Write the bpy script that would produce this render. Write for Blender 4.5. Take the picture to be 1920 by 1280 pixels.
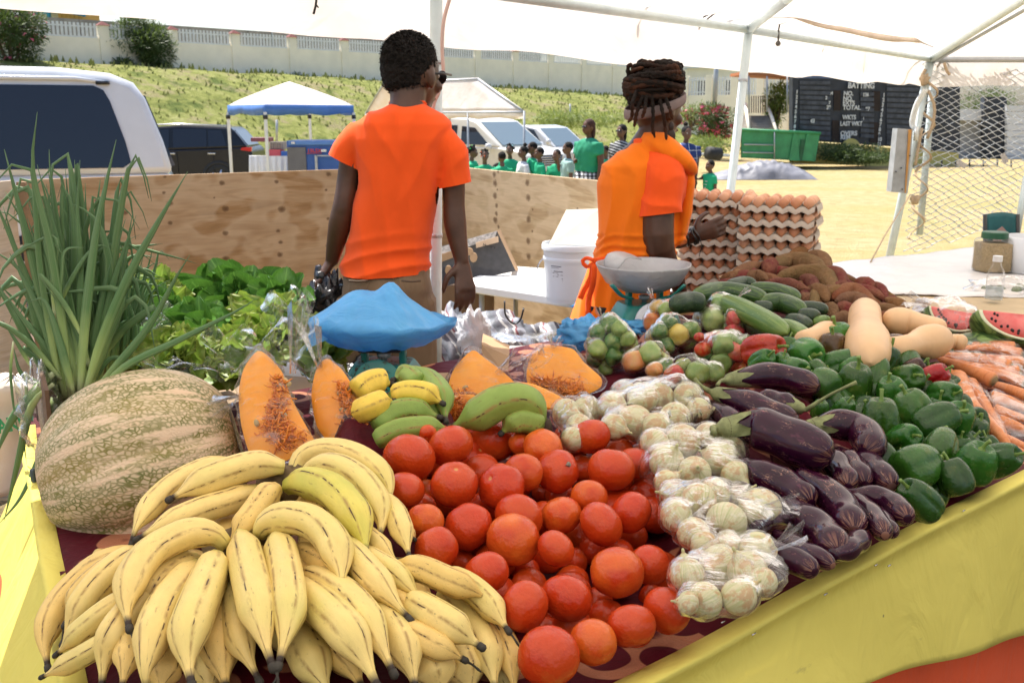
import bpy,bmesh,math,random
import numpy as np
from mathutils import Vector,Matrix,Euler,Quaternion,noise
for o in list(bpy.data.objects):
 bpy.data.objects.remove(o)
SC=bpy.context.scene
COL=SC.collection
R=math.radians
RND=random.Random(7)
# -------------------------- camera, sky, sun, exposure
CAMZ=1.6
PITCH=12.8
FPX=1867.0
cam_d=bpy.data.cameras.new('camera')
cam=bpy.data.objects.new('camera',cam_d)
COL.objects.link(cam)
cam.location=(0,0,CAMZ)
cam.rotation_euler=(R(90-PITCH),0,0)
cam_d.sensor_width=36
cam_d.lens=FPX/1920*36
cam_d.clip_start=0.05
cam_d.clip_end=2000
cam_d.dof.use_dof=True
cam_d.dof.focus_distance=1.75
cam_d.dof.aperture_fstop=14.0
SC.camera=cam
SUN_EL,SUN_AZ=63,-40
world=bpy.data.worlds.new('World')
SC.world=world
world.use_nodes=True
wn=world.node_tree
wn.nodes.clear()
sky=wn.nodes.new('ShaderNodeTexSky')
sky.sky_type='NISHITA'
sky.sun_disc=False
sky.sun_elevation=R(SUN_EL)
sky.sun_rotation=R(SUN_AZ)
sky.air_density=1.0
sky.dust_density=2.5
bg=wn.nodes.new('ShaderNodeBackground')
bg.inputs['Strength'].default_value=0.13
wo_=wn.nodes.new('ShaderNodeOutputWorld')
wn.links.new(sky.outputs[0],bg.inputs[0])
wn.links.new(bg.outputs[0],wo_.inputs[0])
sun_d=bpy.data.lights.new('sun','SUN')
sun=bpy.data.objects.new('sun',sun_d)
COL.objects.link(sun)
sun_d.energy=4.7
sun_d.angle=R(0.5)
sun_d.color=(1.0,0.955,0.88)
_el,_az=R(SUN_EL),R(SUN_AZ)
SUNDIR=Vector((math.sin(_az)*math.cos(_el),math.cos(_az)*math.cos(_el),math.sin(_el)))
sun.rotation_euler=SUNDIR.to_track_quat('Z','Y').to_euler()
sun.location=SUNDIR*30
SC.view_settings.view_transform='Standard'
SC.view_settings.look='None'
SC.view_settings.gamma=1
SC.view_settings.exposure=0.9
SC.view_settings.use_curve_mapping=False
SC.render.engine='CYCLES'
SC.render.resolution_x=1024
SC.render.resolution_y=682
cy=SC.cycles
cy.transparent_max_bounces=24
cy.max_bounces=8
cy.diffuse_bounces=4
cy.glossy_bounces=3
cy.transmission_bounces=8
cy.caustics_reflective=False
cy.caustics_refractive=False
cy.sample_clamp_indirect=6
# -------------------------- pixel (of the 1920 px photo) -> world
_c,_s=math.cos(R(PITCH)),math.sin(R(PITCH))
def ray(px,py):
 x=(px-960)/FPX
 u=(640-py)/FPX
 return Vector((x,_c+u*_s,-_s+u*_c))
def at(px,py,d):
 """point seen at the pixel, d metres in front (world Y)"""
 r=ray(px,py)
 return Vector((0,0,CAMZ))+r*(d/r.y)
def onz(px,py,z):
 r=ray(px,py)
 return Vector((0,0,CAMZ))+r*((z-CAMZ)/r.z)
def psz(px,py,d):
 """metres per pixel there"""
 return d/ray(px,py).y/FPX
def topix(p):
 q=Vector(p)-Vector((0,0,CAMZ))
 dep=q.y*_c-q.z*_s
 up=q.y*_s+q.z*_c
 return 960+FPX*q.x/dep,640-FPX*up/dep
# -------------------------- mesh builder
WO={}
def orth(d):
 d=Vector(d).normalized()
 a=Vector((0,0,1)) if abs(d.z)<.9 else Vector((1,0,0))
 u=d.cross(a).normalized()
 return u,d.cross(u).normalized()
def frames(path):
 n=len(path)
 T=[]
 for i in range(n):
  a=path[max(0,i-1)];b=path[min(n-1,i+1)]
  t=(b-a)
  T.append(t.normalized() if t.length>1e-9 else Vector((0,0,1)))
 u,v=orth(T[0])
 out=[(u,v)]
 for i in range(1,n):
  q=T[i-1].rotation_difference(T[i])
  u=q@u
  u=(u-T[i]*u.dot(T[i])).normalized()
  out.append((u,T[i].cross(u)))
 return T,out
def spline(pts,n):
 """Catmull-Rom through pts (Vectors or tuples) resampled to n points"""
 P=[np.array(p,dtype=float) for p in pts]
 if len(P)==2:
  return [Vector(P[0]+(P[1]-P[0])*(i/(n-1))) if len(P[0])==3 else P[0]+(P[1]-P[0])*(i/(n-1)) for i in range(n)]
 Q=[2*P[0]-P[1]]+P+[2*P[-1]-P[-2]]
 seg=[np.linalg.norm(P[i+1]-P[i]) for i in range(len(P)-1)]
 tot=sum(seg);cum=[0]
 for s_ in seg:cum.append(cum[-1]+s_)
 out=[]
 for i in range(n):
  d=tot*i/(n-1)
  k=0
  while k<len(seg)-1 and d>cum[k+1]:k+=1
  t=(d-cum[k])/max(seg[k],1e-9)
  a,b,c,e=Q[k],Q[k+1],Q[k+2],Q[k+3]
  r_=.5*((2*b)+(-a+c)*t+(2*a-5*b+4*c-e)*t*t+(-a+3*b-3*c+e)*t**3)
  out.append(Vector(r_) if len(r_)==3 else r_)
 return out
class MB:
 def __init__(s):
  s.v=[];s.f=[];s.uv=[];s.mi=[]
 def grid(s,P,cu=False,mi=0,flip=False,u0=0,u1=1,v0=0,v1=1,cap0=False,cap1=False):
  nv=len(P);nu=len(P[0]);b=len(s.v)
  for row in P:
   s.v.extend([tuple(p) for p in row])
  m=nu if cu else nu-1
  for j in range(nv-1):
   for i in range(m):
    a=b+j*nu+i;c=b+j*nu+(i+1)%nu
    d=b+(j+1)*nu+(i+1)%nu;e=b+(j+1)*nu+i
    U0=u0+(u1-u0)*i/m;U1=u0+(u1-u0)*(i+1)/m
    V0=v0+(v1-v0)*j/(nv-1);V1=v0+(v1-v0)*(j+1)/(nv-1)
    if flip:
     s.f.append((a,e,d,c));s.uv.append(((U0,V0),(U0,V1),(U1,V1),(U1,V0)))
    else:
     s.f.append((a,c,d,e));s.uv.append(((U0,V0),(U1,V0),(U1,V1),(U0,V1)))
    s.mi.append(mi)
  if cap0:
   s.f.append(tuple(b+(nu-1-i) for i in range(nu)));s.uv.append(((.5,v0),)*nu);s.mi.append(mi)
  if cap1:
   s.f.append(tuple(b+(nv-1)*nu+i for i in range(nu)));s.uv.append(((.5,v1),)*nu);s.mi.append(mi)
 def tube(s,path,rad,n=8,sec=None,mi=0,caps=True,twist=0,up=None):
  path=[Vector(p) for p in path]
  T,F=frames(path)
  P=[]
  for k,p in enumerate(path):
   u,v=F[k]
   if up is not None:
    v=(up-T[k]*up.dot(T[k])).normalized();u=v.cross(T[k]).normalized()
   r=rad[k] if isinstance(rad,(list,tuple)) else rad
   rx,ry=(r if isinstance(r,(list,tuple)) else (r,r))
   row=[]
   for i in range(n):
    a=2*math.pi*i/n+twist
    m=sec(a,k/(len(path)-1)) if sec else 1
    row.append(p+u*(math.cos(a)*rx*m)+v*(math.sin(a)*ry*m))
   P.append(row)
  s.grid(P,cu=True,mi=mi,cap0=caps,cap1=caps)
 def cyl(s,a,b,r0,r1=None,n=10,mi=0,caps=True):
  s.tube([a,b],[r0,r0 if r1 is None else r1],n,mi=mi,caps=caps)
 def box(s,c,size,M=None,mi=0):
  b=len(s.v);c=Vector(c)
  for dz in (-1,1):
   for dy in (-1,1):
    for dx in (-1,1):
     p=Vector((dx*size[0]/2,dy*size[1]/2,dz*size[2]/2))
     if M is not None:p=M@p
     s.v.append(tuple(c+p))
  for f in ((0,2,3,1),(4,5,7,6),(0,1,5,4),(2,6,7,3),(0,4,6,2),(1,3,7,5)):
   s.f.append(tuple(b+i for i in f));s.uv.append(((0,0),(1,0),(1,1),(0,1)));s.mi.append(mi)
 def prism(s,poly,vec,mi=0):
  """polygon of points extruded by vec"""
  b=len(s.v);n=len(poly);vec=Vector(vec)
  for p in poly:s.v.append(tuple(p))
  for p in poly:s.v.append(tuple(Vector(p)+vec))
  s.f.append(tuple(b+i for i in range(n)));s.uv.append(((0,0),)*n);s.mi.append(mi)
  s.f.append(tuple(b+n+(n-1-i) for i in range(n)));s.uv.append(((0,0),)*n);s.mi.append(mi)
  for i in range(n):
   j=(i+1)%n
   s.f.append((b+i,b+n+i,b+n+j,b+j));s.uv.append(((0,0),(0,1),(1,1),(1,0)));s.mi.append(mi)
 def tri(s,a,b,c,mi=0):
  k=len(s.v);s.v+=[tuple(a),tuple(b),tuple(c)];s.f.append((k,k+1,k+2));s.uv.append(((0,0),(1,0),(.5,1)));s.mi.append(mi)
 def quad(s,a,b,c,d,mi=0):
  k=len(s.v);s.v+=[tuple(a),tuple(b),tuple(c),tuple(d)];s.f.append((k,k+1,k+2,k+3));s.uv.append(((0,0),(1,0),(1,1),(0,1)));s.mi.append(mi)
 def sph(s,c,r,nu=12,nv=8,M=None,mi=0,fn=None):
  c=Vector(c);r=r if isinstance(r,(tuple,list)) else (r,r,r)
  P=[]
  for j in range(nv+1):
   th=math.pi*j/nv;th=min(max(th,.02),math.pi-.02)
   row=[]
   for i in range(nu):
    a=2*math.pi*i/nu
    d=Vector((math.sin(th)*math.cos(a),math.sin(th)*math.sin(a),-math.cos(th)))
    k=fn(d) if fn else 1
    p=Vector((d.x*r[0]*k,d.y*r[1]*k,d.z*r[2]*k))
    if M is not None:p=M@p
    row.append(c+p)
   P.append(row)
  s.grid(P,cu=True,mi=mi,cap0=True,cap1=True)
 def lathe(s,prof,n=16,M=None,c=(0,0,0),fn=None,mi=0,caps=True):
  c=Vector(c);P=[]
  for j,(r,z) in enumerate(prof):
   row=[]
   for i in range(n):
    a=2*math.pi*i/n
    k=fn(a,j/(len(prof)-1)) if fn else 1
    p=Vector((math.cos(a)*r*k,math.sin(a)*r*k,z))
    if M is not None:p=M@p
    row.append(c+p)
   P.append(row)
  s.grid(P,cu=True,mi=mi,cap0=caps,cap1=caps)
 def mesh(s,name,off=(0,0,0),smooth=True):
  me=bpy.data.meshes.new(name)
  V=np.array(s.v,dtype=float)-np.array(off)
  me.from_pydata(V.tolist(),[],s.f)
  uvl=me.uv_layers.new(name='UVMap')
  flat=[c for f in s.uv for q in f for c in q]
  uvl.data.foreach_set('uv',flat)
  me.polygons.foreach_set('material_index',s.mi)
  if smooth:me.polygons.foreach_set('use_smooth',[True]*len(s.f))
  me.update()
  return me
def tag(o,label=None,cat=None,group=None,kind=None):
 if label:o['label']=label
 if cat:o['category']=cat
 if group:o['group']=group
 if kind:o['kind']=kind
 return o
def setmats(me,mats):
 for m in (mats if isinstance(mats,(list,tuple)) else [mats]):me.materials.append(m)
def obj(name,mb,mats,parent=None,label=None,cat=None,group=None,kind=None,smooth=True,sharp=None,bevel=None,sub=0,solid=None):
 V=np.array(mb.v)
 if parent is None:
  lo,hi=V.min(0),V.max(0)
  off=Vector(((lo[0]+hi[0])/2,(lo[1]+hi[1])/2,lo[2]))
 else:
  off=WO[parent.name]
 me=mb.mesh(name,off,smooth)
 setmats(me,mats)
 o=bpy.data.objects.new(name,me)
 COL.objects.link(o)
 if parent is None:o.location=off
 else:o.parent=parent
 WO[o.name]=off.copy()
 if sharp is not None and smooth:
  me.set_sharp_from_angle(angle=R(sharp))
 if bevel:
  b=o.modifiers.new('bevel','BEVEL');b.width=bevel;b.segments=2;b.limit_method='ANGLE';b.angle_limit=R(35)
 if sub:
  b=o.modifiers.new('subdiv','SUBSURF');b.levels=sub;b.render_levels=sub
 if solid:
  b=o.modifiers.new('solid','SOLIDIFY');b.thickness=solid;b.offset=0
 tag(o,label,cat,group,kind)
 return o
def empty(name,loc,label,cat,group=None):
 o=bpy.data.objects.new(name,None)
 o.empty_display_size=.05
 COL.objects.link(o);o.location=loc
 WO[o.name]=Vector(loc)
 return tag(o,label,cat,group)
def inst(name,me,M,label=None,cat=None,group=None,parent=None,color=None):
 """object sharing mesh data, placed with world matrix M"""
 o=bpy.data.objects.new(name,me)
 COL.objects.link(o)
 if parent is not None:
  o.parent=parent
  M=Matrix.Translation(-WO[parent.name])@M
 o.matrix_basis=M
 WO[o.name]=M.to_translation()
 if color:o.color=(*color,1)
 return tag(o,label,cat,group)
def rotmat(rx,ry,rz):return Euler((rx,ry,rz)).to_matrix()
def align(zdir,roll=0):
 q=Vector(zdir).to_track_quat('Z','Y')
 return q.to_matrix()@Matrix.Rotation(roll,3,'Z')
def sm(a,b,x):
 t=min(max((x-a)/(b-a),0),1)
 return t*t*(3-2*t)
def lerp(a,b,t):return a+(b-a)*t
def nz(p,s=1.0,o=0.0):return noise.noise(Vector((p[0]*s+o,p[1]*s+o*1.3,p[2]*s-o)))
ORD=['first','second','third','fourth','fifth','sixth','seventh','eighth','ninth','tenth','eleventh','twelfth','thirteenth','fourteenth','fifteenth','sixteenth','seventeenth','eighteenth','nineteenth','twentieth']
ORD+=['twenty-'+o for o in ORD[:9]]+['thirtieth']+['thirty-'+o for o in ORD[:9]]
# -------------------------- materials
class NT:
 def __init__(s,name):
  s.m=bpy.data.materials.new(name);s.m.use_nodes=True
  s.t=s.m.node_tree;s.t.nodes.clear()
  s.out=s.t.nodes.new('ShaderNodeOutputMaterial')
 def n(s,typ,props=None,**ins):
  nd=s.t.nodes.new('ShaderNode'+typ)
  for k,v in (props or {}).items():setattr(nd,k,v)
  for k,v in ins.items():
   key=int(k[1:]) if k[0]=='_' and k[1:].isdigit() else k.replace('_',' ')
   s.put(nd.inputs[key],v)
  return nd
 def put(s,sock,v):
  if isinstance(v,bpy.types.NodeSocket):s.t.links.new(v,sock)
  elif isinstance(v,bpy.types.Node):s.t.links.new(v.outputs[0],sock)
  else:
   if sock.type=='RGBA' and len(v)==3:v=(*v,1)
   sock.default_value=v
 def coord(s,which='Object'):return s.n('TexCoord').outputs[which]
 def noise(s,vec=None,scale=5,detail=4,rough=.55,dist=0):
  a=dict(Scale=scale,Detail=detail,Roughness=rough,Distortion=dist)
  if vec is not None:a['Vector']=vec
  return s.n('TexNoise',**a).outputs[0]
 def vor(s,vec,scale,feature='F1',out=0,rnd=1):
  return s.n('TexVoronoi',{'feature':feature},Vector=vec,Scale=scale,Randomness=rnd).outputs[out]
 def map(s,vec,scale=(1,1,1),loc=(0,0,0),rot=(0,0,0)):
  return s.n('Mapping',Vector=vec,Scale=scale,Location=loc,Rotation=rot).outputs[0]
 def ramp(s,fac,stops,interp='LINEAR'):
  nd=s.n('ValToRGB',Fac=fac);cr=nd.color_ramp;cr.interpolation=interp
  while len(cr.elements)<len(stops):cr.elements.new(.5)
  for e,(p,c) in zip(cr.elements,stops):
   e.position=p
   c=(c,c,c) if isinstance(c,(int,float)) else c
   e.color=(*c,1)
  return nd.outputs[0]
 def mix(s,fac,a,b,mode='MIX'):
  nd=s.n('Mix',{'data_type':'RGBA','blend_type':mode})
  s.put(nd.inputs['Factor'],fac);s.put(nd.inputs[6],a);s.put(nd.inputs[7],b)
  return nd.outputs[2]
 def math(s,op,a,b=None,c=None):
  nd=s.n('Math',{'operation':op});s.put(nd.inputs[0],a)
  if b is not None:s.put(nd.inputs[1],b)
  if c is not None:s.put(nd.inputs[2],c)
  return nd.outputs[0]
 def sep(s,v):return s.n('SeparateXYZ',Vector=v).outputs
 def comb(s,x,y,z):return s.n('CombineXYZ',X=x,Y=y,Z=z).outputs[0]
 def rnd(s):return s.n('ObjectInfo').outputs['Random']
 def ocol(s):return s.n('ObjectInfo').outputs['Color']
 def bump(s,h,strength=.3,dist=.01):return s.n('Bump',Strength=strength,Distance=dist,Height=h).outputs[0]
 def bsdf(s,color,rough=.5,normal=None,**kw):
  a=dict(Base_Color=color,Roughness=rough)
  if normal is not None:a['Normal']=normal
  a.update(kw)
  nd=s.n('BsdfPrincipled',**a)
  return nd
 def done(s,sh):
  s.put(s.out.inputs[0],sh if isinstance(sh,bpy.types.NodeSocket) else sh.outputs[0]);return s.m
def simple(name,col,rough=.6,var=.12,scale=8,bump=0,bscale=60,metal=0,spec=.5,bdist=.004,coat=0):
 m=NT(name);co=m.coord()
 nn=m.noise(co,scale,5)
 c2=tuple(min(1,x*(1+var)) for x in col);c1=tuple(x*(1-var) for x in col)
 c=m.ramp(nn,[(.3,c1),(.7,c2)])
 nr=m.bump(m.noise(co,bscale,4),bump,bdist) if bump else None
 kw={'Metallic':metal,'Specular_IOR_Level':spec}
 if coat:kw['Coat_Weight']=coat;kw['Coat_Roughness']=.05
 return m.done(m.bsdf(c,rough,nr,**kw))
def streak_uv(m,su,sv):
 """uv vector stretched: su around (periodic-safe through sin/cos), sv along"""
 uv=m.sep(m.coord('UV'))
 ang=m.math('MULTIPLY',uv[0],2*math.pi)
 rr=m.math('MULTIPLY',m.rnd(),37)
 return m.comb(m.math('MULTIPLY',m.math('COSINE',ang),su),m.math('MULTIPLY',m.math('SINE',ang),su),m.math('ADD',m.math('MULTIPLY',uv[1],sv),rr)),uv
# -------------------------- produce materials
def m_banana(name,base,dark,greenish,spots=.5):
 m=NT(name);v,uv=streak_uv(m,1.0,6.0)
 co=m.coord()
 c=m.ramp(m.noise(v,1.6,4),[(.3,tuple(x*.88 for x in base)),(.7,base)])
 g=m.ramp(m.noise(co,9,3),[(.45,0.0),(.75,.55)])
 c=m.mix(g,c,(*greenish,1))
 rid=m.math('ABSOLUTE',m.math('SUBTRACT',m.math('FRACT',m.math('MULTIPLY',uv[0],5)),.5))
 ridm=m.ramp(rid,[(.36,0.0),(.49,.8)])
 rbr=m.math('MULTIPLY',ridm,m.ramp(m.noise(v,2.3,6),[(.38,0.0),(.58,1)]))
 c=m.mix(rbr,c,(.30,.17,.05,1))
 sc=m.ramp(rid,[(.455,0.0),(.48,1)])
 sc=m.math('MULTIPLY',sc,m.ramp(m.noise(v,1.9,2),[(.56,0.0),(.60,1)]))
 c=m.mix(sc,c,(.07,.035,.015,1))
 sp=m.ramp(m.vor(m.map(v,(1,1,.8)),9),[(.07,1.0),(.13,0.0)])
 sp=m.math('MULTIPLY',sp,m.ramp(m.noise(v,3.1,3),[(.5,0.0),(.62,spots)]))
 c=m.mix(sp,c,(.13,.07,.03,1))
 bl=m.ramp(m.noise(m.map(v,(2.4,2.4,1)),2.2,8,.75),[(.60,0.0),(.66,spots)])
 c=m.mix(bl,c,(.16,.09,.04,1))
 tipm=m.ramp(m.math('ADD',uv[1],m.math('MULTIPLY',m.math('SUBTRACT',m.noise(co,60,3),.5),.03)),[(.925,0.0),(.965,1)])
 c=m.mix(tipm,c,(*dark,1))
 st=m.ramp(uv[1],[(.03,1.0),(.1,0.0)])
 c=m.mix(m.math('MULTIPLY',st,.45),c,(*greenish,1))
 nr=m.bump(m.noise(v,7,5),.25,.002)
 return m.done(m.bsdf(c,.48,nr,Specular_IOR_Level=.35))
M={}
M['banana']=m_banana('banana_yellow',(.82,.62,.22),(.035,.022,.015),(.62,.58,.16))
M['banana_b']=m_banana('banana_ripe',(.80,.56,.18),(.035,.022,.015),(.6,.42,.1),1)
M['banana_lime']=m_banana('banana_lime',(.72,.60,.12),(.03,.02,.012),(.36,.45,.06),.4)
M['banana_green']=m_banana('banana_green',(.25,.36,.07),(.05,.035,.02),(.14,.25,.035),.9)
M['banana_gold']=m_banana('banana_gold',(.82,.58,.08),(.04,.03,.02),(.7,.6,.08),.6)
def m_tomato():
 m=NT('tomato_skin');co=m.coord();r=m.rnd();uv=m.sep(m.coord('UV'))
 v=m.n('VectorMath',{'operation':'ADD'});m.put(v.inputs[0],co);m.put(v.inputs[1],m.comb(m.math('MULTIPLY',r,9),0,0))
 nn=m.noise(v,1.3,2)
 red=m.mix(nn,(.42,.022,.005,1),(.54,.050,.008,1))
 org=m.mix(nn,(.66,.17,.02,1),(.58,.08,.012,1))
 k=m.ocol();kk=m.sep(k)[0]
 c=m.mix(m.math('MULTIPLY',kk,m.ramp(m.noise(v,.9,1),[(.35,.1),(.62,1)])),red,org)
 st=m.ramp(uv[1],[(.972,0.0),(.99,1)])
 c=m.mix(m.math('MULTIPLY',st,.7),c,(.55,.33,.10,1))
 ys=m.ramp(m.vor(v,15),[(.10,.25),(.2,0.0)])
 ys=m.math('MULTIPLY',ys,m.ramp(m.noise(v,2.2,2),[(.55,0.0),(.7,1)]))
 c=m.mix(ys,c,(.75,.30,.06,1))
 sc=m.ramp(m.noise(v,3.2,6,.7),[(.72,0.0),(.75,1)])
 c=m.mix(sc,c,(.36,.26,.17,1))
 rg=m.ramp(m.noise(v,2,4),[(.3,.15),(.7,.26)])
 return m.done(m.bsdf(c,rg,m.bump(m.noise(v,5,3),.12,.05),Specular_IOR_Level=.36))
M['tomato']=m_tomato()
M['calyx_scar']=simple('calyx_scar',(.25,.2,.1),.8)
def m_pumpkin():
 m=NT('netted_pumpkin_rind');uv=m.sep(m.coord('UV'));co=m.coord()
 w=m.n('VectorMath',{'operation':'ADD'});m.put(w.inputs[0],co)
 nz_=m.n('TexNoise',Vector=co,Scale=14.0,Detail=3.0)
 sub_=m.n('VectorMath',{'operation':'SCALE'},Scale=.03);m.put(sub_.inputs[0],nz_.outputs[1]);m.put(w.inputs[1],sub_.outputs[0])
 net=m.vor(m.map(w.outputs[0],(.7,1.15,1.15)),120,'DISTANCE_TO_EDGE')
 netm=m.ramp(net,[(.05,1.0),(.25,0.0)])
 ang=m.math('MULTIPLY',uv[0],2*math.pi)
 band=m.comb(m.math('MULTIPLY',m.math('COSINE',ang),4.5),m.math('MULTIPLY',m.math('SINE',ang),4.5),m.math('MULTIPLY',uv[1],2.6))
 pm=m.ramp(m.noise(band,2.0,6,.6),[(.37,0.0),(.50,1)])
 fine=m.ramp(m.noise(co,40,6),[(.3,.55),(.6,1)])
 mask=m.math('MULTIPLY',m.math('MULTIPLY',netm,pm),fine)
 base=m.ramp(m.noise(band,.9,3),[(.3,(.66,.48,.31)),(.55,(.70,.53,.36)),(.75,(.70,.43,.26))])
 base=m.mix(m.math('MULTIPLY',pm,.38),base,(.42,.40,.21,1))
 grn=m.ramp(m.noise(band,.7,3),[(.35,(.10,.13,.03)),(.65,(.26,.21,.05))])
 c=m.mix(mask,base,grn)
 return m.done(m.bsdf(c,.5,m.bump(m.math('ADD',netm,m.noise(co,50,4)),.25,.003),Specular_IOR_Level=.35))
M['pumpkin']=m_pumpkin()
def m_eggplant():
 m=NT('eggplant_skin');v,uv=streak_uv(m,1.0,3.0)
 b=m.mix(m.noise(v,1.0,3),(.004,.002,.007,1),(.046,.004,.022,1))
 vv=m.map(v,(3.0,3.0,.55))
 st=m.ramp(m.vor(m.n('VectorMath',{'operation':'ADD'},_0=vv,_1=m.comb(m.noise(v,4,3),m.noise(v,5,2),0)).outputs[0],2.2,'DISTANCE_TO_EDGE'),[(.008,1.0),(.035,0.0)])
 gate=m.ramp(m.noise(v,1.7,4),[(.54,0.0),(.64,.8)])
 st=m.math('MULTIPLY',st,gate)
 tipg=m.math('MULTIPLY',m.ramp(uv[1],[(.88,0.0),(.99,.5)]),m.ramp(m.noise(m.map(v,(5,5,1)),1.5,6),[(.50,0.0),(.60,1)]))
 c=m.mix(m.ramp(m.noise(v,3,5),[(.6,0.0),(.68,.5)]),b,(.12,.03,.06,1))
 c=m.mix(st,c,(.50,.27,.19,1))
 c=m.mix(tipg,c,(.42,.20,.12,1))
 nr=m.bump(m.noise(v,3,3),.12,.003)
 return m.done(m.bsdf(c,.13,nr,Specular_IOR_Level=.34))
M['eggplant']=m_eggplant()
M['calyx']=simple('eggplant_calyx',(.20,.22,.09),.75,.35,60,.4,120)
def m_pepper():
 m=NT('pepper_skin');co=m.coord();oc=m.ocol()
 nn=m.noise(co,1.3,3)
 c=m.mix(m.ramp(nn,[(.3,.35),(.7,0.0)]),oc,(0.0,0.0,0.0,1))
 c=m.mix(m.ramp(m.noise(co,1.6,3),[(.6,0.0),(.8,.35)]),c,(.20,.17,.03,1))
 return m.done(m.bsdf(c,m.ramp(m.noise(co,3,3),[(.3,.16),(.7,.30)]),m.bump(m.noise(co,4,3),.12,.06),Specular_IOR_Level=.42))
M['pepper']=m_pepper()
M['pepper_stem']=simple('pepper_stem',(.16,.25,.05),.5)
def m_cuc(name,dk,lt):
 m=NT(name);v,uv=streak_uv(m,1.0,5.0)
 c=m.mix(m.ramp(m.noise(m.map(v,(4,4,.5)),1.6,4),[(.48,0.0),(.68,.6)]),(*dk,1),(*lt,1))
 sp=m.ramp(m.vor(v,4.5),[(.07,.8),(.14,0.0)])
 c=m.mix(sp,c,(.35,.42,.15,1))
 e=m.ramp(m.math('ABSOLUTE',m.math('SUBTRACT',uv[1],.5)),[(.40,0.0),(.5,.85)])
 c=m.mix(m.math('MULTIPLY',e,m.ramp(m.noise(m.map(v,(5,5,.4)),1.5,3),[(.35,.2),(.6,1)])),c,(*lt,1))
 return m.done(m.bsdf(c,.33,m.bump(m.math('ADD',sp,m.noise(v,5,4)),.3,.002),Specular_IOR_Level=.45))
M['cuc']=m_cuc('cucumber_skin',(.022,.060,.014),(.14,.24,.045))
M['cuc_l']=m_cuc('cucumber_light_skin',(.085,.17,.03),(.25,.34,.09))
M['cuc_d']=m_cuc('cucumber_dark_skin',(.013,.034,.015),(.05,.09,.03))
def m_onion():
 m=NT('onion_skin');uv=m.sep(m.coord('UV'));co=m.coord()
 ang=m.math('MULTIPLY',uv[0],2*math.pi)
 v=m.comb(m.math('MULTIPLY',m.math('COSINE',ang),7),m.math('MULTIPLY',m.math('SINE',ang),7),m.math('ADD',m.math('MULTIPLY',uv[1],.7),m.math('MULTIPLY',m.rnd(),20)))
 c=m.ramp(m.noise(v,1.5,4),[(.35,(.42,.45,.20)),(.55,(.62,.58,.36)),(.8,(.58,.50,.26))])
 dry=m.ramp(m.noise(m.n('VectorMath',{'operation':'ADD'},_0=co,_1=m.comb(m.math('MULTIPLY',m.rnd(),50),0,0)).outputs[0],1.5,5,.65),[(.50,0.0),(.58,.8)])
 c=m.mix(dry,c,(.50,.29,.13,1))
 vein=m.ramp(m.noise(m.map(v,(5,5,1)),2,2),[(.60,0.0),(.7,.3)])
 c=m.mix(vein,c,(.45,.48,.22,1))
 root=m.ramp(uv[1],[(.03,1.0),(.09,0.0)])
 c=m.mix(m.math('MULTIPLY',root,.8),c,(.28,.17,.07,1))
 nk=m.ramp(uv[1],[(.86,0.0),(.97,.7)])
 c=m.mix(nk,c,(.42,.45,.20,1))
 return m.done(m.bsdf(c,.38,m.bump(m.noise(v,6,4),.2,.001),Subsurface_Weight=.1,Subsurface_Radius=(.02,.02,.01),Subsurface_Scale=.3))
M['onion']=m_onion()
def m_potato():
 m=NT('sweet_potato_skin');co=m.coord();oc=m.ocol()
 c=m.mix(m.ramp(m.noise(co,16,6,.65),[(.35,0.0),(.7,.65)]),oc,(.30,.165,.08,1))
 c=m.mix(m.ramp(m.noise(co,70,5,.7),[(.55,0.0),(.68,.6)]),c,(.10,.045,.025,1))
 c=m.mix(m.ramp(m.noise(co,30,6,.7),[(.62,0.0),(.7,.5)]),c,(.42,.27,.13,1))
 return m.done(m.bsdf(c,.82,m.bump(m.math('ADD',m.noise(co,40,6,.75),m.noise(co,120,4)),1,.008),Specular_IOR_Level=.15))
M['potato']=m_potato()
M['butternut']=simple('butternut_skin',(.72,.46,.24),.42,.10,12,.12,60)
def m_carrot():
 m=NT('carrot_skin');v,uv=streak_uv(m,.5,14)
 c=m.ramp(m.noise(v,2,4),[(.3,(.62,.19,.05)),(.7,(.74,.29,.10))])
 ring=m.ramp(m.noise(m.map(v,(.6,.6,3.5)),2,2),[(.62,0.0),(.70,.6)])
 c=m.mix(ring,c,(.38,.11,.03,1))
 c=m.mix(m.ramp(uv[1],[(.02,.8),(.05,0.0)]),c,(.10,.12,.04,1))
 return m.done(m.bsdf(c,.5,m.bump(ring,-.4,.002)))
M['carrot']=m_carrot()
M['pulp']=None
def m_flesh(name,a,b,sc=30,rough=.45,bump=.3):
 m=NT(name);co=m.coord()
 c=m.ramp(m.noise(co,sc,6,.6),[(.3,a),(.7,b)])
 return m.done(m.bsdf(c,rough,m.bump(m.noise(co,sc*2,5),bump,.003),Subsurface_Weight=.1,Subsurface_Radius=(.03,.01,.003),Subsurface_Scale=.3))
M['pumpkin_flesh']=m_flesh('pumpkin_flesh',(.90,.32,.008),(.94,.38,.018))
M['pumpkin_pulp']=m_flesh('pumpkin_pulp',(.78,.20,.02),(.86,.32,.04),90,.4,.5)
M['pumpkin_rind']=simple('pumpkin_piece_rind',(.14,.16,.07),.5,.4,20,.2)
M['seed']=simple('pumpkin_seed',(.55,.42,.2),.4)
def m_melon_rind():
 m=NT('watermelon_rind');co=m.coord()
 v=m.map(co,(1,1,1))
 c=m.ramp(m.noise(v,14,6,.6,1.5),[(.44,(.035,.075,.02)),(.56,(.20,.30,.08))])
 return m.done(m.bsdf(c,.35))
M['melon_rind']=m_melon_rind()
M['melon_flesh']=m_flesh('watermelon_flesh',(.74,.10,.09),(.80,.22,.19),25,.3)
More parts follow.
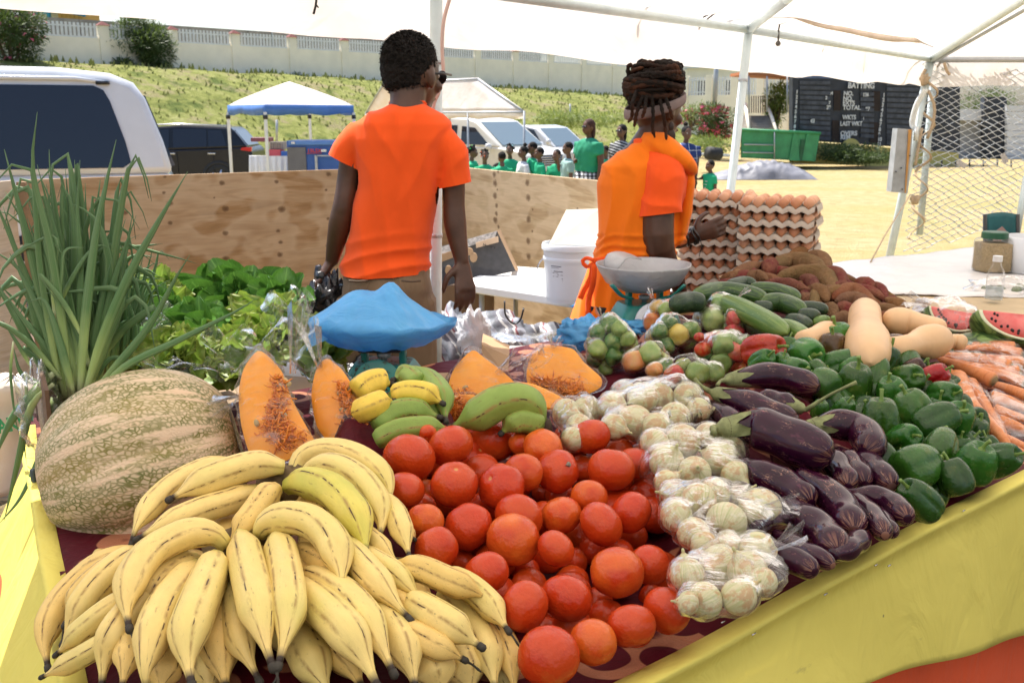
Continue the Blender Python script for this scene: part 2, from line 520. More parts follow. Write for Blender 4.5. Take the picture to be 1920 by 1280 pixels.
M['melon_white']=simple('watermelon_white_rind',(.70,.74,.50),.4)
M['melon_seed']=simple('watermelon_seed',(.02,.012,.01),.3)
def m_leaf(name,dk,lt,edge=None,rough=.45,trans=.25,vein=True):
 m=NT(name);co=m.coord();uv=m.sep(m.coord('UV'))
 c=m.ramp(m.noise(co,18,4),[(.3,dk),(.7,lt)])
 if vein:
  mid=m.ramp(m.math('ABSOLUTE',m.math('SUBTRACT',uv[0],.5)),[(.015,.8),(.05,0.0)])
  sv=m.math('ABSOLUTE',m.math('SUBTRACT',m.math('FRACT',m.math('ADD',m.math('MULTIPLY',uv[1],6),m.math('MULTIPLY',m.math('ABSOLUTE',m.math('SUBTRACT',uv[0],.5)),-5))),.5))
  svm=m.ramp(sv,[(.02,.35),(.08,0.0)])
  c=m.mix(m.math('MAXIMUM',mid,svm),c,(lt[0]*1.7,lt[1]*1.5,lt[2]*1.7,1))
 if edge:
  e=m.ramp(m.math('ABSOLUTE',m.math('SUBTRACT',uv[0],.5)),[(.36,0.0),(.5,.7)])
  e2=m.ramp(uv[1],[(.75,0.0),(1.0,.8)])
  c=m.mix(m.math('MULTIPLY',m.math('MAXIMUM',e,e2),m.noise(co,25,3)),c,(*edge,1))
 p=m.bsdf(c,rough,m.bump(m.noise(co,60,4),.35,.004),Specular_IOR_Level=.4)
 t=m.n('BsdfTranslucent',Color=m.mix(.5,c,(lt[0]*1.6,min(1,lt[1]*1.6),lt[2],1)))
 return m.done(m.n('MixShader',Fac=trans,_1=p.outputs[0],_2=t.outputs[0]))
M['lettuce']=m_leaf('lettuce_leaf',(.09,.20,.03),(.25,.38,.07),(.26,.15,.05))
M['chard']=m_leaf('dark_leaf',(.035,.12,.02),(.11,.25,.045),None,.36,.15)
def m_leek():
 m=NT('leek_leaf');uv=m.sep(m.coord('UV'));co=m.coord()
 c=m.ramp(m.math('ADD',uv[1],m.math('MULTIPLY',m.math('SUBTRACT',m.noise(co,9,2),.5),.25)),[(0,(.60,.66,.40)),(.13,(.36,.48,.15)),(.35,(.085,.19,.06)),(1,(.06,.145,.06))])
 st=m.noise(m.comb(m.math('MULTIPLY',uv[0],26),m.math('MULTIPLY',uv[1],.9),m.math('MULTIPLY',m.rnd(),7)),1,3)
 c=m.mix(m.ramp(st,[(.35,0.0),(.75,.45)]),c,(.28,.36,.20,1))
 return m.done(m.bsdf(c,.5,m.bump(st,.3,.002),Specular_IOR_Level=.35))
M['leek']=m_leek()
def m_film(name,tint=(1,1,1),milk=.045,spec=1.0,cs=34,rough=.16):
 m=NT(name);co=m.coord()
 v1=m.map(co,(1,9,1),(0,0,0),(.5,.9,.35));v2=m.map(co,(1,7,1.2),(0,0,0),(1.4,.2,1.3))
 pz=m.ramp(m.noise(co,cs*.28,2),[(.45,0.0),(.55,1)])
 st=m.n('Mix',{'data_type':'FLOAT'});m.put(st.inputs[0],pz);m.put(st.inputs[2],m.noise(v1,cs*.5,4,.6,.3));m.put(st.inputs[3],m.noise(v2,cs*.5,4,.6,.3));st=st.outputs[0]
 patch=m.ramp(m.noise(co,cs*.4,3),[(.44,0.0),(.62,1)])
 h=m.math('ADD',m.math('MULTIPLY',st,.8),m.math('MULTIPLY',m.noise(co,cs*.6,3),.8))
 nr=m.bump(h,.7,.006)
 g=m.n('BsdfGlossy',Color=(1,1,1,1),Roughness=rough,Normal=nr)
 d=m.n('BsdfDiffuse',Color=(*[.85*t for t in tint],1),Normal=nr)
 tl=m.n('BsdfTranslucent',Color=(*[.85*t for t in tint],1),Normal=nr)
 tr=m.n('BsdfTransparent',Color=(*[.98*t for t in tint],1))
 dd=m.n('MixShader',Fac=.5,_1=d.outputs[0],_2=tl.outputs[0])
 streak=m.math('MULTIPLY',m.ramp(st,[(.52,0.0),(.60,1)]),m.math('ADD',m.math('MULTIPLY',patch,.22*spec),.04))  # white streaks mixed into the film imitate highlights on the stretched plastic
 lw=m.n('LayerWeight',Blend=.3).outputs[1]
 edge=m.math('MULTIPLY',m.math('POWER',lw,2.5),.30*spec)
 mk=m.math('ADD',m.math('ADD',milk,streak),edge)
 a=m.n('MixShader',Fac=m.math('MINIMUM',mk,1.0),_1=tr.outputs[0],_2=dd.outputs[0])
 fr=m.n('LayerWeight',Blend=.15,Normal=nr).outputs[0]
 gate=m.ramp(m.noise(co,cs*.5,3),[(.42,.12),(.60,1)])
 b=m.n('MixShader',Fac=m.math('MINIMUM',m.math('MULTIPLY',m.math('MULTIPLY',fr,gate),1.9*spec),.75),_1=a.outputs[0],_2=g.outputs[0])
 return m.done(b)
M['film']=m_film('clear_plastic_film')
M['film_milky']=m_film('milky_plastic_film',(1,.985,.97),.10)
M['film_thin']=m_film('thin_clear_film',(1,1,1),.015,.20,18)
M['film_mid']=m_film('mid_clear_film',(1,1,1),.03,.48,30)
M['film_bag']=m_film('bag_film',(1,1,1),.035,.72,34)
M['film_soft']=m_film('soft_clear_film',(1,1,1),.03,.6,24)
def m_fabric(name,col,rough=.85,var=.06,weave=600,sheen=.1,fold=0,fs=9):
 m=NT(name);co=m.coord()
 c=m.ramp(m.noise(co,6,4),[(.3,tuple(x*(1-var) for x in col)),(.7,tuple(min(1,x*(1+var)) for x in col))])
 h=m.noise(co,weave,2)
 nr=m.bump(h,.15,.001)
 if fold:
  nr=m.n('Bump',Strength=fold,Distance=.02,Height=m.noise(m.map(co,(1,1,.45)),fs,3,.5,.6),Normal=nr).outputs[0]
 return m.done(m.bsdf(c,rough,nr,Sheen_Weight=sheen,Specular_IOR_Level=.2))
M['shirt']=m_fabric('orange_tshirt_cotton',(.90,.10,.012),fold=.8,fs=6)
M['vest']=m_fabric('orange_tabard_cotton',(.92,.20,.008),fold=.7,fs=6)
M['trouser']=m_fabric('khaki_trousers',(.20,.135,.08),var=.15,fold=.8,fs=14)
def m_yellow():
 m=NT('yellow_drape');co=m.coord()
 c=m.ramp(m.noise(co,2.5,4),[(.3,(.76,.66,.14)),(.7,(.84,.73,.17))])
 dirt=m.ramp(m.noise(m.map(co,(1,1,4)),9,7,.7),[(.66,0.0),(.74,.35)])
 c=m.mix(dirt,c,(.35,.28,.10,1))
 sp=m.ramp(m.vor(co,9),[(.018,.7),(.03,0.0)])
 c=m.mix(sp,c,(.12,.10,.07,1))
 nr=m.bump(m.noise(co,700,2),.12,.001)
 nr=m.n('Bump',Strength=.7,Distance=.02,Height=m.noise(m.map(co,(1,1,.7)),7,4,.5,1),Normal=nr).outputs[0]
 p=m.bsdf(c,.8,nr,Specular_IOR_Level=.25)
 return m.done(m.n('MixShader',Fac=.12,_1=p.outputs[0],_2=m.n('BsdfTranslucent',Color=c).outputs[0]))
M['yellow']=m_yellow()
M['orange_cloth']=m_fabric('orange_drape',(.78,.10,.025),fold=.4,fs=12)
def m_maroon():
 m=NT('maroon_damask_cloth');co=m.coord()
 d1=m.vor(m.map(co,(1,1,0)),7.5)
 w=m.math('ADD',d1,m.math('MULTIPLY',m.math('SUBTRACT',m.noise(co,9,2),.5),.18))
 ring=m.ramp(w,[(.27,0.0),(.285,1),(.43,1),(.445,0)])
 gate=m.ramp(m.noise(co,7,1),[(.42,0.0),(.45,1)])
 ring=m.math('MULTIPLY',ring,gate)
 wv=m.ramp(m.noise(co,900,1),[(.3,.75),(.7,1.1)])
 base=m.ramp(m.noise(co,5,4),[(.3,(.060,.003,.008)),(.7,(.10,.005,.013))])
 c=m.mix(ring,base,(.40,.16,.085,1))
 c=m.mix(1.0,c,wv,'MULTIPLY')
 nr=m.bump(m.noise(co,500,2),.2,.001)
 nr=m.n('Bump',Strength=.5,Distance=.015,Height=m.noise(co,13,3,.5,1),Normal=nr).outputs[0]
 return m.done(m.bsdf(c,m.mix(ring,(.6,.6,.6,1),(.4,.4,.4,1)),nr,Specular_IOR_Level=.15))
M['maroon']=m_maroon()
def m_ply(name,knots,a=(.50,.30,.145),b=(.66,.45,.26),grain_axis=0):
 """object space: x along the panel (0 in the middle), z up"""
 m=NT(name);co=m.coord()
 sc=(1.2,1,9) if grain_axis==0 else (9,1,1.2)
 v=m.map(co,sc)
 w=m.noise(v,1.3,6,.55,1.2)
 c=m.ramp(w,[(.28,tuple(x*.72 for x in a)),(.42,a),(.56,b),(.72,tuple(x*.86 for x in b))])
 g=m.noise(m.map(co,(7,1,160) if grain_axis==0 else (160,1,7)),1,3)
 c=m.mix(m.ramp(g,[(.35,.30),(.6,0.0)]),c,tuple(x*.6 for x in a)+(1,))
 patch=m.ramp(m.noise(m.map(co,(1.6,1,2.6)),1.6,2),[(.45,0.0),(.5,.35),(.7,.1)])
 c=m.mix(patch,c,(.78,.60,.40,1))
 s=m.sep(co)
 kd=None
 for (kx,kz,kr) in knots:
  dx=m.math('MULTIPLY',m.math('SUBTRACT',s[0],kx),1/kr*.8)
  dz=m.math('MULTIPLY',m.math('SUBTRACT',s[2],kz),1/kr)
  d=m.math('SQRT',m.math('ADD',m.math('MULTIPLY',dx,dx),m.math('MULTIPLY',dz,dz)))
  kd=d if kd is None else m.math('MINIMUM',kd,d)
 if kd is not None:
  kd=m.math('ADD',kd,m.math('MULTIPLY',m.math('SUBTRACT',m.noise(co,70,4),.5),.9))
  c=m.mix(m.ramp(kd,[(.0,.85),(.5,.7),(1.0,.25),(2.4,0.0)]),c,(.11,.05,.02,1))
 return m.done(m.bsdf(c,.7,m.bump(g,.2,.002),Specular_IOR_Level=.25))
M['white_paint']=simple('white_painted_steel',(.72,.74,.72),.4,.05,20,.1)
M['pole']=simple('pale_green_grey_pole',(.60,.69,.70),.38,.08,14,.1,80)
def m_canopy(name,k=.5):
 m=NT(name);co=m.coord()
 c=m.ramp(m.noise(co,2.2,4),[(.3,(.84,.76,.69)),(.7,(.94,.90,.86))])
 nr=m.bump(m.noise(co,5,3,.5,1),.4,.03)
 d=m.bsdf(c,.6,nr,Specular_IOR_Level=.2)
 t=m.n('BsdfTranslucent',Color=c,Normal=nr)
 return m.done(m.n('MixShader',Fac=k,_1=d.outputs[0],_2=t.outputs[0]))
M['canopy']=m_canopy('white_canopy_fabric',.46)
M['card']=simple('cardboard',(.40,.26,.145),.85,.1,18,.2,120)
M['card_dark']=simple('dark_printed_cardboard',(.055,.052,.05),.7,.2,30,.1)
M['pulp_tray']=simple('grey_pulp_egg_tray',(.46,.40,.33),.95,.10,30,.5,220,bdist=.002)
def m_egg():
 m=NT('eggshell');co=m.coord();r=m.rnd()
 c=m.ramp(r,[(0,(.50,.22,.11)),(.5,(.60,.29,.155)),(1,(.68,.39,.24))])
 return m.done(m.bsdf(c,.5,m.bump(m.noise(co,400,2),.1,.001),Specular_IOR_Level=.35))
M['egg']=m_egg()
M['teal']=simple('teal_enamel',(.008,.20,.165),.35,.15,12)
def m_teal_rust():
 m=NT('rusty_teal_enamel');co=m.coord()
 c=m.ramp(m.noise(co,8,3),[(.3,(.012,.15,.13)),(.7,(.03,.24,.20))])
 ru=m.ramp(m.noise(co,35,8,.75),[(.54,0.0),(.6,1)])
 c=m.mix(ru,c,(.06,.028,.014,1))
 return m.done(m.bsdf(c,m.mix(ru,(.4,.4,.4,1),(.9,.9,.9,1)),m.bump(ru,.4,.001)))
M['teal_rust']=m_teal_rust()
M['rust']=simple('rusted_steel',(.035,.03,.022),.8,.4,40,.5,90)
def m_bagfilm(name,col,k):
 m=NT(name);co=m.coord();c=m.ramp(m.noise(co,8,4),[(.3,tuple(x*.85 for x in col)),(.7,tuple(min(1,x*1.15) for x in col))])
 r=m.math('ABSOLUTE',m.math('SUBTRACT',m.noise(m.map(co,(1,2.5,1.3),(0,0,0),(.4,.8,.3)),7,4,.6,1.2),.5))
 nr=m.bump(m.math('ADD',m.math('MULTIPLY',m.ramp(r,[(0,1.0),(.10,0.0)]),.5),m.noise(co,22,3)),.45,.004)
 return m.done(m.n('MixShader',Fac=k,_1=m.bsdf(c,.28,nr).outputs[0],_2=m.n('BsdfTranslucent',Color=c,Normal=nr).outputs[0]))
M['blue_film']=m_bagfilm('blue_plastic_bag',(.13,.50,.90),.35)
M['pan_grey']=m_bagfilm('grey_bagged_pan',(.46,.46,.465),.1)
M['black_film']=simple('black_plastic_bag',(.012,.012,.014),.22,.2,10,.8,30,bdist=.01)
M['white_plastic']=simple('white_plastic',(.74,.77,.80),.35,.03)
M['table_white']=simple('white_table_top',(.80,.80,.78),.5,.03)
M['skin']=simple('dark_brown_skin',(.080,.038,.023),.40,.22,14,.15,200,spec=.4,bdist=.001)
M['skin2']=simple('brown_skin',(.11,.05,.028),.48,.15,14,.15,200,spec=.4,bdist=.001)
M['skin_far']=simple('brown_skin_far',(.14,.068,.04),.5)
M['hair']=simple('black_hair',(.009,.007,.006),.75,.3,90,1.0,260,spec=.25,bdist=.006)
def m_dread():
 m=NT('dreadlock_hair');co=m.coord();uv=m.sep(m.coord('UV'))
 tip=m.math('MULTIPLY',uv[1],m.noise(co,12,3))
 c=m.ramp(tip,[(.2,(.012,.008,.006)),(.5,(.05,.018,.008)),(.8,(.13,.045,.015))])
 return m.done(m.bsdf(c,.8,m.bump(m.noise(co,220,4),1,.004),Specular_IOR_Level=.2))
M['dread']=m_dread()
M['rubber']=simple('black_rubber',(.02,.02,.02),.7)
M['black']=simple('black_plastic',(.015,.015,.016),.3)
M['chrome']=simple('bright_metal',(.6,.6,.62),.25,.05,metal=1)
M['galv']=simple('galvanised_steel',(.42,.44,.46),.42,.12,18,.2,metal=.4)
def flat(name,col,rough=.6,**k):
 m=NT(name);return m.done(m.bsdf((*col,1),rough,**k))
# -------------------------- ground, bank, wall
GN,GF=4.0,22.0
def gz0(y):return -0.3*sm(GN,GF,y)
WA=at(0,60,39.0);WD=Vector((.704,.71,0)).normalized()
WA=Vector((WA.x,WA.y,0));WNn=Vector((WD.y,-WD.x,0))
def wq(x,y):
 p=Vector((x,y,0))-WA
 return p.dot(WD),p.dot(WNn)
def bank_top(t):return np.interp(t,[-30,0,12,30,48,70,90],[3.7,3.6,3.35,2.95,2.2,1.2,.6])
def gz(x,y):
 t,q=wq(x,y)
 base=gz0(y)
 top=bank_top(t)
 w=np.interp(t,[-20,10,40,70],[13,13,17,17])
 k=1-sm(0.8,w,q)
 fade=1-sm(62,84,t)
 return base+(top-base)*k*fade
gm=NT('grass_ground');co=gm.n('NewGeometry').outputs['Position'];s_=gm.sep(co)
n1=gm.noise(co,.35,6,.6);n2=gm.noise(co,3.5,6,.65);n3=gm.noise(co,30,4)
dry=gm.ramp(n2,[(.3,(.42,.31,.15)),(.5,(.54,.41,.21)),(.72,(.60,.49,.29))])
dry=gm.mix(gm.ramp(n1,[(.45,0.0),(.62,.5)]),dry,(.36,.36,.12,1))
grn=gm.ramp(gm.math('ADD',gm.math('MULTIPLY',n2,.6),gm.math('MULTIPLY',gm.noise(co,1.1,5),.4)),[(.32,(.10,.12,.035)),(.5,(.24,.26,.07)),(.66,(.36,.36,.14)),(.8,(.36,.29,.17))])
grn=gm.mix(gm.ramp(gm.noise(co,.8,6,.7),[(.52,0.0),(.60,.75)]),grn,(.33,.27,.16,1))
grn=gm.mix(gm.ramp(gm.noise(co,.55,5,.7),[(.36,.8),(.44,0.0)]),grn,(.09,.13,.03,1))
hgt=gm.ramp(gm.math('ADD',s_[2],gm.math('MULTIPLY',gm.math('SUBTRACT',n1,.5),.6)),[(.0,0.0),(.22,1)])
cgr=gm.mix(hgt,dry,grn)
cgr=gm.mix(gm.ramp(gm.math('ADD',s_[1],gm.math('MULTIPLY',gm.math('ABSOLUTE',s_[0]),.35)),[(.0,.85),(1.0,.0)]) if False else gm.n('MapRange',Value=gm.math('ADD',s_[1],gm.math('MULTIPLY',gm.math('SUBTRACT',n2,.5),1.5)),_1=3.6,_2=4.8,_3=.9,_4=0.0).outputs[0],cgr,gm.ramp(n2,[(.3,(.13,.10,.06)),(.7,(.22,.17,.10))]))  # soil near and behind the camera darkened to cut light bounced upward
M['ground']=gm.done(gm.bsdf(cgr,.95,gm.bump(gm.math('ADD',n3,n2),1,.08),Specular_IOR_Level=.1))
g=MB()
xs=list(np.linspace(-260,-60,9))+list(np.linspace(-50,60,111))+list(np.linspace(70,300,10))
ys=list(np.linspace(-60,-5,6))+list(np.linspace(0,110,111))+list(np.linspace(120,900,12))
def bmp(x,y):
 t,q=wq(x,y)
 return (.12*nz((x,y,0),.6)+.06*nz((x,y,3),1.9))*(1 if gz(x,y)>.1 and q<20 else .12)
g.grid([[(x,y,gz(x,y)+(bmp(x,y) if 5<y<110 else 0)) for x in xs] for y in ys])
obj('ground',g,M['ground'],kind='structure',label='dry pale grass field rising to a green bank')
M['tuft']=m_leaf('grass_tuft',(.17,.19,.06),(.27,.29,.10),None,.8,.1,False)
tf=MB();rr=random.Random(3)
for i in range(9000):
 t=rr.uniform(-6,66);q=rr.uniform(.4,15)
 p=WA+WD*t+WNn*q
 z=gz(p.x,p.y)+bmp(p.x,p.y)-.02
 h=rr.uniform(.05,.16)*(1+.8*(q<1.5));a=rr.uniform(0,3.14)
 for k in range(2):
  a2=a+k*1.3;d=Vector((math.cos(a2),math.sin(a2),0))*h*.35
  tp=Vector((p.x+rr.uniform(-.08,.08),p.y+rr.uniform(-.05,.05),z+h))
  tf.tri(Vector((p.x,p.y,z))-d,Vector((p.x,p.y,z))+d,tp)
obj('bank_grass',tf,M['tuft'],kind='stuff',label='rough green and yellow grass tufts on the bank below the wall',smooth=False)
M['cream']=simple('cream_rendered_block',(.94,.86,.70),.85,.06,1.5,.15,8)
M['pier_cap']=simple('maroon_pier_cap',(.16,.035,.03),.8)
M['picket']=simple('white_picket',(.74,.74,.74),.5)
M['concrete']=simple('grey_stained_concrete',(.30,.27,.24),.9,.25,2)
wall=empty('perimeter_wall',WA+WD*20,'long cream block wall with white picket railing along the top of the bank','wall')
PITCHW,WTOP=2.95,5.02
t_first=8.9-PITCHW*4
m_=MB()
def wbox(mb,t0,t1,q0,q1,z0,z1,mi=0):
 a=WA+WD*t0+WNn*q0
 mb.prism([Vector((*(WA+WD*t+WNn*q).xy,z0)) for t,q in ((t0,q0),(t1,q0),(t1,q1),(t0,q1))],(0,0,z1-z0),mi)
wbox(m_,-26,75,-.12,.0,-.5,WTOP-.42)
obj('wall_panel',m_,M['cream'],wall,smooth=False)
m_=MB();k=0;t=-22.6
pk=MB();rails=MB()
while t<74:
 p_=MB();wbox(p_,t-.2,t+.2,-.2,.08,1.0,WTOP+.08)
 obj('pier',p_,M['cream'],wall,smooth=False)
 c_=MB();b=[Vector((*(WA+WD*(t+a)+WNn*q).xy,WTOP+.08)) for a,q in ((-.26,-.26),(.26,-.26),(.26,.14),(-.26,.14))]
 apex=Vector((*(WA+WD*t+WNn*-.06).xy,WTOP+.26))
 for i in range(4):c_.tri(b[i],b[(i+1)%4],apex)
 c_.quad(b[3],b[2],b[1],b[0])
 obj('pier_cap',c_,M['pier_cap'],wall,smooth=False)
 r_=MB()
 wbox(r_,t+.24,t+PITCHW-.24,-.10,-.02,WTOP-.42,WTOP-.36)
 wbox(r_,t+.24,t+PITCHW-.24,-.09,-.03,WTOP-.02,WTOP+.03)
 n_=15
 for i in range(n_):
  tt=t+.34+(PITCHW-.68)*i/(n_-1)
  wbox(r_,tt-.045,tt+.045,-.03,-.005,WTOP-.36,WTOP+.14)
 obj('picket_railing',r_,M['picket'],wall,smooth=False)
 t+=PITCHW;k+=1
b_=MB();wbox(b_,-26,34,-4.4,-4.0,0,WTOP+.62)
for i in range(14):wbox(b_,-24+i*4.1,-23.85+i*4.1,-4.0,-3.9,0,WTOP+.6)
obj('concrete_wall',b_,M['concrete'],label='grey stained concrete wall standing behind the white picket railing',cat='wall',smooth=False)
for i,tt in enumerate((1.5,8.0,14.2,20.5,27.5,34.4)):
 p_=MB();wbox(p_,tt-.03,tt+.03,-3.9,-3.84,3,WTOP+1.6)
 obj('fence_post',p_,M['galv'],label='thin steel post behind the concrete wall above the bank, '+ORD[i]+' from the left',cat='post',group='thin steel posts behind the concrete wall',smooth=False)
M['ochre']=simple('ochre_wood',(.60,.33,.06),.7);M['turq']=simple('turquoise_paint',(.05,.33,.48),.6)
sh=empty('shed',at(130,60,47),'small shed with turquoise roof beams and ochre board wall above the cream wall','shed')
p_=MB();c0=at(150,30,47);p_.box((c0.x,c0.y,5.6),(.95,2.0,1.9));obj('board_wall',p_,M['ochre'],sh,smooth=False)
for i in range(6):
 p_=MB();p_.box((c0.x-.46+.184*i,c0.y-1.02,5.6),(.15,.03,1.9));obj('board',p_,M['ochre'],sh,smooth=False)
p_=MB();p_.box((c0.x-1.5,c0.y+.2,5.9),(1.7,1.6,1.2));obj('side_wall',p_,M['cream'],sh,smooth=False)
for a,b,r in (((66,12,46),(160,30,46),.06),((91,5,46),(92,40,46),.09),((60,28,46),(170,8,46),.07)):
 p_=MB();p_.cyl(at(*a),at(*b),r,n=6);obj('roof_beam',p_,M['turq'],sh)
p_=MB();p_.box((c0.x-.9,c0.y+.1,6.62),(3.6,3.4,.08),rotmat(0,R(-4),0));obj('roof',p_,M['galv'],sh,smooth=False)
# -------------------------- shrubs
M['bush']=m_leaf('shrub_leaf',(.03,.055,.014),(.10,.15,.035),None,.5,.3,False)
M['bush_l']=m_leaf('light_shrub_leaf',(.09,.14,.03),(.24,.30,.07),None,.5,.35,False)
M['petal']=flat('pink_petal',(.55,.10,.16))
M['trunk']=simple('bark',(.12,.085,.06),.9,.2,12,.6)
def shrub(name,c,rx,rz,nleaf,seed,label,mat,ls=.16,flowers=0,trunk=True,lobes=14,cat='shrub',flat_=1.0):
 rr=random.Random(seed);root=empty(name,(c.x,c.y,c.z-rz),label,cat)
 L=[]
 for i in range(lobes):
  d=Vector((rr.gauss(0,1),rr.gauss(0,1)*flat_,rr.gauss(0,1))).normalized()
  L.append((Vector((d.x*rx*.55,d.y*rx*.55,d.z*rz*.55)),rr.uniform(.32,.55)))
 mb=MB()
 for i in range(nleaf):
  lc,lr=rr.choice(L)
  d=Vector((rr.gauss(0,1),rr.gauss(0,1),rr.gauss(0,1))).normalized()
  rad=lr*(rr.random()**.35)
  p=c+lc+Vector((d.x*rx*rad,d.y*rx*rad,d.z*rz*rad))
  dr=(d+Vector((rr.gauss(0,.5),rr.gauss(0,.5),rr.gauss(0,.4)))).normalized()
  u,v=orth(dr);l=ls*rr.uniform(.6,1.3)
  mb.quad(p-u*l*.18,p+dr*l*.5-v*.02,p+u*l*.18,p+dr*l)
 obj('crown',mb,mat,root,smooth=False)
 if flowers:
  mb=MB()
  for i in range(flowers):
   lc,lr=rr.choice(L);d=Vector((rr.gauss(0,1),rr.gauss(-.6,1),rr.gauss(.3,1))).normalized()
   p=c+lc+Vector((d.x*rx*lr,d.y*rx*lr,d.z*rz*lr))
   for k in range(3):
    u,v=orth(Vector((rr.gauss(0,1),rr.gauss(0,1),rr.gauss(0,1))));mb.tri(p,p+u*.13,p+v*.13)
  obj('flowers',mb,M['petal'],root,smooth=False,kind='stuff')
 if trunk:
  mb=MB()
  for k in range(6):
   a=k*1.05;top=c+Vector((math.cos(a)*rx*.45,math.sin(a)*rx*.45,rz*.2))
   b0=Vector((c.x+.06*math.cos(a),c.y+.06*math.sin(a),c.z-rz*1.15))
   mb.tube(spline([b0,b0.lerp(top,.5)+Vector((0,0,.1)),top],6),[.07,.06,.05,.04,.03,.015],6)
  obj('trunk',mb,M['trunk'],root)
 return root
p=at(262,85,43);shrub('oleander_shrub',Vector((p.x,p.y,p.z)),1.45,1.25,5200,5,'round dark green oleander shrub in front of the cream wall',M['bush'],.26)
p=at(15,60,37.5);shrub('oleander_shrub',Vector((p.x,p.y,p.z)),1.35,1.35,5200,9,'dark green flowering shrub at the left edge of the photo by the wall',M['bush'],.24,flowers=60)
p=at(232,122,42.3);shrub('small_shrub',p,.62,.3,700,4,'low leggy shrub at the foot of the oleander',M['bush'],.2,trunk=False)
p=at(300,128,43.4);shrub('small_shrub',p,.35,.25,260,14,'small green sprig right of the oleander trunk',M['bush'],.18,trunk=False)
for i,(x,y,d,rx,rz,n) in enumerate(((500,148,46,.9,.2,500),(560,150,48,.6,.25,420),(1010,178,57,1.6,.3,900),(1085,184,60,1.3,.3,700),(1160,190,63,1.3,.3,600))):
 shrub('low_weed',at(x,y,d),rx,rz,n,20+i,'low dark weed patch at the foot of the cream wall, '+ORD[i]+' from the left',M['bush'],.2,trunk=False,cat='weeds')
p=at(1340,228,44);shrub('bougainvillea',p,1.15,.8,2600,31,'bougainvillea bush with pink flowers on the bank beside the grey post',M['bush'],.2,flowers=160)
p=at(1300,215,46);shrub('bougainvillea',p,.9,.6,1200,32,'lighter green bush with pink flowers behind the woman with dreadlocks',M['bush_l'],.2,flowers=60)
p=at(1456,190,42);shrub('leafy_tree',p,.6,1.05,1500,33,'slim bright green tree beside the steps left of the scoreboard',M['bush_l'],.26,trunk=True,cat='tree')
p=at(1600,288,37);shrub('vine_mound',p,1.5,.38,2600,34,'mound of dark green vine at the foot of the scoreboard',M['bush'],.16,trunk=False,cat='vine')
p=at(1655,296,36);shrub('vine_mound',p,.9,.18,900,35,'low trail of vine running right from the mound under the scoreboard',M['bush'],.14,trunk=False,cat='vine')
p=at(1325,272,34);shrub('low_weed',p,.9,.35,900,36,'light green weeds at the foot of the bank behind the small child',M['bush_l'],.15,trunk=False,cat='weeds')
p=at(1090,222,40);shrub('low_weed',p,2.2,.35,2000,37,'green creeper patch on the bank above the silver car',M['bush_l'],.2,trunk=False,cat='weeds')
p=at(1840,205,60);shrub('far_tree',p,2.2,1.3,1800,38,'dark green tree behind the pavilion seen through the wire mesh',M['bush'],.3,cat='tree')
hm=MB()
for k,(x,y,d,w_,h_) in enumerate(((1240,105,110,14,2.5),(1500,120,120,12,3))):
 pass
tl=MB();rr=random.Random(8)
for i in range(4000):
 a=rr.uniform(0,1);p=at(1200+300*a,rr.uniform(104,140),100+rr.uniform(-4,4));u,v=orth(Vector((rr.gauss(0,1),rr.gauss(0,1),rr.gauss(0,1))));l=rr.uniform(.3,.8)
 tl.tri(p,p+u*l,p+v*l)
obj('treeline',tl,M['bush'],kind='stuff',label='distant dark tree line beyond the white fence',smooth=False)
# -------------------------- right-hand buildings: house, steps, scoreboard, pavilion
hb=empty('yellow_house',at(1280,190,68),'pale yellow house with gabled white roof behind white fence','house')
a=at(1225,175,70);m_=MB();m_.box((a.x+3.5,a.y+3,2.9),(6.5,5,3.6));obj('wall',m_,M['cream'],hb,smooth=False)
m_=MB();z0=4.7;x0,x1,y0,y1=a.x+.0,a.x+7,a.y+.3,a.y+5.7
for yy in (y0,):
 m_.prism([Vector((x0,yy,z0)),Vector((x1,yy,z0)),Vector(((x0+x1)/2,yy,z0+1.5))],(0,5.6,0))
obj('roof',m_,M['white_paint'],hb,smooth=False)
for dx in (1.2,3.0,5.0):
 m_=MB();m_.box((a.x+.5+dx,a.y+.47,3.4),(.9,.06,1.1));w_=obj('window',m_,flat('window_dark%d'%int(dx*10),(.08,.09,.1),.2),hb,smooth=False)
fb=empty('white_fence',at(1300,190,52),'white picket fence on low cream wall above the bougainvillea','fence')
f0=at(1262,190,54);f1=at(1500,190,50)
n_=46
m_=MB();d_=(f1-f0);d_.z=0;L_=d_.length;d_.normalize()
ang_=math.atan2(d_.y,d_.x)
c_=(f0+f1)/2
m_.box((c_.x,c_.y,1.6),(L_,.15,2.0),rotmat(0,0,ang_));obj('low_wall',m_,M['cream'],fb,smooth=False)
m_=MB()
for i in range(n_):
 p=f0+d_*L_*i/(n_-1);m_.box((p.x,p.y,3.05),(.07,.03,.9),rotmat(0,0,ang_))
m_.box((c_.x,c_.y,2.75),(L_,.05,.06),rotmat(0,0,ang_));m_.box((c_.x,c_.y,3.35),(L_,.05,.06),rotmat(0,0,ang_))
pk_=obj('picket_railing',m_,M['picket'],fb,smooth=False)
for i in range(5):
 p=f0+d_*L_*(i+.5)/5;m_=MB();m_.box((p.x,p.y-.02,2.2),(.34,.3,2.8),rotmat(0,0,ang_));obj('pier',m_,M['cream'],fb,smooth=False)
m_=MB();p=at(1343,130,46);m_.cyl((p.x,p.y,1.2),(p.x,p.y,5.0),.11,.10,10)
obj('utility_post',m_,M['galv'],label='grey round post rising from the bougainvillea bush',cat='post')
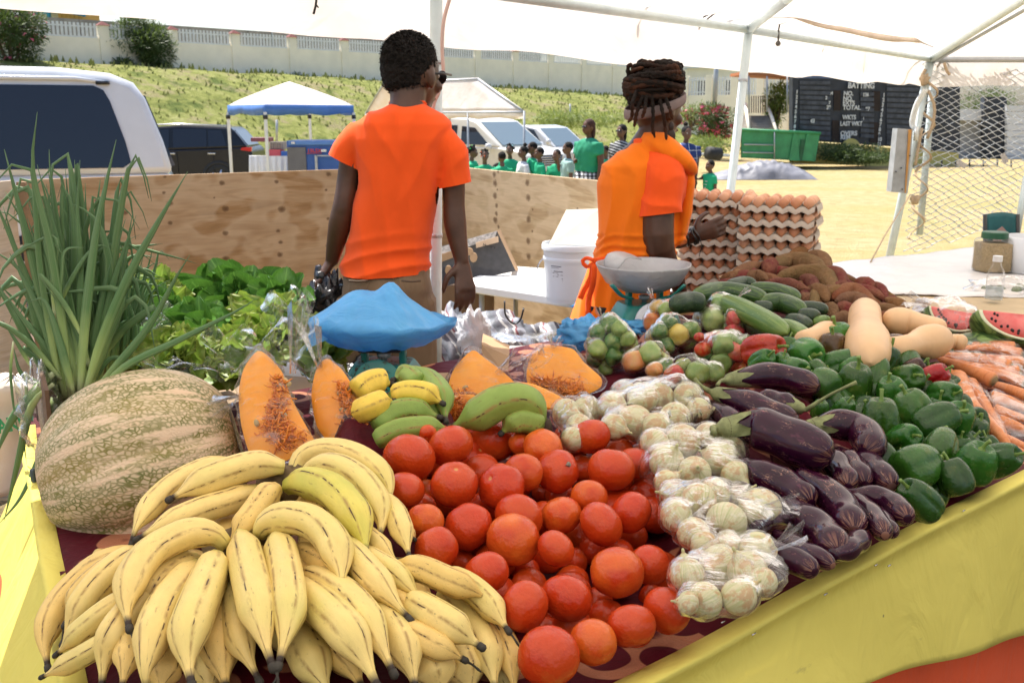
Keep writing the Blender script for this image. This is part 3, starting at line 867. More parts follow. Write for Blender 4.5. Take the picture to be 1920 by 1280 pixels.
for i,(x,y0,y1,d) in enumerate(((1069,195,235,42),(519,225,265,33),(1131,99,106,66))):
 if i==2:continue
 m_=MB();m_.cyl(at(x,y1,d),at(x,y0,d),.04,n=6);obj('marker_post',m_,M['galv'],label=('thin grey post standing on the bank above the silver car','thin grey post on the bank right of the black car')[i],cat='post')
st_=empty('garden_steps',at(1430,245,40),'concrete steps climbing the bank under an orange-brown roof edge','steps')
for i in range(6):
 p=at(1430,240-i*4.6,40+i*.35)
 m_=MB();m_.box((p.x,p.y+.8,p.z-.25),(.95,1.6,.5));obj('step',m_,M['concrete'],st_,smooth=False)
for (xa,ya,xb,yb) in ((1398,195,1404,243),(1440,200,1456,246)):
 m_=MB();m_.cyl(at(xa,ya,42),at(xb,yb,39.6),.07,n=6);obj('side_kerb',m_,M['cream'],st_)
m_=MB();a=at(1403,142,41);b=at(1490,150,41);m_.box(((a.x+b.x)/2,42,a.z+.02),(b.x-a.x+.6,2.0,.12),rotmat(0,R(3),0));obj('roof',m_,simple('orange_brown_roof',(.42,.14,.045),.7),st_,smooth=False)
for x in (1404,1438,1476):
 m_=MB();m_.cyl(at(x,143,41),at(x,210,41),.035,n=6);obj('post',m_,M['galv'],st_)
m_=MB()
for i in range(8):m_.cyl(at(1405+i*4.2,180,41.5),at(1405+i*4.2,212,41.5),.02,n=4)
obj('gate',m_,simple('brown_gate',(.22,.12,.09),.7),st_)
SBY=37.0
M['sb']=simple('dark_slate_boards',(.022,.028,.040),.65,.35,3)
M['sb_slat']=simple('weathered_dark_slat',(.060,.070,.090),.75,.4,4,.3)
M['sb_open']=simple('dark_opening',(.03,.02,.016),.9,.3,3)
M['letter']=simple('white_lettering',(.66,.68,.68),.7)
M['sb_blue']=simple('faded_blue_board',(.07,.11,.21),.7,.2,4)
M['yellow_wall']=simple('yellow_rendered_base',(.62,.52,.16),.8,.08,2)
sb=empty('scoreboard',at(1600,303,SBY),'large dark slatted cricket scoreboard marked BATTING above a yellow base','scoreboard')
def sbp(px,py,off=0):
 r=ray(px,py);t=(SB0.y*SBN.y+SB0.x*SBN.x)/(r.x*SBN.x+r.y*SBN.y)
 p=Vector((0,0,CAMZ))+r*t;return p-Vector((0,off,0))
SB0=at(1485,200,SBY);_q=at(1725,200,SBY+2.2)-SB0;SBN=Vector((-_q.y,_q.x,0)).normalized()
def sbq(mb,x0,y0,x1,y1,off,th=.05,skew=0):
 def sl(x,y):return y+(x-1485)*(.075*(y-130)/145.0-.0)
 P=[sbp(x0,sl(x0,y1),off),sbp(x1,sl(x1,y1),off),sbp(x1,sl(x1,y0),off),sbp(x0,sl(x0,y0),off)]
 mb.prism(P,Vector((0,th,0)))
m_=MB();sbq(m_,1486,120,1800,262,0,.5);obj('board',m_,M['sb'],sb,smooth=False)
m_=MB();sbq(m_,1491,138,1800,147,.02,.03);obj('header_strip',m_,M['sb_blue'],sb,smooth=False)
for col in ((1499,1556),(1613,1638),(1662,1722)):
 for i in range(12):
  y0=152+i*9.15
  x0,x1=col
  if col[0]==1613 and (i<1 or i==11):continue
  m_=MB();sbq(m_,x0,y0,x1,y0+6.3,.045,.035);obj('slat',m_,M['sb_slat'],sb,smooth=False)
for (x0,y0,x1,y1) in ((1563,168,1576,204),(1560,222,1573,262),(1636,168,1650,202),(1631,222,1647,258)):
 m_=MB();sbq(m_,x0,y0,x1,y1,.03,.02);obj('number_opening',m_,M['sb_open'],sb,smooth=False)
m_=MB()
P=[sbp(1487,264,-.12),sbp(1800,287,-.12),sbp(1800,318,-.12),sbp(1487,306,-.12)]
m_.prism(P,(0,.4,0));obj('base_wall',m_,M['yellow_wall'],sb,smooth=False)
m_=MB();m_.lathe([(.001,0),(.36,0),(.36,.2),(.001,.2)],20,Matrix.Rotation(R(90),3,'X'),sbp(1592,278,-.02));obj('arch',m_,M['yellow_wall'],sb,smooth=False)
def text(body,px,py,hpx,parent,mat,d=None,posf=None,sx=1.0,name='lettering',rot=None,loc=None,size=None,ext=.004,align_='LEFT'):
 cu=bpy.data.curves.new(name,'FONT');cu.body=body;cu.size=1;cu.extrude=ext*10;cu.align_x=align_
 cu.offset=.03
 to=bpy.data.objects.new(name,cu);COL.objects.link(to)
 dg=bpy.context.evaluated_depsgraph_get();me=bpy.data.meshes.new_from_object(to.evaluated_get(dg))
 bpy.data.objects.remove(to)
 p=loc if loc is not None else posf(px,py)
 h=size if size is not None else hpx*psz(px,py,p.y)
 Mx=Matrix.Translation(p)@(rot if rot is not None else Matrix.Rotation(R(90),4,'X'))@Matrix.Diagonal((h*1.42*sx,h*1.42,h,1))
 me.materials.clear();me.materials.append(mat)
 return inst(name,me,Mx,parent=parent)
sbrot=Matrix.Rotation(math.atan2(2.2,(sbp(1725,200)-sbp(1485,200)).x),4,'Z')@Matrix.Rotation(R(90),4,'X')
def sbt(s,x,y,h,sx=1.0):text(s,x,y,h,sb,M['letter'],posf= lambda a,b:sbp(a,b,.09),sx=sx,rot=sbrot)
sbt('BATTING',1588,165.5,10,1.05)
sbt('NO.',1580,179.5,8,1.1);sbt('NO.',1579,189,8,1.1);sbt('EXTS',1578.5,197,7.5,1.15);sbt('TOTAL',1578.5,206,8,1.15)
sbt('WKTS',1578,224,8,1.0);sbt('LAST WKT',1573.5,236,8,.95);sbt('OVERS',1574,254,8,1.15);sbt('REM',1574,261.5,8,1.1)
for s,x,y,h in ((':4',1555,178,6),('2',1546,186.5,6),('7',1552,196,6),('39',1548,205,7),('43',1518,230.5,7),('136',1616,181,6.5),('97',1621,208,7),('1',1616,225,5)):
 sbt(s,x,y,h)
for i in range(11):sbt(str(i+1),1653.5-i*1.1,182+i*9.2,7)
for i in range(9):sbt(str(i+1),1491-i*.6,176+i*9.2,6.5)
pv=empty('pavilion',at(1830,300,45),'grey block pavilion with dark doorway seen through the wire mesh','building')
M['pav']=simple('pale_grey_block',(.36,.37,.39),.85,.1,2);M['pav_l']=simple('white_grey_boards',(.60,.63,.68),.7,.06,3);M['pav_d']=simple('dark_interior',(.03,.032,.035),.8,.3,2)
def rectat(mb,x0,y0,x1,y1,d,th=.3):mb.prism([at(x0,y1,d),at(x1,y1,d),at(x1,y0,d),at(x0,y0,d)],(0,th,0))
m_=MB();rectat(m_,1735,222,1990,312,46,3);obj('wall',m_,M['pav'],pv,smooth=False)
m_=MB();rectat(m_,1730,205,1860,226,45.5,3.6);obj('fascia',m_,M['pav_l'],pv,smooth=False)
m_=MB();rectat(m_,1733,226,1756,300,45.9,.05);obj('doorway',m_,M['pav_d'],pv,smooth=False)
m_=MB();rectat(m_,1760,228,1790,296,45.93,.05);obj('shaded_opening',m_,M['pav'],pv,smooth=False)
m_=MB();rectat(m_,1846,182,1888,305,45.2,.4);obj('black_panel',m_,M['sb'],pv,smooth=False)
for i in range(9):
 m_=MB();rectat(m_,1888,198+i*12,2000,208.5+i*12,44.8,.2);obj('board',m_,M['pav_l'],pv,smooth=False)
m_=MB();rectat(m_,1735,150,1775,225,52,.3);obj('tower_wall',m_,M['pav_l'],pv,smooth=False)
for i in range(3):
 m_=MB();rectat(m_,1765,160+i*7,1774,163+i*7,51.9,.05);obj('window_slot',m_,M['pav_d'],pv,smooth=False)
rl=MB()
for y in (318,326):rl.cyl(at(1735,y-2,38),at(1990,y+4,38),.035,n=5)
for i in range(10):rl.cyl(at(1740+i*26,335,38),at(1740+i*26,300,38),.03,n=5)
obj('field_railing',rl,M['sb'],label='low dark railing on the field in front of the pavilion',cat='railing')
# -------------------------- vehicles
M['car_white']=simple('white_car_paint',(.66,.68,.71),.25,.03,spec=.5,coat=.6)
M['car_beige']=simple('pearl_car_paint',(.66,.64,.58),.25,.03,coat=.6)
M['car_black']=simple('black_car_paint',(.006,.008,.016),.25,.1,spec=.35,coat=.15)
M['car_silver']=simple('silver_car_paint',(.55,.56,.58),.25,.03,coat=.6)
gl_=NT('tinted_glass');M['glass']=gl_.done(gl_.bsdf((.010,.014,.028,1),.03,Specular_IOR_Level=.55))
gl_=NT('windscreen_glass');M['windscreen']=gl_.done(gl_.bsdf((.13,.18,.21,1),.06,Specular_IOR_Level=.9))
M['red_lens']=flat('red_lamp_lens',(.55,.012,.015),.2)
M['lamp_lens']=flat('clear_lamp_lens',(.6,.62,.64),.15)
M['seam']=flat('dark_seam',(.02,.02,.02),.7)
def vehicle(name,loc,yaw,lower,upper,W,tumble,paint,label,windows=(),ends=(),wheels=(),wr=.34,extras=(),cat='car'):
 root=empty(name,loc,label,cat)
 Rm=Matrix.Rotation(yaw,3,'Z');loc=Vector(loc)
 belt=min(z for x,z in upper)
 def hw(z):return W/2-max(0,z-belt)*tumble-max(0,.45-z)*.08
 T= lambda x,y,z:loc+Rm@Vector((x,y,z))
 def pr(poly,inset=0):
  mb=MB();n=len(poly);b=0
  rows=[[T(x,s*hw(z)*f,z+dz) for x,z in poly] for s,f,dz in ((-1,1,0),(-1,.93,.0),(1,.93,.0),(1,1,0))]
  for s in rows:mb.v.extend([tuple(p) for p in s])
  for k in range(3):
   for i in range(n):
    j=(i+1)%n;mb.f.append((k*n+i,k*n+j,(k+1)*n+j,(k+1)*n+i));mb.uv.append(((0,0),)*4);mb.mi.append(0)
  mb.f.append(tuple(range(n-1,-1,-1)));mb.uv.append(((0,0),)*n);mb.mi.append(0)
  mb.f.append(tuple(3*n+i for i in range(n)));mb.uv.append(((0,0),)*n);mb.mi.append(0)
  return mb
 obj('body',pr(lower),paint,root,bevel=.05,sharp=40)
 obj('cabin',pr(upper),paint,root,bevel=.06,sharp=40)
 for (nm,poly,mat) in windows:
  for s in (-1,1):
   mb=MB();th=.012
   P=[T(x,s*(hw(z)-.01),z) for x,z in poly];mb.prism(P,Rm@Vector((0,s*.022,0)))
   obj(nm,mb,mat,root,smooth=False)
 for (nm,x0,z0,x1,z1,f0,f1,mat) in ends:
  nrm=Vector((z1-z0,0,-(x1-x0))).normalized()*(1 if (z1-z0)*1>0 else -1)
  if nm=='windscreen' and (Vector((nrm.x,0,nrm.z)).z<0):nrm=-nrm
  mb=MB();P=[T(x0,-hw(z0)*f0,z0),T(x0,hw(z0)*f0,z0),T(x1,hw(z1)*f1,z1),T(x1,-hw(z1)*f1,z1)]
  mb.prism([p-Rm@nrm*.01 for p in P],Rm@nrm*.03);obj(nm,mb,mat,root,smooth=False)
 for x in wheels:
  for s in (-1,1):
   c=T(x,s*(W/2-.11),wr);ax=Rm@Vector((0,s,0));A=align(ax)
   mb=MB();mb.lathe([(wr*.62,-.1),(wr*.95,-.1),(wr,-.06),(wr,.08),(wr*.94,.115),(wr*.64,.11)],24,A,c,caps=False)
   w_=obj('tyre',mb,M['rubber'],root)
   mb=MB();mb.lathe([(.001,.03),(wr*.64,.05),(wr*.66,.1),(wr*.60,.1),(wr*.58,.06)],20,A,c,caps=False)
   for k in range(5):
    a=k*2*math.pi/5;u=A@Vector((math.cos(a),math.sin(a),0))
    mb.cyl(c+ax*.09,c+ax*.09+u*wr*.6,.045,.03,6)
   obj('rim',mb,M['chrome'],root)
   mb=MB()
   mb.lathe([(wr*1.02,.112),(wr*1.22,.112),(wr*1.22,.125),(wr*1.02,.125)],24,A,c,fn= lambda a,t:1,caps=False)
   obj('wheel_arch',mb,M['seam'],root)
 for f in extras:f(root,T,hw)
 return root
vy=R(19.5)
vp=at(322,320,8.85);vz=gz0(8.8)
def van_extras(root,T,hw):
 mb=MB();mb.box(T(-.03,-hw(1.0)+.015,.97),(.08,.06,.40));obj('tail_lamp',mb,M['red_lens'],root,bevel=.01)
 mb=MB();mb.tube([T(-3.6,-hw(1.93)-.02,1.945),T(-.66,-hw(1.93)-.02,1.925),T(-.46,-hw(1.9)+.0,1.90)],[.018,.018,.015],6);obj('roof_gutter',mb,M['car_white'],root)
 mb=MB();mb.box(T(-.47,-hw(1.9)-.012,1.895),(.09,.05,.025));obj('gutter_cap',mb,M['black'],root)
 for x in (-2.9,-2.05,-1.5):
  mb=MB();mb.tube([T(x,-hw(1.30)-.012,1.30),T(x+.05,-hw(1.8)-.012,1.80)],.006,5);obj('window_seal',mb,M['seam'],root)
 mb=MB();mb.tube([T(-4.9,-hw(1.12)-.006,1.10),T(-.1,-hw(1.12)-.006,1.10)],.008,5);obj('door_seam',mb,M['seam'],root)
low=[(-5.0,.35),(0,.35),(.04,.5),(.04,.95),(.0,1.20),(-5.05,1.20),(-5.1,1.0)]
upp=[(0,1.20),(-.06,1.45),(-.17,1.78),(-.25,1.90),(-.42,1.97),(-.8,2.01),(-4.2,2.04),(-5.05,1.20)]
vehicle('white_van',(vp.x,vp.y,vz),vy,low,upp,1.75,.16,M['car_white'],'large white van with dark tinted side window parked behind the plywood at left',windows=[('side_window',[(-3.45,1.25),(-.37,1.25),(-.31,1.29),(-.34,1.45),(-.43,1.76),(-.47,1.84),(-.54,1.875),(-3.45,1.885)],M['glass'])],ends=[('rear_window',.0,1.25,-.19,1.80,.8,.8,M['glass'])],wheels=(-1.1,-4.0),wr=.34,extras=[van_extras],cat='van')
def suv_extras(root,T,hw):
 mb=MB();mb.prism([T(-.02,-hw(1.0)-.01,1.0),T(-.28,-hw(1.0)-.01,1.04),T(-.24,-hw(1.0)-.01,1.10),T(-.0,-hw(1.0)-.01,1.11)],Vector((0,.1,0)));obj('tail_lamp',mb,M['red_lens'],root,smooth=False)
 for x in (-1.0,-2.0):
  mb=MB();mb.box(T(x,-hw(.95)-.02,.95),(.2,.03,.035));obj('door_handle',mb,M['chrome'],root,bevel=.008)
 for x in (-.95-.0,-1.85):
  mb=MB();mb.tube([T(x,-hw(.95)-.004,.4),T(x-.02,-hw(1.0)-.004,1.0)],.008,5);obj('door_seam',mb,M['seam'],root)
 mb=MB();mb.tube([T(-3.0,-hw(1.6)+.05,1.645),T(-1.8,-hw(1.6)+.05,1.675),T(-.5,-hw(1.6)+.05,1.63)],.02,5);obj('roof_rail',mb,M['chrome'],root)
 mb=MB();mb.box(T(-2.2,0,.38),(4.0,1.6,.1));obj('sill',mb,M['black'],root)
low=[(-4.25,.3),(-.1,.3),(.02,.5),(.0,1.0),(-.10,1.12),(-3.1,1.02),(-4.1,.88),(-4.3,.6)]
upp=[(-.10,1.10),(-.42,1.5),(-.55,1.60),(-1.8,1.65),(-2.6,1.60),(-3.45,1.0)]
p=at(486,300,26.5)
vehicle('black_car',(p.x,p.y,gz0(26.5)),R(3),low,upp,1.8,.22,M['car_black'],'black hatchback suv parked between the white van and the blue canopy',windows=[('side_window',[(-.62,1.14),(-1.08,1.12),(-1.08,1.53),(-.75,1.53)],M['glass']),('side_window',[(-1.12,1.12),(-1.95,1.10),(-1.95,1.56),(-1.12,1.55)],M['glass']),('side_window',[(-2.05,1.10),(-2.95,1.05),(-2.55,1.50),(-2.05,1.56)],M['glass'])],ends=[('rear_window',-.14,1.14,-.46,1.52,.8,.75,M['glass'])],wheels=(-.85,-3.4),wr=.35,extras=[suv_extras])
def mv_extras(root,T,hw):
 for s in (-1,1):
  mb=MB();mb.sph(T(-.05,s*.62,.78),(.12,.2,.1),10,6,Matrix.Rotation(root['yaw'],3,'Z'));obj('headlight',mb,M['lamp_lens'],root)
  mb=MB();mb.sph(T(-1.15,s*(hw(1.1)+.12),1.12),(.07,.11,.09),10,6,Matrix.Rotation(root['yaw'],3,'Z'));obj('wing_mirror',mb,root['paint_'],root) if False else obj('wing_mirror',mb,M['car_white'],root)
 for k in range(4):
  mb=MB();mb.cyl(T(.055,-.42,.70+k*.055),T(.055,.42,.70+k*.055),.016,n=5);obj('grille_bar',mb,M['chrome'],root)
 mb=MB();mb.prism([T(.03,-.46,.66),T(.03,.46,.66),T(.03,.46,.92),T(.03,-.46,.92)],Matrix.Rotation(root['yaw'],3,'Z')@Vector((.018,0,0)));obj('grille',mb,M['black'],root,smooth=False)
 mb=MB();mb.prism([T(.03,-.55,.36),T(.03,.55,.36),T(.03,.55,.52),T(.03,-.55,.52)],Matrix.Rotation(root['yaw'],3,'Z')@Vector((.03,0,0)));obj('lower_intake',mb,M['black'],root,smooth=False)
 mb=MB();mb.prism([T(.05,-.26,.55),T(.05,.26,.55),T(.05,.26,.64),T(.05,-.26,.64)],Matrix.Rotation(root['yaw'],3,'Z')@Vector((.02,0,0)));obj('number_plate',mb,M['lamp_lens'],root,smooth=False)
 for s in (-1,1):
  mb=MB();mb.tube([T(-1.45,s*(hw(.9)+.004),.4),T(-1.45,s*(hw(1.05)+.004),1.05)],.008,4);obj('door_seam',mb,M['seam'],root)
def vfront(name,px,d,yawdeg,paint,label,H,L,W,cat='car',van=True):
 p=at(px,300,d);yaw=R(yawdeg);z0=gz0(d)
 if van:
  low=[(0,.3),(.05,.5),(.03,.9),(-.15,1.02),(-.95,1.12),(-L,1.12),(-L,.3)]
  upp=[(-.85,1.10),(-1.75,H-.12),(-2.1,H-.03),(-3.0,H),(-L+.3,H-.04),(-L+.05,H-.3),(-L,1.10)]
  win=[('side_window',[(-1.25,1.16),(-1.78,H-.28),(-2.25,H-.24),(-2.25,1.16)],M['glass']),('side_window',[(-2.42,1.16),(-2.42,H-.22),(-3.45,H-.2),(-3.45,1.16)],M['glass']),('side_window',[(-3.52,1.16),(-3.52,H-.2),(-L+.28,H-.24),(-L+.2,1.16)],M['glass'])]
  ends=[('windscreen',-.90,1.15,-1.72,H-.15,.86,.84,M['windscreen'])]
 else:
  low=[(0,.3),(.05,.5),(.02,.72),(-.2,.84),(-1.05,.95),(-L,1.0),(-L,.3)]
  upp=[(-1.0,.94),(-1.75,H-.08),(-2.2,H),(-3.2,H-.03),(-L+.15,1.0)]
  win=[('side_window',[(-1.45,1.0),(-1.85,H-.14),(-2.3,H-.08),(-2.3,1.0)],M['glass']),('side_window',[(-2.4,1.0),(-2.4,H-.08),(-3.2,H-.12),(-3.7,1.03)],M['glass'])]
  ends=[('windscreen',-1.06,.98,-1.72,H-.11,.86,.82,M['windscreen'])]
 def ex(root,T,hw):root['yaw']=yaw;mv_extras(root,T,hw);del root['yaw']
 return vehicle(name,(p.x,p.y,z0),yaw,low,upp,W,.13,paint,label,windows=win,ends=ends,wheels=(-.85,-L+.9),wr=.33,extras=[ex],cat=cat)
vfront('pearl_minivan',1030,25.5,-42,M['car_beige'],'pearl white minivan facing right under the far white tent',1.86,4.7,1.8,'minivan')
vfront('silver_car',1122,30.5,-40,M['car_silver'],'silver car parked right of the pearl minivan behind the green-shirted woman',1.60,4.4,1.75,van=False)
p_=MB();q=at(1116,240,40)
# -------------------------- far canopies
M['blue_val']=simple('blue_valance',(.06,.17,.47),.6,.12,4)
M['tent_top']=m_canopy('far_tent_fabric',.3)
def canopy_blue():
 d0=17.0
 c=[at(427,206,16.2),at(497,206,14.8),at(663,208,16.2),at(580,206,17.8)]
 zt=1.74
 for p in c:p.z=zt
 root=empty('blue_canopy',(c[0].x,c[0].y,gz0(16)),'pop-up canopy with white peaked top and blue valance on four thin legs','canopy')
 ap=at(542,153,16.3)
 mb=MB();mid=[]
 n=8
 for i in range(4):
  a,b=c[i],c[(i+1)%4]
  P=[]
  for k in range(n+1):
   e=a.lerp(b,k/n)
   row=[]
   for j in range(n+1):
    t=j/n
    p=e.lerp(ap,t);p.z=zt+(ap.z-zt)*(t**.85)-.05*math.sin(math.pi*k/n)*(1-t)
    row.append(p)
   P.append(row)
  mb.grid(P)
 obj('canopy_top',mb,M['tent_top'],root)
 for i in range(4):
  a,b=c[i],c[(i+1)%4];mb=MB();P=[]
  for k in range(13):
   e=a.lerp(b,k/12);P.append([e+Vector((0,0,.01)),e+Vector((.01*math.sin(k*1.9),0,-.13-.02*math.sin(k)))])
  mb.grid(P);obj('valance',mb,M['blue_val'],root,solid=.006)
 for p in c:
  mb=MB();mb.box((p.x,p.y,(zt-.1+gz0(p.y))/2),(.04,.04,zt-.1-gz0(p.y)));l=obj('leg',mb,M['white_paint'],root,smooth=False)
  mb=MB();mb.box((p.x,p.y,zt-.17),(.06,.06,.06));obj('clip',mb,M['black'],l)
canopy_blue()
def tent_far():
 A=at(983,208,20.5);B=at(843,208,24.0);P0=at(897,146,22.0)
 back=at(657,200,22.5)-at(843,208,24.0)
 dirv=Vector((-2.6,1.0,0)).normalized()*3.0
 root=empty('white_frame_tent',(A.x,A.y,gz0(20)),'white gabled frame tent with open end standing over the minivan','tent')
 ze=A.z;B.z=ze
 dirv=(at(720,159,25.0)-P0);dirv.z=0
 A2,B2,P2=A+dirv,B+dirv,P0+dirv
 for nm,q in (('roof_panel',(A,P0,P2,A2)),('roof_panel',(B,P0,P2,B2))):
  mb=MB();P=[]
  for i in range(9):
   u=i/8;r=[]
   for j in range(9):
    v=j/8;p=q[0].lerp(q[3],u).lerp(q[1].lerp(q[2],u),v);p=p+Vector((0,0,-.06*math.sin(math.pi*(u*3%1))*math.sin(math.pi*v)));r.append(p)
   P.append(r)
  mb.grid(P);obj(nm,mb,M['tent_top'],root,solid=.01)
 for a,b in ((A,A2),(B,B2)):
  mb=MB();mb.grid([[a.lerp(b,i/10),a.lerp(b,i/10)+Vector((0,0,-.15-.02*math.sin(i*2)))] for i in range(11)]);obj('valance',mb,M['tent_top'],root,solid=.01)
 fr=[(A,P0),(B,P0),(A2,P2),(B2,P2),(P0,P2),(A,A2),(B,B2)]
 for a,b in fr:
  mb=MB();mb.cyl(a-Vector((0,0,.03)),b-Vector((0,0,.03)),.025,n=6);obj('frame_tube',mb,M['galv'],root)
 for k in (0,.5,1):
  for q in (A,B):
   p=q+dirv*k;mb=MB();mb.cyl(p,(p.x,p.y,gz0(p.y)),.025,n=6);obj('leg',mb,M['galv'],root)
tent_far()
def tent2():
 pass
M['genblue']=simple('blue_steel_case',(.035,.12,.42),.5,.12,6)
M['redink']=flat('red_lettering',(.55,.05,.04),.6)
def rbox(name,x0,y0,x1,y1,d,depth,mat,label=None,cat=None,parent=None,**k):
 a=at(x0,y1,d);b=at(x1,y0,d);mb=MB()
 mb.box(((a.x+b.x)/2,d+depth/2,(a.z+b.z)/2),(abs(b.x-a.x),depth,abs(b.z-a.z)))
 return obj(name,mb,mat,parent,label=label,cat=cat,bevel=k.pop('bevel',.01),sharp=40,**k)
gb=empty('equipment_case',at(590,345,15.6),'bright blue equipment case with red lettering under the blue canopy','case')
rbox('case_body',541,264,700,345,15.6,.8,M['genblue'],parent=gb)
rbox('case_panel',541,276,573,345,15.57,.03,simple('dark_grey_panel',(.14,.14,.15),.6),parent=gb)
rbox('case_lid',541,264,700,272,15.56,.04,simple('light_blue_edge',(.10,.24,.60),.5),parent=gb)
for (x0,y0,x1,y1) in ((546,266,553,270),(602,280,612,285)):rbox('latch',x0,y0,x1,y1,15.54,.02,M['chrome'],parent=gb,bevel=.002)
text('15LSX',576,286,6.5,gb,M['redink'],posf= lambda a,b:at(a,b,15.55),sx=1.1)
rbox('underline',575,287.5,603,288.5,15.56,.02,M['redink'],parent=gb,bevel=.001)
for (x0,y0,x1,y1) in ((592,291,650,293.5),(592,291,594.5,345)):rbox('handle_bar',x0,y0,x1,y1,15.52,.03,M['galv'],parent=gb,bevel=.002)
tb=empty('market_table',at(505,345,16),'small table under a white cloth beside the blue equipment case','table')
def cl_table():
 mb=MB();P=[]
 for i in range(25):
  x=467+(541-467)*i/24;w=.03*math.sin(i*1.7)
  P.append([at(x,292,16.7),at(x,293,15.9),at(x,318,15.85-w)+Vector((0,0,0)),at(x,345,15.8-w*1.6)])
 mb.grid(P);obj('tablecloth',mb,M['table_white'],tb,solid=.005)
cl_table()
rbox('red_box',500,281,526,295,16.1,.3,simple('red_pink_box',(.62,.10,.12),.6),'red-pink box standing on the white-clothed table','box')
rbox('grey_crate',505,266,530,281,16.2,.3,simple('beige_crate',(.40,.37,.33),.7),'ribbed beige crate on top of the red-pink box','crate')
rbox('dark_red_case',470,258,505,266,16.7,.3,simple('dark_red_case',(.14,.03,.05),.5),'dark red case lying behind the crate beside the black car','case')
for i in range(6):
 rbox('crate_rib',506+i*4,267,508+i*4,280,16.17,.03,M['concrete'],parent=bpy.data.objects['grey_crate'],bevel=.001)
rbox('blue_tub',527,284,542,294,16.0,.25,simple('blue_tub',(.04,.15,.5),.5),'small blue tub between the red-pink box and the blue case','tub')
sk=empty('green_skip',at(1460,303,36.2),'long green steel skip standing on the dry grass before the scoreboard','skip')
M['skip']=simple('green_skip_paint',(.035,.25,.10),.5,.22,3,.2,12);M['skip_shade']=simple('shaded_green_paint',(.012,.10,.04),.6,.3,3)  # second green carries the shade of ends, floor and recess in its colour
def skp(px,py,d=36.2):return at(px,py,d)
mb=MB()
F=[(1390,243),(1537,250),(1528,303),(1390,296)]
out=[skp(x,y) for x,y in F]
mb.prism(out,(0,.05,0));obj('side_panel',mb,M['skip'],sk,smooth=False)
mb=MB();mb.prism([skp(1390,243,38.5),skp(1537,250,38.5),skp(1528,303,38.5),skp(1390,296,38.5)],(0,.05,0));obj('side_panel',mb,M['skip'],sk,smooth=False)
for q in (((1537,250),(1528,303)),((1390,243),(1390,296))):
 mb=MB();a,b=q;mb.quad(skp(*a),skp(*a,38.5),skp(*b,38.5),skp(*b));obj('end_panel',mb,M['skip_shade'],sk,smooth=False,solid=.04)
mb=MB();mb.quad(skp(1390,293),skp(1528,300),skp(1528,300,38.5),skp(1390,293,38.5));obj('bottom',mb,M['skip_shade'],sk,smooth=False,solid=.04)
mb=MB();mb.cyl(skp(1388,243,36.15),skp(1539,250,36.15),.05,n=8);obj('top_rail',mb,M['skip'],sk)
for (x0,y0,x1,y1) in ((1452,247,1452,298),(1395,271,1450,272),(1393,286,1450,287)):
 mb=MB();mb.cyl(skp(x0,y0,36.12),skp(x1,y1,36.12),.025,n=6);obj('ladder_bar',mb,M['galv'],sk)
for x in (1488,1513):
 mb=MB();mb.prism([skp(x,250,36.14),skp(x+6,250,36.14),skp(x+12,302,36.14),skp(x-9,301,36.14)],(0,.05,0));obj('gusset',mb,M['skip'],sk,smooth=False)
mb=MB();mb.prism([skp(1502,262,36.15),skp(1508,262,36.15),skp(1514,302,36.15),skp(1499,302,36.15)],(0,.05,0));obj('recess',mb,M['skip_shade'],sk,smooth=False)
mb=MB();P=[]
rr=random.Random(4)
c=at(1435,325,30.5)
for j in range(26):
 r=[]
 for i in range(60):
  u=i/59*2-1;v=j/25*2-1
  env=max(0,1-abs(u)**5)*max(0,1-abs(v)**3)
  hh=.50*env*(.85+.15*math.sin(u*4.2+1.2))+.06*env*abs(nz((u*3,v*2,0),2.2))*2
  f=abs(nz((u*2.2+v,v*1.6,4),2.6));hh-=.10*env**.5*f
  x=c.x+u*1.55+.1*nz((u,v,1),3);y=c.y+.5+v*.8+.1*nz((u,v,7),3)
  r.append((x,y,gz(x,y)+.01+max(0,hh)*(1 if u>-.55 else .72)))
 P.append(r)
mb.grid(P)
obj('tarpaulin_heap',mb,simple('grey_tarpaulin',(.20,.20,.225),.55,.1,3,.5,4,bdist=.05),label='crumpled grey tarpaulin lying in a long heap on the dry field',cat='tarpaulin')
mb=MB();mb.cyl(at(1327,287,33),at(1349,289,33.2),.21,n=16)
obj('black_drum',mb,M['rubber'],label='black drum lying on its side in the weeds behind the small child',cat='drum')
mb=MB();mb.cyl(at(1255,287,33.5),at(1368,292,33.5),.05,n=8)
obj('white_pipe',mb,M['white_paint'],label='white pipe lying along the ground by the black drum',cat='pipe')
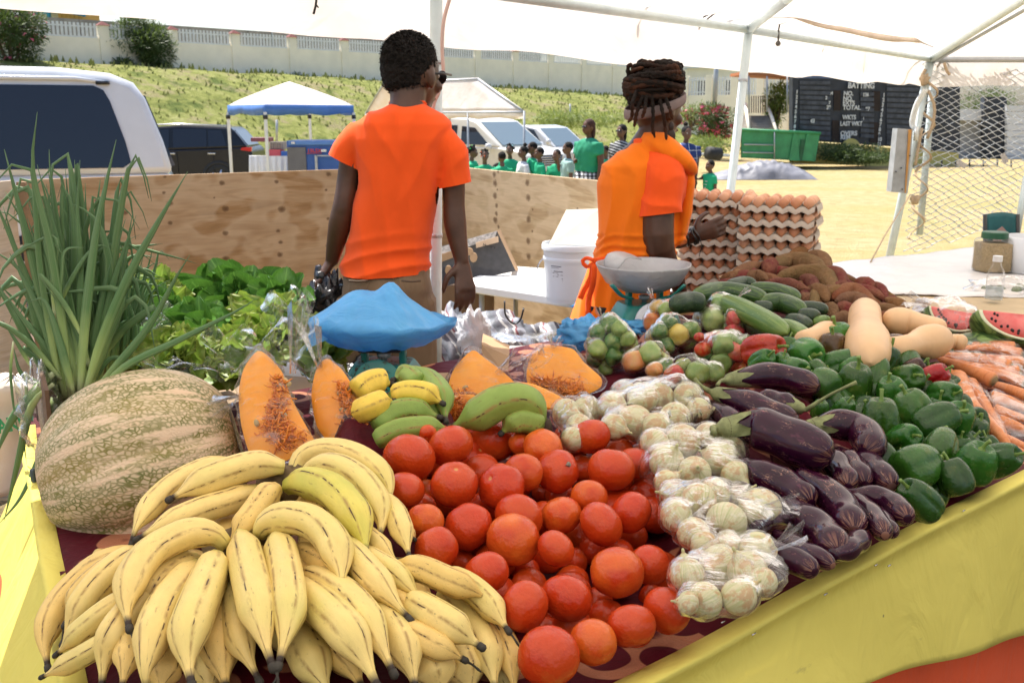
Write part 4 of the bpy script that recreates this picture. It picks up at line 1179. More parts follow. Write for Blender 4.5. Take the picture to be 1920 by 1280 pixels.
# -------------------------- people
def remeshed(name,mb,voxel,mats,parent,smooth=6,fn=None,cuts=(),label=None,cat=None,group=None):
 off=WO[parent.name] if parent is not None else Vector(np.array(mb.v).mean(0))
 me=mb.mesh(name+'_src',off)
 t=bpy.data.objects.new('tmp',me);COL.objects.link(t)
 r=t.modifiers.new('r','REMESH');r.mode='VOXEL';r.voxel_size=voxel
 s=t.modifiers.new('s','SMOOTH');s.iterations=smooth;s.factor=.5
 dg=bpy.context.evaluated_depsgraph_get();dg.update()
 m2=bpy.data.meshes.new_from_object(t.evaluated_get(dg));m2.name=name
 bpy.data.objects.remove(t);bpy.data.meshes.remove(me)
 if fn:
  co=np.empty(len(m2.vertices)*3);m2.vertices.foreach_get('co',co);co=co.reshape(-1,3)
  no=np.array([v.normal[:] for v in m2.vertices])
  for i in range(len(co)):
   co[i]+=no[i]*fn(Vector(co[i])+off,no[i])
  m2.vertices.foreach_set('co',co.ravel());m2.update()
 if cuts:
  bm=bmesh.new();bm.from_mesh(m2)
  for (co_,no_,ce,rad) in cuts:
   co_,no_,ce=Vector(co_)-off,Vector(no_).normalized(),Vector(ce)-off
   fs=[f for f in bm.faces if (f.calc_center_median()-ce).length<rad]
   es={e for f in fs for e in f.edges};vs={v for f in fs for v in f.verts}
   bmesh.ops.bisect_plane(bm,geom=list(vs)+list(es)+fs,plane_co=co_,plane_no=no_,clear_outer=True)
  bm.to_mesh(m2);bm.free()
 m2.materials.clear();setmats(m2,mats)
 m2.polygons.foreach_set('use_smooth',[True]*len(m2.polygons));m2.update()
 o=bpy.data.objects.new(name,m2);COL.objects.link(o)
 if parent is not None:o.parent=parent
 else:o.location=off
 WO[o.name]=off.copy()
 return tag(o,label,cat,group)
def loft(mb,rings,n=28,caps=True,ex=2.3):
 """rings: (centre, rx, ry, yaw)"""
 P=[]
 for c,rx,ry,yaw in rings:
  c=Vector(c);r=[]
  for i in range(n):
   a=2*math.pi*i/n
   ca,sa=math.cos(a),math.sin(a)
   x=math.copysign(abs(ca)**(2/ex),ca)*rx;y=math.copysign(abs(sa)**(2/ex),sa)*ry
   r.append(c+Vector((x*math.cos(yaw)-y*math.sin(yaw),x*math.sin(yaw)+y*math.cos(yaw),0)))
  P.append(r)
 mb.grid(P,cu=True,cap0=caps,cap1=caps)
def hand(mb,wrist,direc,side,palm_n,s=1.0,curl=.5,spread=.12,n=7):
 """palm and five separate bent fingers. direc: along the hand, palm_n: out of the palm, side: towards the thumb"""
 d=Vector(direc).normalized();pn=Vector(palm_n);pn=(pn-d*pn.dot(d)).normalized()
 sd=d.cross(pn);sd=sd if sd.dot(Vector(side))>0 else -sd
 W_=.078*s;L_=.095*s
 P=[]
 for k in range(5):
  t=k/4;c=wrist+d*L_*t
  rx=lerp(.026,.041,t**.7)*s;ry=lerp(.019,.013,t)*s
  P.append([c+sd*math.cos(a)*rx+pn*math.sin(a)*ry for a in [2*math.pi*i/10 for i in range(10)]])
 mb.grid(P,cu=True,cap0=True,cap1=True)
 for k,(off,ln) in enumerate(((.031,.070),(.0105,.080),(-.0105,.074),(-.031,.058))):
  b=wrist+d*L_*.93+sd*off*s
  dd=(d+sd*off*spread*30*s*.3).normalized();pts=[b-dd*.015*s];ang=0;p=b
  for j,fr in enumerate((.42,.32,.26)):
   ang+=curl*(.55 if j==0 else .8)
   q=dd*math.cos(ang)+pn*math.sin(ang);p=p+q*ln*fr*s;pts.append(p)
  pts.insert(1,b)
  mb.tube(spline(pts,8),[.0095*s]*4+[.0088*s,.0082*s,.0075*s,.0055*s],n)
 b=wrist+d*.022*s+sd*.024*s
 p1=b+(sd*.75+d*.6+pn*.25).normalized()*.04*s;p2=p1+(sd*.25+d*.85+pn*.4).normalized()*.032*s
 p3=p2+(d*.9+pn*.5).normalized()*.024*s
 mb.tube(spline([b,p1,p2,p3],8),[.014*s,.013*s,.0115*s,.011*s,.0105*s,.010*s,.009*s,.006*s],n)
def headmesh(mb,c,s,F,up=Vector((0,0,1)),n=22):
 """c: centre of skull, s: scale (1 = adult), F: face direction"""
 F=Vector(F).normalized();Rr=F.cross(up).normalized();U=Rr.cross(F).normalized()
 Mx=Matrix((Rr,F,U)).transposed()
 P= lambda x,y,z:c+Mx@(Vector((x,y,z))*s)
 mb.sph(c,(.074*s,.095*s,.10*s),n,14,Mx)
 mb.sph(P(0,.022,-.05),(.058*s,.072*s,.075*s),n,12,Mx)
 mb.sph(P(0,.058,-.098),(.030*s,.028*s,.026*s),12,8,Mx)
 mb.tube([P(0,.088,-.005),P(0,.098,-.025),P(0,.112,-.048),P(0,.098,-.056)],[.010*s,.012*s,.018*s,.014*s],8)
 mb.sph(P(0,.088,-.078),(.026*s,.014*s,.011*s),10,6,Mx)
 mb.sph(P(0,.083,.018),(.045*s,.013*s,.010*s),10,6,Mx)
 for sgn in (-1,1):
  mb.sph(P(sgn*.077,-.002,-.025),(.010*s,.020*s,.033*s),8,8,Mx@Matrix.Rotation(sgn*.25,3,'Z'))
  mb.sph(P(sgn*.045,.062,-.045),(.022*s,.02*s,.02*s),8,6,Mx)
 return P,Mx
M['eye_white']=flat('eye_white',(.7,.68,.64),.3);M['eye_dark']=flat('dark_iris',(.02,.012,.01),.2);M['lip']=flat('lips',(.18,.05,.045),.5)
def eyes(root,P,Mx,s):
 for sgn in (-1,1):
  mb=MB();mb.sph(P(sgn*.032,.082,-.012),(.012*s,.008*s,.008*s),8,6,Mx);e=obj('eye',mb,M['eye_white'],root)
  mb=MB();mb.sph(P(sgn*.032,.0885,-.012),(.005*s,.003*s,.005*s),8,6,Mx);obj('iris',mb,M['eye_dark'],e)
 mb=MB();mb.sph(P(0,.098,-.078),(.020*s,.007*s,.007*s),8,6,Mx);obj('mouth',mb,M['lip'],root)
TS={}
def cloth_mat(nm,col):
 if nm not in TS:TS[nm]=simple(nm,col,.85,.07,8,.3,30,bdist=.01)
 return TS[nm]
GREEN=cloth_mat('green_school_tshirt',(.012,.40,.19));
def m_check():
 m=NT('black_white_check');co=m.coord('Generated')
 s=m.sep(co)
 a=m.math('GREATER_THAN',m.math('FRACT',m.math('MULTIPLY',s[0],8)),.5)
 b=m.math('GREATER_THAN',m.math('FRACT',m.math('MULTIPLY',s[2],16)),.5)
 v=m.math('MULTIPLY',m.math('ADD',a,b),.5)
 return m.done(m.bsdf(m.ramp(v,[(0,.70),(.5,.13),(1,.012)]),.8))
CHECK=m_check()
def m_plaid():
 m=NT('blue_white_plaid');co=m.coord('Generated');s=m.sep(co)
 a=m.math('LESS_THAN',m.math('FRACT',m.math('ADD',m.math('MULTIPLY',s[0],4.5),m.math('MULTIPLY',s[2],.5))),.08)
 b=m.math('LESS_THAN',m.math('FRACT',m.math('MULTIPLY',s[2],5)),.08)
 return m.done(m.bsdf(m.mix(m.math('MAXIMUM',a,b),(.012,.035,.16,1),(.45,.5,.6,1)),.8))
PLAID=m_plaid()
def m_stripe():
 m=NT('black_white_stripe');co=m.coord('Generated');s=m.sep(co)
 a=m.math('LESS_THAN',m.math('FRACT',m.math('ADD',m.math('MULTIPLY',s[2],13),m.math('MULTIPLY',s[0],3))),.35)
 return m.done(m.bsdf(m.mix(a,(.02,.02,.025,1),(.45,.45,.45,1)),.8))
STRIPE=m_stripe()
def far_person(px,top,d,H,yaw,shirt,low,label,hair='short',cat='person',skirt=False,group=None,arms=(None,None),build=1.0,child=True,sleeve=.5,seed=0,print_=None,shade=None):
 """standing figure; px, top = the photo position of the crown; yaw: facing, degrees from +Y clockwise"""
 rr=random.Random(seed*7+int(px))
 tp=at(px,top,d);g_=gz0(d);tp.z=g_+H if abs(tp.z-g_-H)<.02 else tp.z
 base=Vector((tp.x,tp.y,g_));H=tp.z-g_
 root=empty('person',base,label,cat,group)
 a=R(yaw);F=Vector((math.sin(a),math.cos(a),0));S=Vector((F.y,-F.x,0))
 hs=(.92 if child else 1.0)*(H/1.7)**(.35 if child else 1)*(.98 if child else 1)
 hh=.235*hs
 X= lambda s_,f_,z_:base+S*s_+F*f_+Vector((0,0,z_))
 k=H
 sh=k*(.80 if child else .82);hip=k*(.46 if child else .50);bw=.115*k*build
 hc=X(0,.0,k-.105*hs)
 mb=MB()
 P,Mx=headmesh(mb,hc,hs,F,n=14)
 mb.tube([X(0,-.01,k-hh*.95),X(0,-.02*k,sh-.02)],[.047*hs*1.0,.052*hs],10)
 loft(mb,[(X(0,0,hip),bw*.72,bw*.5,-a),(X(0,0,(hip+sh)/2),bw*.68,bw*.48,-a),(X(0,0,sh-.05*k),bw*.85,bw*.5,-a),(X(0,0,sh),bw*.45,bw*.3,-a)],14)
 hands=[]
 for i,s in enumerate((-1,1)):
  A=arms[i]
  s0=X(s*bw*.92,0,sh-.03*k)
  if A is None:el,wr=X(s*bw*1.18,-.01,sh-.19*k),X(s*bw*1.22,.03*k,sh-.34*k)
  elif A=='fold':el,wr=X(s*bw*1.2,-.01,sh-.18*k),X(s*bw*.3,.11*k,sh-.17*k)
  elif A=='up':el,wr=X(s*bw*1.25,.06*k,sh-.12*k),X(s*bw*.6,.10*k,sh+.04*k)
  else:el,wr=s0.lerp(Vector(A),.52)+Vector((0,0,-.015)),Vector(A)
  r0=.027*k*build
  mb.tube(spline([s0,el,wr],8),[r0*1.15,r0*1.05,r0,r0*.92,r0*.85,r0*.75,r0*.65,r0*.58],8)
  dr=(wr-el).normalized();hand(mb,wr,dr,F,-S*s,s=.78*(k/1.65)**.8,curl=.35,n=5)
  hands.append((s0,el,wr))
 for s in (-1,1):
  mb.tube([X(s*bw*.42,0,hip),X(s*bw*.45,.01,hip*.5),X(s*bw*.45,-.01,.05*k),X(s*bw*.45,0,.03)],[.055*k*build,.036*k,.025*k,.025*k],10)
  mb.tube([X(s*bw*.45,-.03*k,.025),X(s*bw*.5,.09*k,.02)],[.024*k,.02*k],8)
 remeshed('body',mb,.011*max(k,.9),M['skin_far'] if shade is None else shade,root,2)
 eyes(root,P,Mx,hs)
 mb=MB();b2=bw*1.08
 loft(mb,[(X(0,0,hip-.03*k),b2*.86,b2*.60,-a),(X(0,0,hip+.08*k),b2*.83,b2*.58,-a),(X(0,.005,sh-.09*k),b2*.94,b2*.62,-a),(X(0,0,sh-.02*k),b2*.86,b2*.5,-a),(X(0,0,sh+.015*k),b2*.42,b2*.36,-a)],16)
 for (s0,el,wr) in hands:
  mb.tube([s0+Vector((0,0,.012*k)),s0.lerp(el,.45),s0.lerp(el,.5+sleeve*.35)],[.036*k*build,.038*k*build,.042*k*build],10)
 remeshed('shirt',mb,.012*max(k,.9),shirt,root,3,fn= lambda p,n:.010*k*nz(p,11))
 mb=MB()
 if skirt:
  loft(mb,[(X(0,0,.07*k),b2*1.05,b2*.8,-a),(X(0,0,hip*.6),b2*1.0,b2*.78,-a),(X(0,0,hip*.95),b2*1.0,b2*.75,-a),(X(0,0,hip+.06*k),b2*.85,b2*.6,-a)],20)
  o_=obj('trousers',mb,low,root)
 else:
  loft(mb,[(X(0,0,hip-.06*k),b2*.92,b2*.62,-a),(X(0,0,hip+.03*k),b2*.84,b2*.57,-a)],14)
  for s in (-1,1):mb.tube([X(s*bw*.43,0,hip),X(s*bw*.46,.01,hip*.5),X(s*bw*.46,0,hip*(.45 if child else .1))],[.062*k*build,.052*k,.05*k],10)
  remeshed('trousers',mb,.014*max(k,.9),low,root,2)
 for s in (-1,1):
  mb=MB();mb.sph(X(s*bw*.48,.03*k,.03*k),(.032*k,.075*k,.032*k),8,6,Matrix.Rotation(-a,3,'Z'));obj('shoe',mb,M['rubber'],root)
 mb=MB()
 if hair=='short':mb.sph(P(0,-.012,.018),(.078*hs,.093*hs,.090*hs),14,10,Mx)
 elif hair in ('tuft','beads_o','beads_g','beads_w'):
  mb.sph(P(0,-.014,.018),(.080*hs,.094*hs,.090*hs),14,10,Mx)
  for q in ((-.05,-.03,.09),(.05,-.03,.09),(0,.03,.11),(-.07,-.07,.03),(.07,-.07,.03),(0,-.09,.06)):
   mb.sph(P(*q),.028*hs,8,6)
 elif hair=='bun':
  mb.sph(P(0,-.014,.016),(.080*hs,.096*hs,.094*hs),14,10,Mx);mb.sph(P(0,-.04,.13),.040*hs,10,8)
 elif hair=='long':
  mb.sph(P(0,-.014,.016),(.082*hs,.096*hs,.094*hs),14,10,Mx)
  mb.tube([P(0,-.05,.05),P(0,-.085,-.03),P(0,-.085,-.12),P(0,-.07,-.24)],[(.075*hs,.05*hs),(.085*hs,.04*hs),(.085*hs,.035*hs),(.05*hs,.02*hs)],12)
 hm_=cloth_mat('reddish_brown_hair',(.05,.018,.012)) if 'reddish' in label else M['hair']
 obj('hair',mb,hm_,root)
 if hair.startswith('beads'):
  cols={'o':[(.75,.12,.02),(.8,.8,.8)],'g':[(.05,.55,.12),(.8,.8,.8)],'w':[(.85,.85,.88),(.4,.7,.8)]}[hair[-1]]
  for i in range(16):
   q=Vector((rr.gauss(0,1),rr.gauss(-.4,1),rr.gauss(.3,.8))).normalized()
   mb=MB();mb.sph(P(q.x*.092,q.y*.105,q.z*.10+.015),.0135*hs,6,5)
   obj('hair_bead',mb,cloth_mat('bead%s%d'%(hair[-1],i%2),cols[i%2]),root)
 if print_:
  mb=MB()
  for j in range(3):
   c=X(rr.uniform(-.01,.01),b2*.60,sh-(.10+.045*j)*k);mb.box(c,(.10*k*(1-.25*j),.012,.010*k),Matrix.Rotation(-a,3,'Z'))
  obj('shirt_print',mb,M['letter'],root)
 return root,P,Mx,X
NAVY=cloth_mat('navy_shorts',(.02,.03,.07));DK=cloth_mat('black_leggings',(.015,.015,.018));LTG=cloth_mat('pale_blue_green_shirt',(.30,.46,.42));WH=cloth_mat('white_school_shirt',(.68,.68,.70))
kg='schoolchildren in line behind the plywood'
kids=[(870,284,17.6,1.0,200,GREEN,'tuft','leftmost child of the line, half hidden beside the vendor, dark curly hair',(None,None)),(886,274,17.0,1.1,95,GREEN,'beads_g','child in green t-shirt with puffs and green hair bobbles, left end of the line',('fold',None)),(909,281,16.6,1.05,170,GREEN,'beads_o','child in green t-shirt with orange and white hair beads',(None,None)),(941,284,16.2,1.0,-20,GREEN,'short','short-haired child in green t-shirt seen from behind, right of the orange-beaded child',(None,None)),(956,271,17.4,1.15,190,GREEN,'beads_w','child in printed green t-shirt with white hair beads facing the stall',(None,None)),(981,274,16.5,1.1,250,WH,'bun','child in white shirt with hair in a puff, in the middle of the line',('fold',None)),(998,266,16.6,1.18,265,GREEN,'short','tallest boy in green t-shirt, right of the child in white',(None,None)),(1011,276,16.4,1.1,250,GREEN,'short','boy in green t-shirt close behind the tallest boy',(None,None)),(1044,280,16.4,1.05,215,GREEN,'short','boy in green t-shirt with hands together, between the minivan and the check-skirted woman',('fold','fold')),(1065,266,16.0,1.2,260,LTG,'short','boy in pale blue-green collared shirt beside the woman in green',(None,'up')),(1135,273,18.5,1.15,240,GREEN,'short','child in green t-shirt half hidden right of the woman in green',(None,None)),]
for i,(x,t,d,H,yw,s,h,lb,ar) in enumerate(kids):
 far_person(x,t,d,H,yw,s,NAVY,lb,hair=h,arms=ar,group=kg,seed=i,print_=(i==4))
w1,P,Mx,X=far_person(1104,223,15.3,1.75,235,cloth_mat('green_fitted_top',(.012,.25,.13)),CHECK,'woman in green top and black and white checked trousers with long reddish hair and sunglasses',hair='long',child=False,skirt=True,build=1.22,arms=(None,'fold'),sleeve=.2,shade=M['skin2'])
mb=MB();mb.sph(P(0,.088,-.008),(.06,.012,.02),10,6,Mx);obj('sunglasses',mb,M['black'],w1)
w2,P,Mx,X=far_person(1166,231,17.5,1.7,225,STRIPE,DK,'woman in black and white striped top with long dark hair and dark glasses',hair='long',child=False,build=1.0,arms=(None,'fold'))
mb=MB();mb.sph(P(0,.088,-.008),(.06,.012,.02),10,6,Mx);obj('sunglasses',mb,M['black'],w2)
hd=at(1305,330,16.3)
w3,P,Mx,X=far_person(1288,236,16.4,1.72,160,PLAID,DK,'woman in navy plaid blouse holding the small child by the hand',hair='bun',child=False,build=1.15,arms=(hd,None),sleeve=.1)
far_person(1332,300,16.3,1.0,245,GREEN,DK,'small boy in printed green t-shirt holding the hand of the woman in plaid',hair='short',arms=(None,hd+Vector((.03,0,-.05))),seed=5,print_=True)
far_person(1192,262,19.0,1.1,250,GREEN,NAVY,'child in green t-shirt mostly hidden behind the striped woman',hair='short',group=kg)
# -------------------------- the vendor on the left: man in orange t-shirt, back to us
DM=3.05
def mp(px,py,dd=0):return at(px,py,DM+dd)
man=empty('person',(mp(728,500).x,DM,0),'man in orange t-shirt and khaki trousers seen from behind, holding a black plastic bag','person')
ps=psz(770,300,DM)
mb=MB()
hc=mp(771,128,.04)
FM=Vector((.52,.85,-.05)).normalized()
Pm,Mxm=headmesh(mb,hc+Vector((0,0,-.005)),1.02,FM,n=28)
mb.tube([mp(765,165,.01),mp(764,190,.0),mp(762,215,0)],[(.052,.056),(.050,.052),(.062,.06)],16)
loft(mb,[(mp(724,495,.03),.10,.06,0),(mp(735,400,.03),.10,.06,0),(mp(750,270,.02),.11,.055,0),(mp(756,215,.01),.06,.05,0)],18)
def arm(mb,pts,rad):
 sp_=spline(pts,14);rr_=[np.interp(i/13,np.linspace(0,1,len(rad)),rad) for i in range(14)]
 mb.tube(sp_,rr_,14)
arm(mb,[mp(668,250),mp(654,330,.0),mp(641,402,-.01),mp(622,492,.05)],[.036,.038,.034,.032,.036,.030,.021])
arm(mb,[mp(838,262),mp(850,345,0),mp(853,415,-.01),mp(866,492,-.03)],[.036,.038,.037,.033,.036,.030,.022])
hand(mb,mp(621,490,.05),mp(600,522,.04)-mp(621,490,.05),(0,1,0),(.5,.1,-1),s=.92,curl=1.15,spread=.08,n=9)
hand(mb,mp(866,490,-.03),mp(872,540,-.05)-mp(866,490,-.03),(-1,.2,0),(-.6,.8,0),s=.95,curl=.35,spread=.12,n=9)
for x0,x1 in ((688,690),(770,772)):pass
remeshed('body',mb,.0055,M['skin'],man,3)
eyes(man,Pm,Mxm,1.02)
def rdg(x):
 f=x-math.floor(x);return 1-abs(2*f-1)
def shirt_fn(p,n):
 px,py=topix(p)
 t=sm(250,480,py)
 v=.007*t*(rdg((px-640)/46+.5*nz(p,5)-(py-300)/420)**1.5-.5)
 v+=.006*(1-t)*(rdg((px-740)/60+(py-250)/120*(1 if px>745 else -1)+.6*nz(p,6))**2-.4)
 v+=.009*sm(420,480,py)*(rdg(py/34+(px-640)/150+.8*nz(p,5))**2-.4)
 v+=.005*nz((p.x,p.y,p.z*.4),7)
 return v
mb=MB()
W_=[(193,741,789,.055),(202,712,812,.075),(213,686,832,.095),(232,662,846,.11),(262,658,846,.118),(300,664,838,.118),(350,668,823,.12),(420,655,813,.12),(470,645,808,.127),(497,639,807,.134),(512,637,807,.138),(530,636,808,.140)]
rg=[]
for (y,x0,x1,ry) in reversed(W_):
 a,b=mp(x0,y),mp(x1,y);rg.append(((a+b)/2+Vector((0,.015,0)),(b.x-a.x)/2,ry,R(4)))
loft(mb,rg,44)
mb.tube(spline([mp(705,252),mp(668,266),mp(650,285),mp(645,302),mp(640,322)],9),[.04,.050,.056,.056,.052,.050,.049,.049,.049],20)
mb.tube(spline([mp(800,256),mp(832,274),mp(846,300),mp(852,348),mp(855,370)],9),[.04,.050,.056,.056,.053,.051,.052,.053,.053],20)
hz=mp(720,507).z
remeshed('tshirt',mb,.006,M['shirt'],man,3,fn=shirt_fn,cuts=[((mp(720,500).x,DM,hz),(.03,.05,-1),mp(720,520),.24),(mp(645,303),mp(645,303)-mp(664,262),mp(636,322),.075),(mp(852,347),mp(852,347)-mp(842,300),mp(864,368),.075)])
mb=MB();pts=[]
for i in range(25):
 a=2*math.pi*i/24;c=mp(764,195)
 pts.append(c+Vector((math.cos(a)*.052,math.sin(a)*.052+.01,.012*math.sin(a)*-1)))
mb.tube(pts,.0055,6,caps=False);obj('neckband',mb,M['shirt'],man)
mb=MB()
zf=.04
def leg(x,x2,r):
 a=mp(x,560);sp_=[Vector((a.x,DM,a.z)),Vector((mp(x2,660).x,DM+.01,.70)),Vector((mp(x2,660).x,DM-.01,.48)),Vector((mp(x2,660).x,DM,.08))]
 mb.tube(spline(sp_,14),[r,r,r*.98,r*.92,r*.86,r*.82,r*.78,r*.76,r*.74,r*.72,r*.70,r*.70,r*.70,r*.72],20)
a,b=mp(645,500),mp(808,500);cx=(a+b)/2
loft(mb,[(Vector((cx.x,DM+.01,mp(700,585).z)),.137,.12,0),(Vector((cx.x,DM,mp(700,540).z)),.136,.12,0),(Vector((cx.x,DM,mp(700,490).z)),.120,.100,0)],30)
leg(682,680,.083);leg(770,772,.083)
remeshed('trousers',mb,.008,M['trouser'],man,3,fn= lambda p,n:.006*nz(p,14)+.008*(abs(nz((p.x,p.y,p.z*2.0),7,5))-.1))
for x0 in (654,753):
 a,b=mp(x0,526,-.135),mp(x0+36,526,-.137);mb=MB();mb.tube([a,a.lerp(b,.5)+Vector((0,-.004,-.002)),b],.0035,5);obj('pocket_welt',mb,cloth_mat('pocket_shadow_welt',(.12,.08,.05)),man)
for s in (-1,1):
 mb=MB();mb.sph((cx.x+s*.075,DM+.05,.045),(.05,.13,.045),14,8);obj('shoe',mb,M['rubber'],man)
def afro_fn(p,n):return .004*nz(p,95)+.004*nz(p,190,3)
mb=MB()
mb.sph(Pm(0,-.012,.024),(.078,.094,.085),40,26,Mxm)
mb.sph(Pm(0,-.026,.000),(.074,.080,.070),30,18,Mxm)
mb.sph(Pm(0,-.034,-.022),(.066,.064,.060),30,18,Mxm)
remeshed('hair',mb,.004,M['hair'],man,2,fn=afro_fn)
hr=MB();rr=random.Random(2)
for i in range(2600):
 d=Vector((rr.gauss(0,1),rr.gauss(-.2,1),rr.gauss(.35,.9))).normalized()
 if d.y>.55 and d.z<.35:continue
 p=Pm(d.x*.078,-.012+d.y*.094,.024+d.z*.085) if d.z>-.35 else Pm(d.x*.073,-.03+d.y*.074,-.018+d.z*.063)
 u,v=orth(d+Vector((rr.gauss(0,.5),rr.gauss(0,.5),rr.gauss(0,.5))));w=Mxm@d
 l=rr.uniform(.002,.005);hr.tri(p-w*.004,p+w*l+u*.003,p+w*l*.6-u*.003)
obj('hair_curls',hr,M['hair'],man,smooth=False,kind='stuff')
mb=MB()
mb.tube([Pm(.080,.0,-.012),Pm(.080,.06,-.008),Pm(.074,.098,-.008)],.004,6);mb.tube([Pm(-.080,.0,-.012),Pm(-.080,.06,-.008),Pm(-.074,.098,-.008)],.004,6)
mb.tube([Pm(-.03,.112,0),Pm(.03,.112,0)],.003,6)
for s in (-1,1):mb.sph(Pm(s*.036,.103,-.014),(.028,.005,.021),14,8,Mxm@Matrix.Rotation(-s*.35,3,'Z'))
obj('sunglasses',mb,M['black'],man)
def crumple(mb,c,r,nu,nv,amp,fr,seed,fn=None):
 c=Vector(c);P=[]
 for j in range(nv+1):
  th=math.pi*j/nv;th=min(max(th,.03),math.pi-.03);row=[]
  for i in range(nu):
   a=2*math.pi*i/nu;d=Vector((math.sin(th)*math.cos(a),math.sin(th)*math.sin(a),math.cos(th)))
   k=1+amp*(abs(noise.noise(d*fr+Vector((seed,0,0))))*2-.5)+amp*.5*abs(noise.noise(d*fr*2.3+Vector((0,seed,0))))
   if fn:k*=fn(d)
   row.append(c+Vector((d.x*r[0],d.y*r[1],d.z*r[2]))*k)
  P.append(row)
 mb.grid(P,cu=True,cap0=True,cap1=True)
mb=MB();hb_=mp(604,520,.03)
mb.tube(spline([hb_+Vector((0,0,.02)),hb_+Vector((.0,.0,-.03)),hb_+Vector((.02,0,-.06))],6),[.018,.022,.016,.03,.05,.06],12)
crumple(mb,mp(616,590,.03),(.062,.06,.12),30,20,.35,2.6,3)
obj('plastic_bag',mb,M['black_film'],label='shiny black plastic bag hanging from the left hand of the man',cat='plastic bag')
# -------------------------- the woman in the orange tabard
DW=3.5
def wp(px,py,dd=0):return at(px,py,DW+dd)
wom=empty('person',(wp(1190,500).x,DW,0),'woman in orange tabard with dreadlocks piled in a bun, reaching for the egg trays','person')
mb=MB()
FW=Vector((.80,.58,-.10)).normalized()
hcw=wp(1231,196,.02)
Pw,Mxw=headmesh(mb,hcw,1.0,FW,n=28)
mb.tube([wp(1234,215,.01),wp(1226,250,0),wp(1212,285,0)],[(.052,.056),(.050,.054),(.065,.07)],16)
loft(mb,[(wp(1185,520),.10,.08,0),(wp(1195,420),.10,.08,0),(wp(1200,320),.11,.08,0),(wp(1208,275),.07,.06,0)],18)
arm(mb,[wp(1243,310,-.06),wp(1233,400,-.10),wp(1238,470,-.10),wp(1266,520,.03),wp(1276,550,.12)],[.058,.056,.057,.056,.050,.042,.034,.028,.026])
hand(mb,wp(1274,548,.12),wp(1285,562,.22)-wp(1274,548,.12),(0,0,1),(0,.2,-1),s=.9,curl=.5,n=9)
arm(mb,[wp(1215,310,.14),wp(1240,400,.22),wp(1262,452,.25),wp(1302,442,.20)],[.05,.045,.04,.042,.036,.028,.024])
hand(mb,wp(1298,443,.20),wp(1345,427,.20)-wp(1298,443,.20),(0,.2,1),(.1,1,.1),s=.95,curl=.5,spread=.05,n=9)
remeshed('body',mb,.0055,M['skin'],wom,3)
eyes(wom,Pw,Mxw,1.0)
mb=MB()
mb.tube(spline([wp(1240,292,-.04),wp(1243,340,-.09),wp(1236,404,-.10),wp(1235,425,-.10)],9),[.058,.066,.070,.071,.070,.070,.071,.072,.072],22)
loft(mb,[(wp(1222,420),.09,.11,0),(wp(1230,330),.11,.115,0),(wp(1225,280),.08,.09,0),(wp(1215,262),.05,.055,0)],24)
remeshed('tshirt',mb,.006,M['shirt'],wom,3,fn= lambda p,n:.005*nz(p,9)+.006*rdg(p.z*9+p.x*4+nz(p,6))**2,cuts=[(wp(1236,402,-.1),(.12,-.1,-1),wp(1236,415,-.1),.10)])
def tab_fn(p,n):
 px,py=topix(p)
 v=.009*(rdg((px-1120)/52+(py-300)/260+.6*nz(p,5))**2-.4)*sm(280,380,py)
 v+=.006*nz((p.x,p.y,p.z*.5),7)
 if py<330:v+=.004*(rdg((px-1120)/40-(py-260)/60+.5*nz(p,6))**2-.4)
 if 440<py<500:v+=.009*(rdg(py/17+(px-1120)/90+nz(p,7))**2-.5)
 if py>490:v+=.010*(rdg((px-1060)/30+(py-490)/200+.5*nz(p,4))**1.5-.5)
 return v
mb=MB()
W_=[(258,1206,1228,.05),(268,1186,1236,.08),(284,1160,1252,.10),(310,1129,1262,.125),(345,1119,1266,.13),(400,1120,1268,.13),(440,1121,1268,.13),(465,1117,1266,.125),(480,1114,1264,.125),(500,1108,1262,.13),(540,1092,1262,.14),(590,1072,1258,.15),(632,1059,1255,.15)]
rg=[]
for (y,x0,x1,ry) in reversed(W_):
 a,b=wp(x0,y),wp(x1,y);rg.append(((a+b)/2+Vector((0,.01,0)),(b.x-a.x)/2,ry,R(-14)))
loft(mb,rg,44)
mb.tube(spline([wp(1208,262,0),wp(1240,278,-.03),wp(1268,296,-.04),wp(1287,312,.0)],8),[(.03,.05),(.045,.07),(.05,.08),(.05,.085),(.045,.085),(.04,.08),(.03,.07),(.015,.05)],20,up=Vector((0,1,0)))
loft(mb,[(wp(1268,455,.05),.03,.09,0),(wp(1276,400,.05),.032,.10,0),(wp(1284,340,.04),.028,.10,0),(wp(1285,308,.02),.02,.07,0)],20)
remeshed('tabard',mb,.0065,M['vest'],wom,3,fn=tab_fn)
mb=MB()
for pts,w in (([(1113,488),(1100,484),(1092,490),(1100,500),(1112,494)],.007),([(1112,494),(1108,520),(1094,545),(1088,560)],.010),([(1114,495),(1112,530),(1104,560),(1103,590)],.010),([(1113,490),(1150,486),(1200,488)],.011)):
 mb.tube(spline([wp(x,y,-.13 if x>1110 else -.09) for x,y in pts],12),[(w,.0035)]*12,6,up=Vector((0,1,0)))
obj('waist_tie',mb,M['shirt'],wom)
mb=MB();c=wp(1165,600)
loft(mb,[(Vector((c.x+.02,DW,.08)),.12,.11,0),(Vector((c.x+.02,DW,.5)),.14,.12,0),(Vector((c.x,DW,.95)),.15,.13,0)],24)
obj('skirt',mb,DK,wom)
for s in (-1,1):
 mb=MB();mb.sph((c.x+s*.06,DW+.04,.04),(.045,.12,.04),12,8);obj('shoe',mb,M['rubber'],wom)
mb=MB();pts=[]
for i in range(41):
 a=2*math.pi*i/40;pts.append(Pw(math.cos(a)*.089,math.sin(a)*.109-.006,-.004+.044*math.sin(a)))
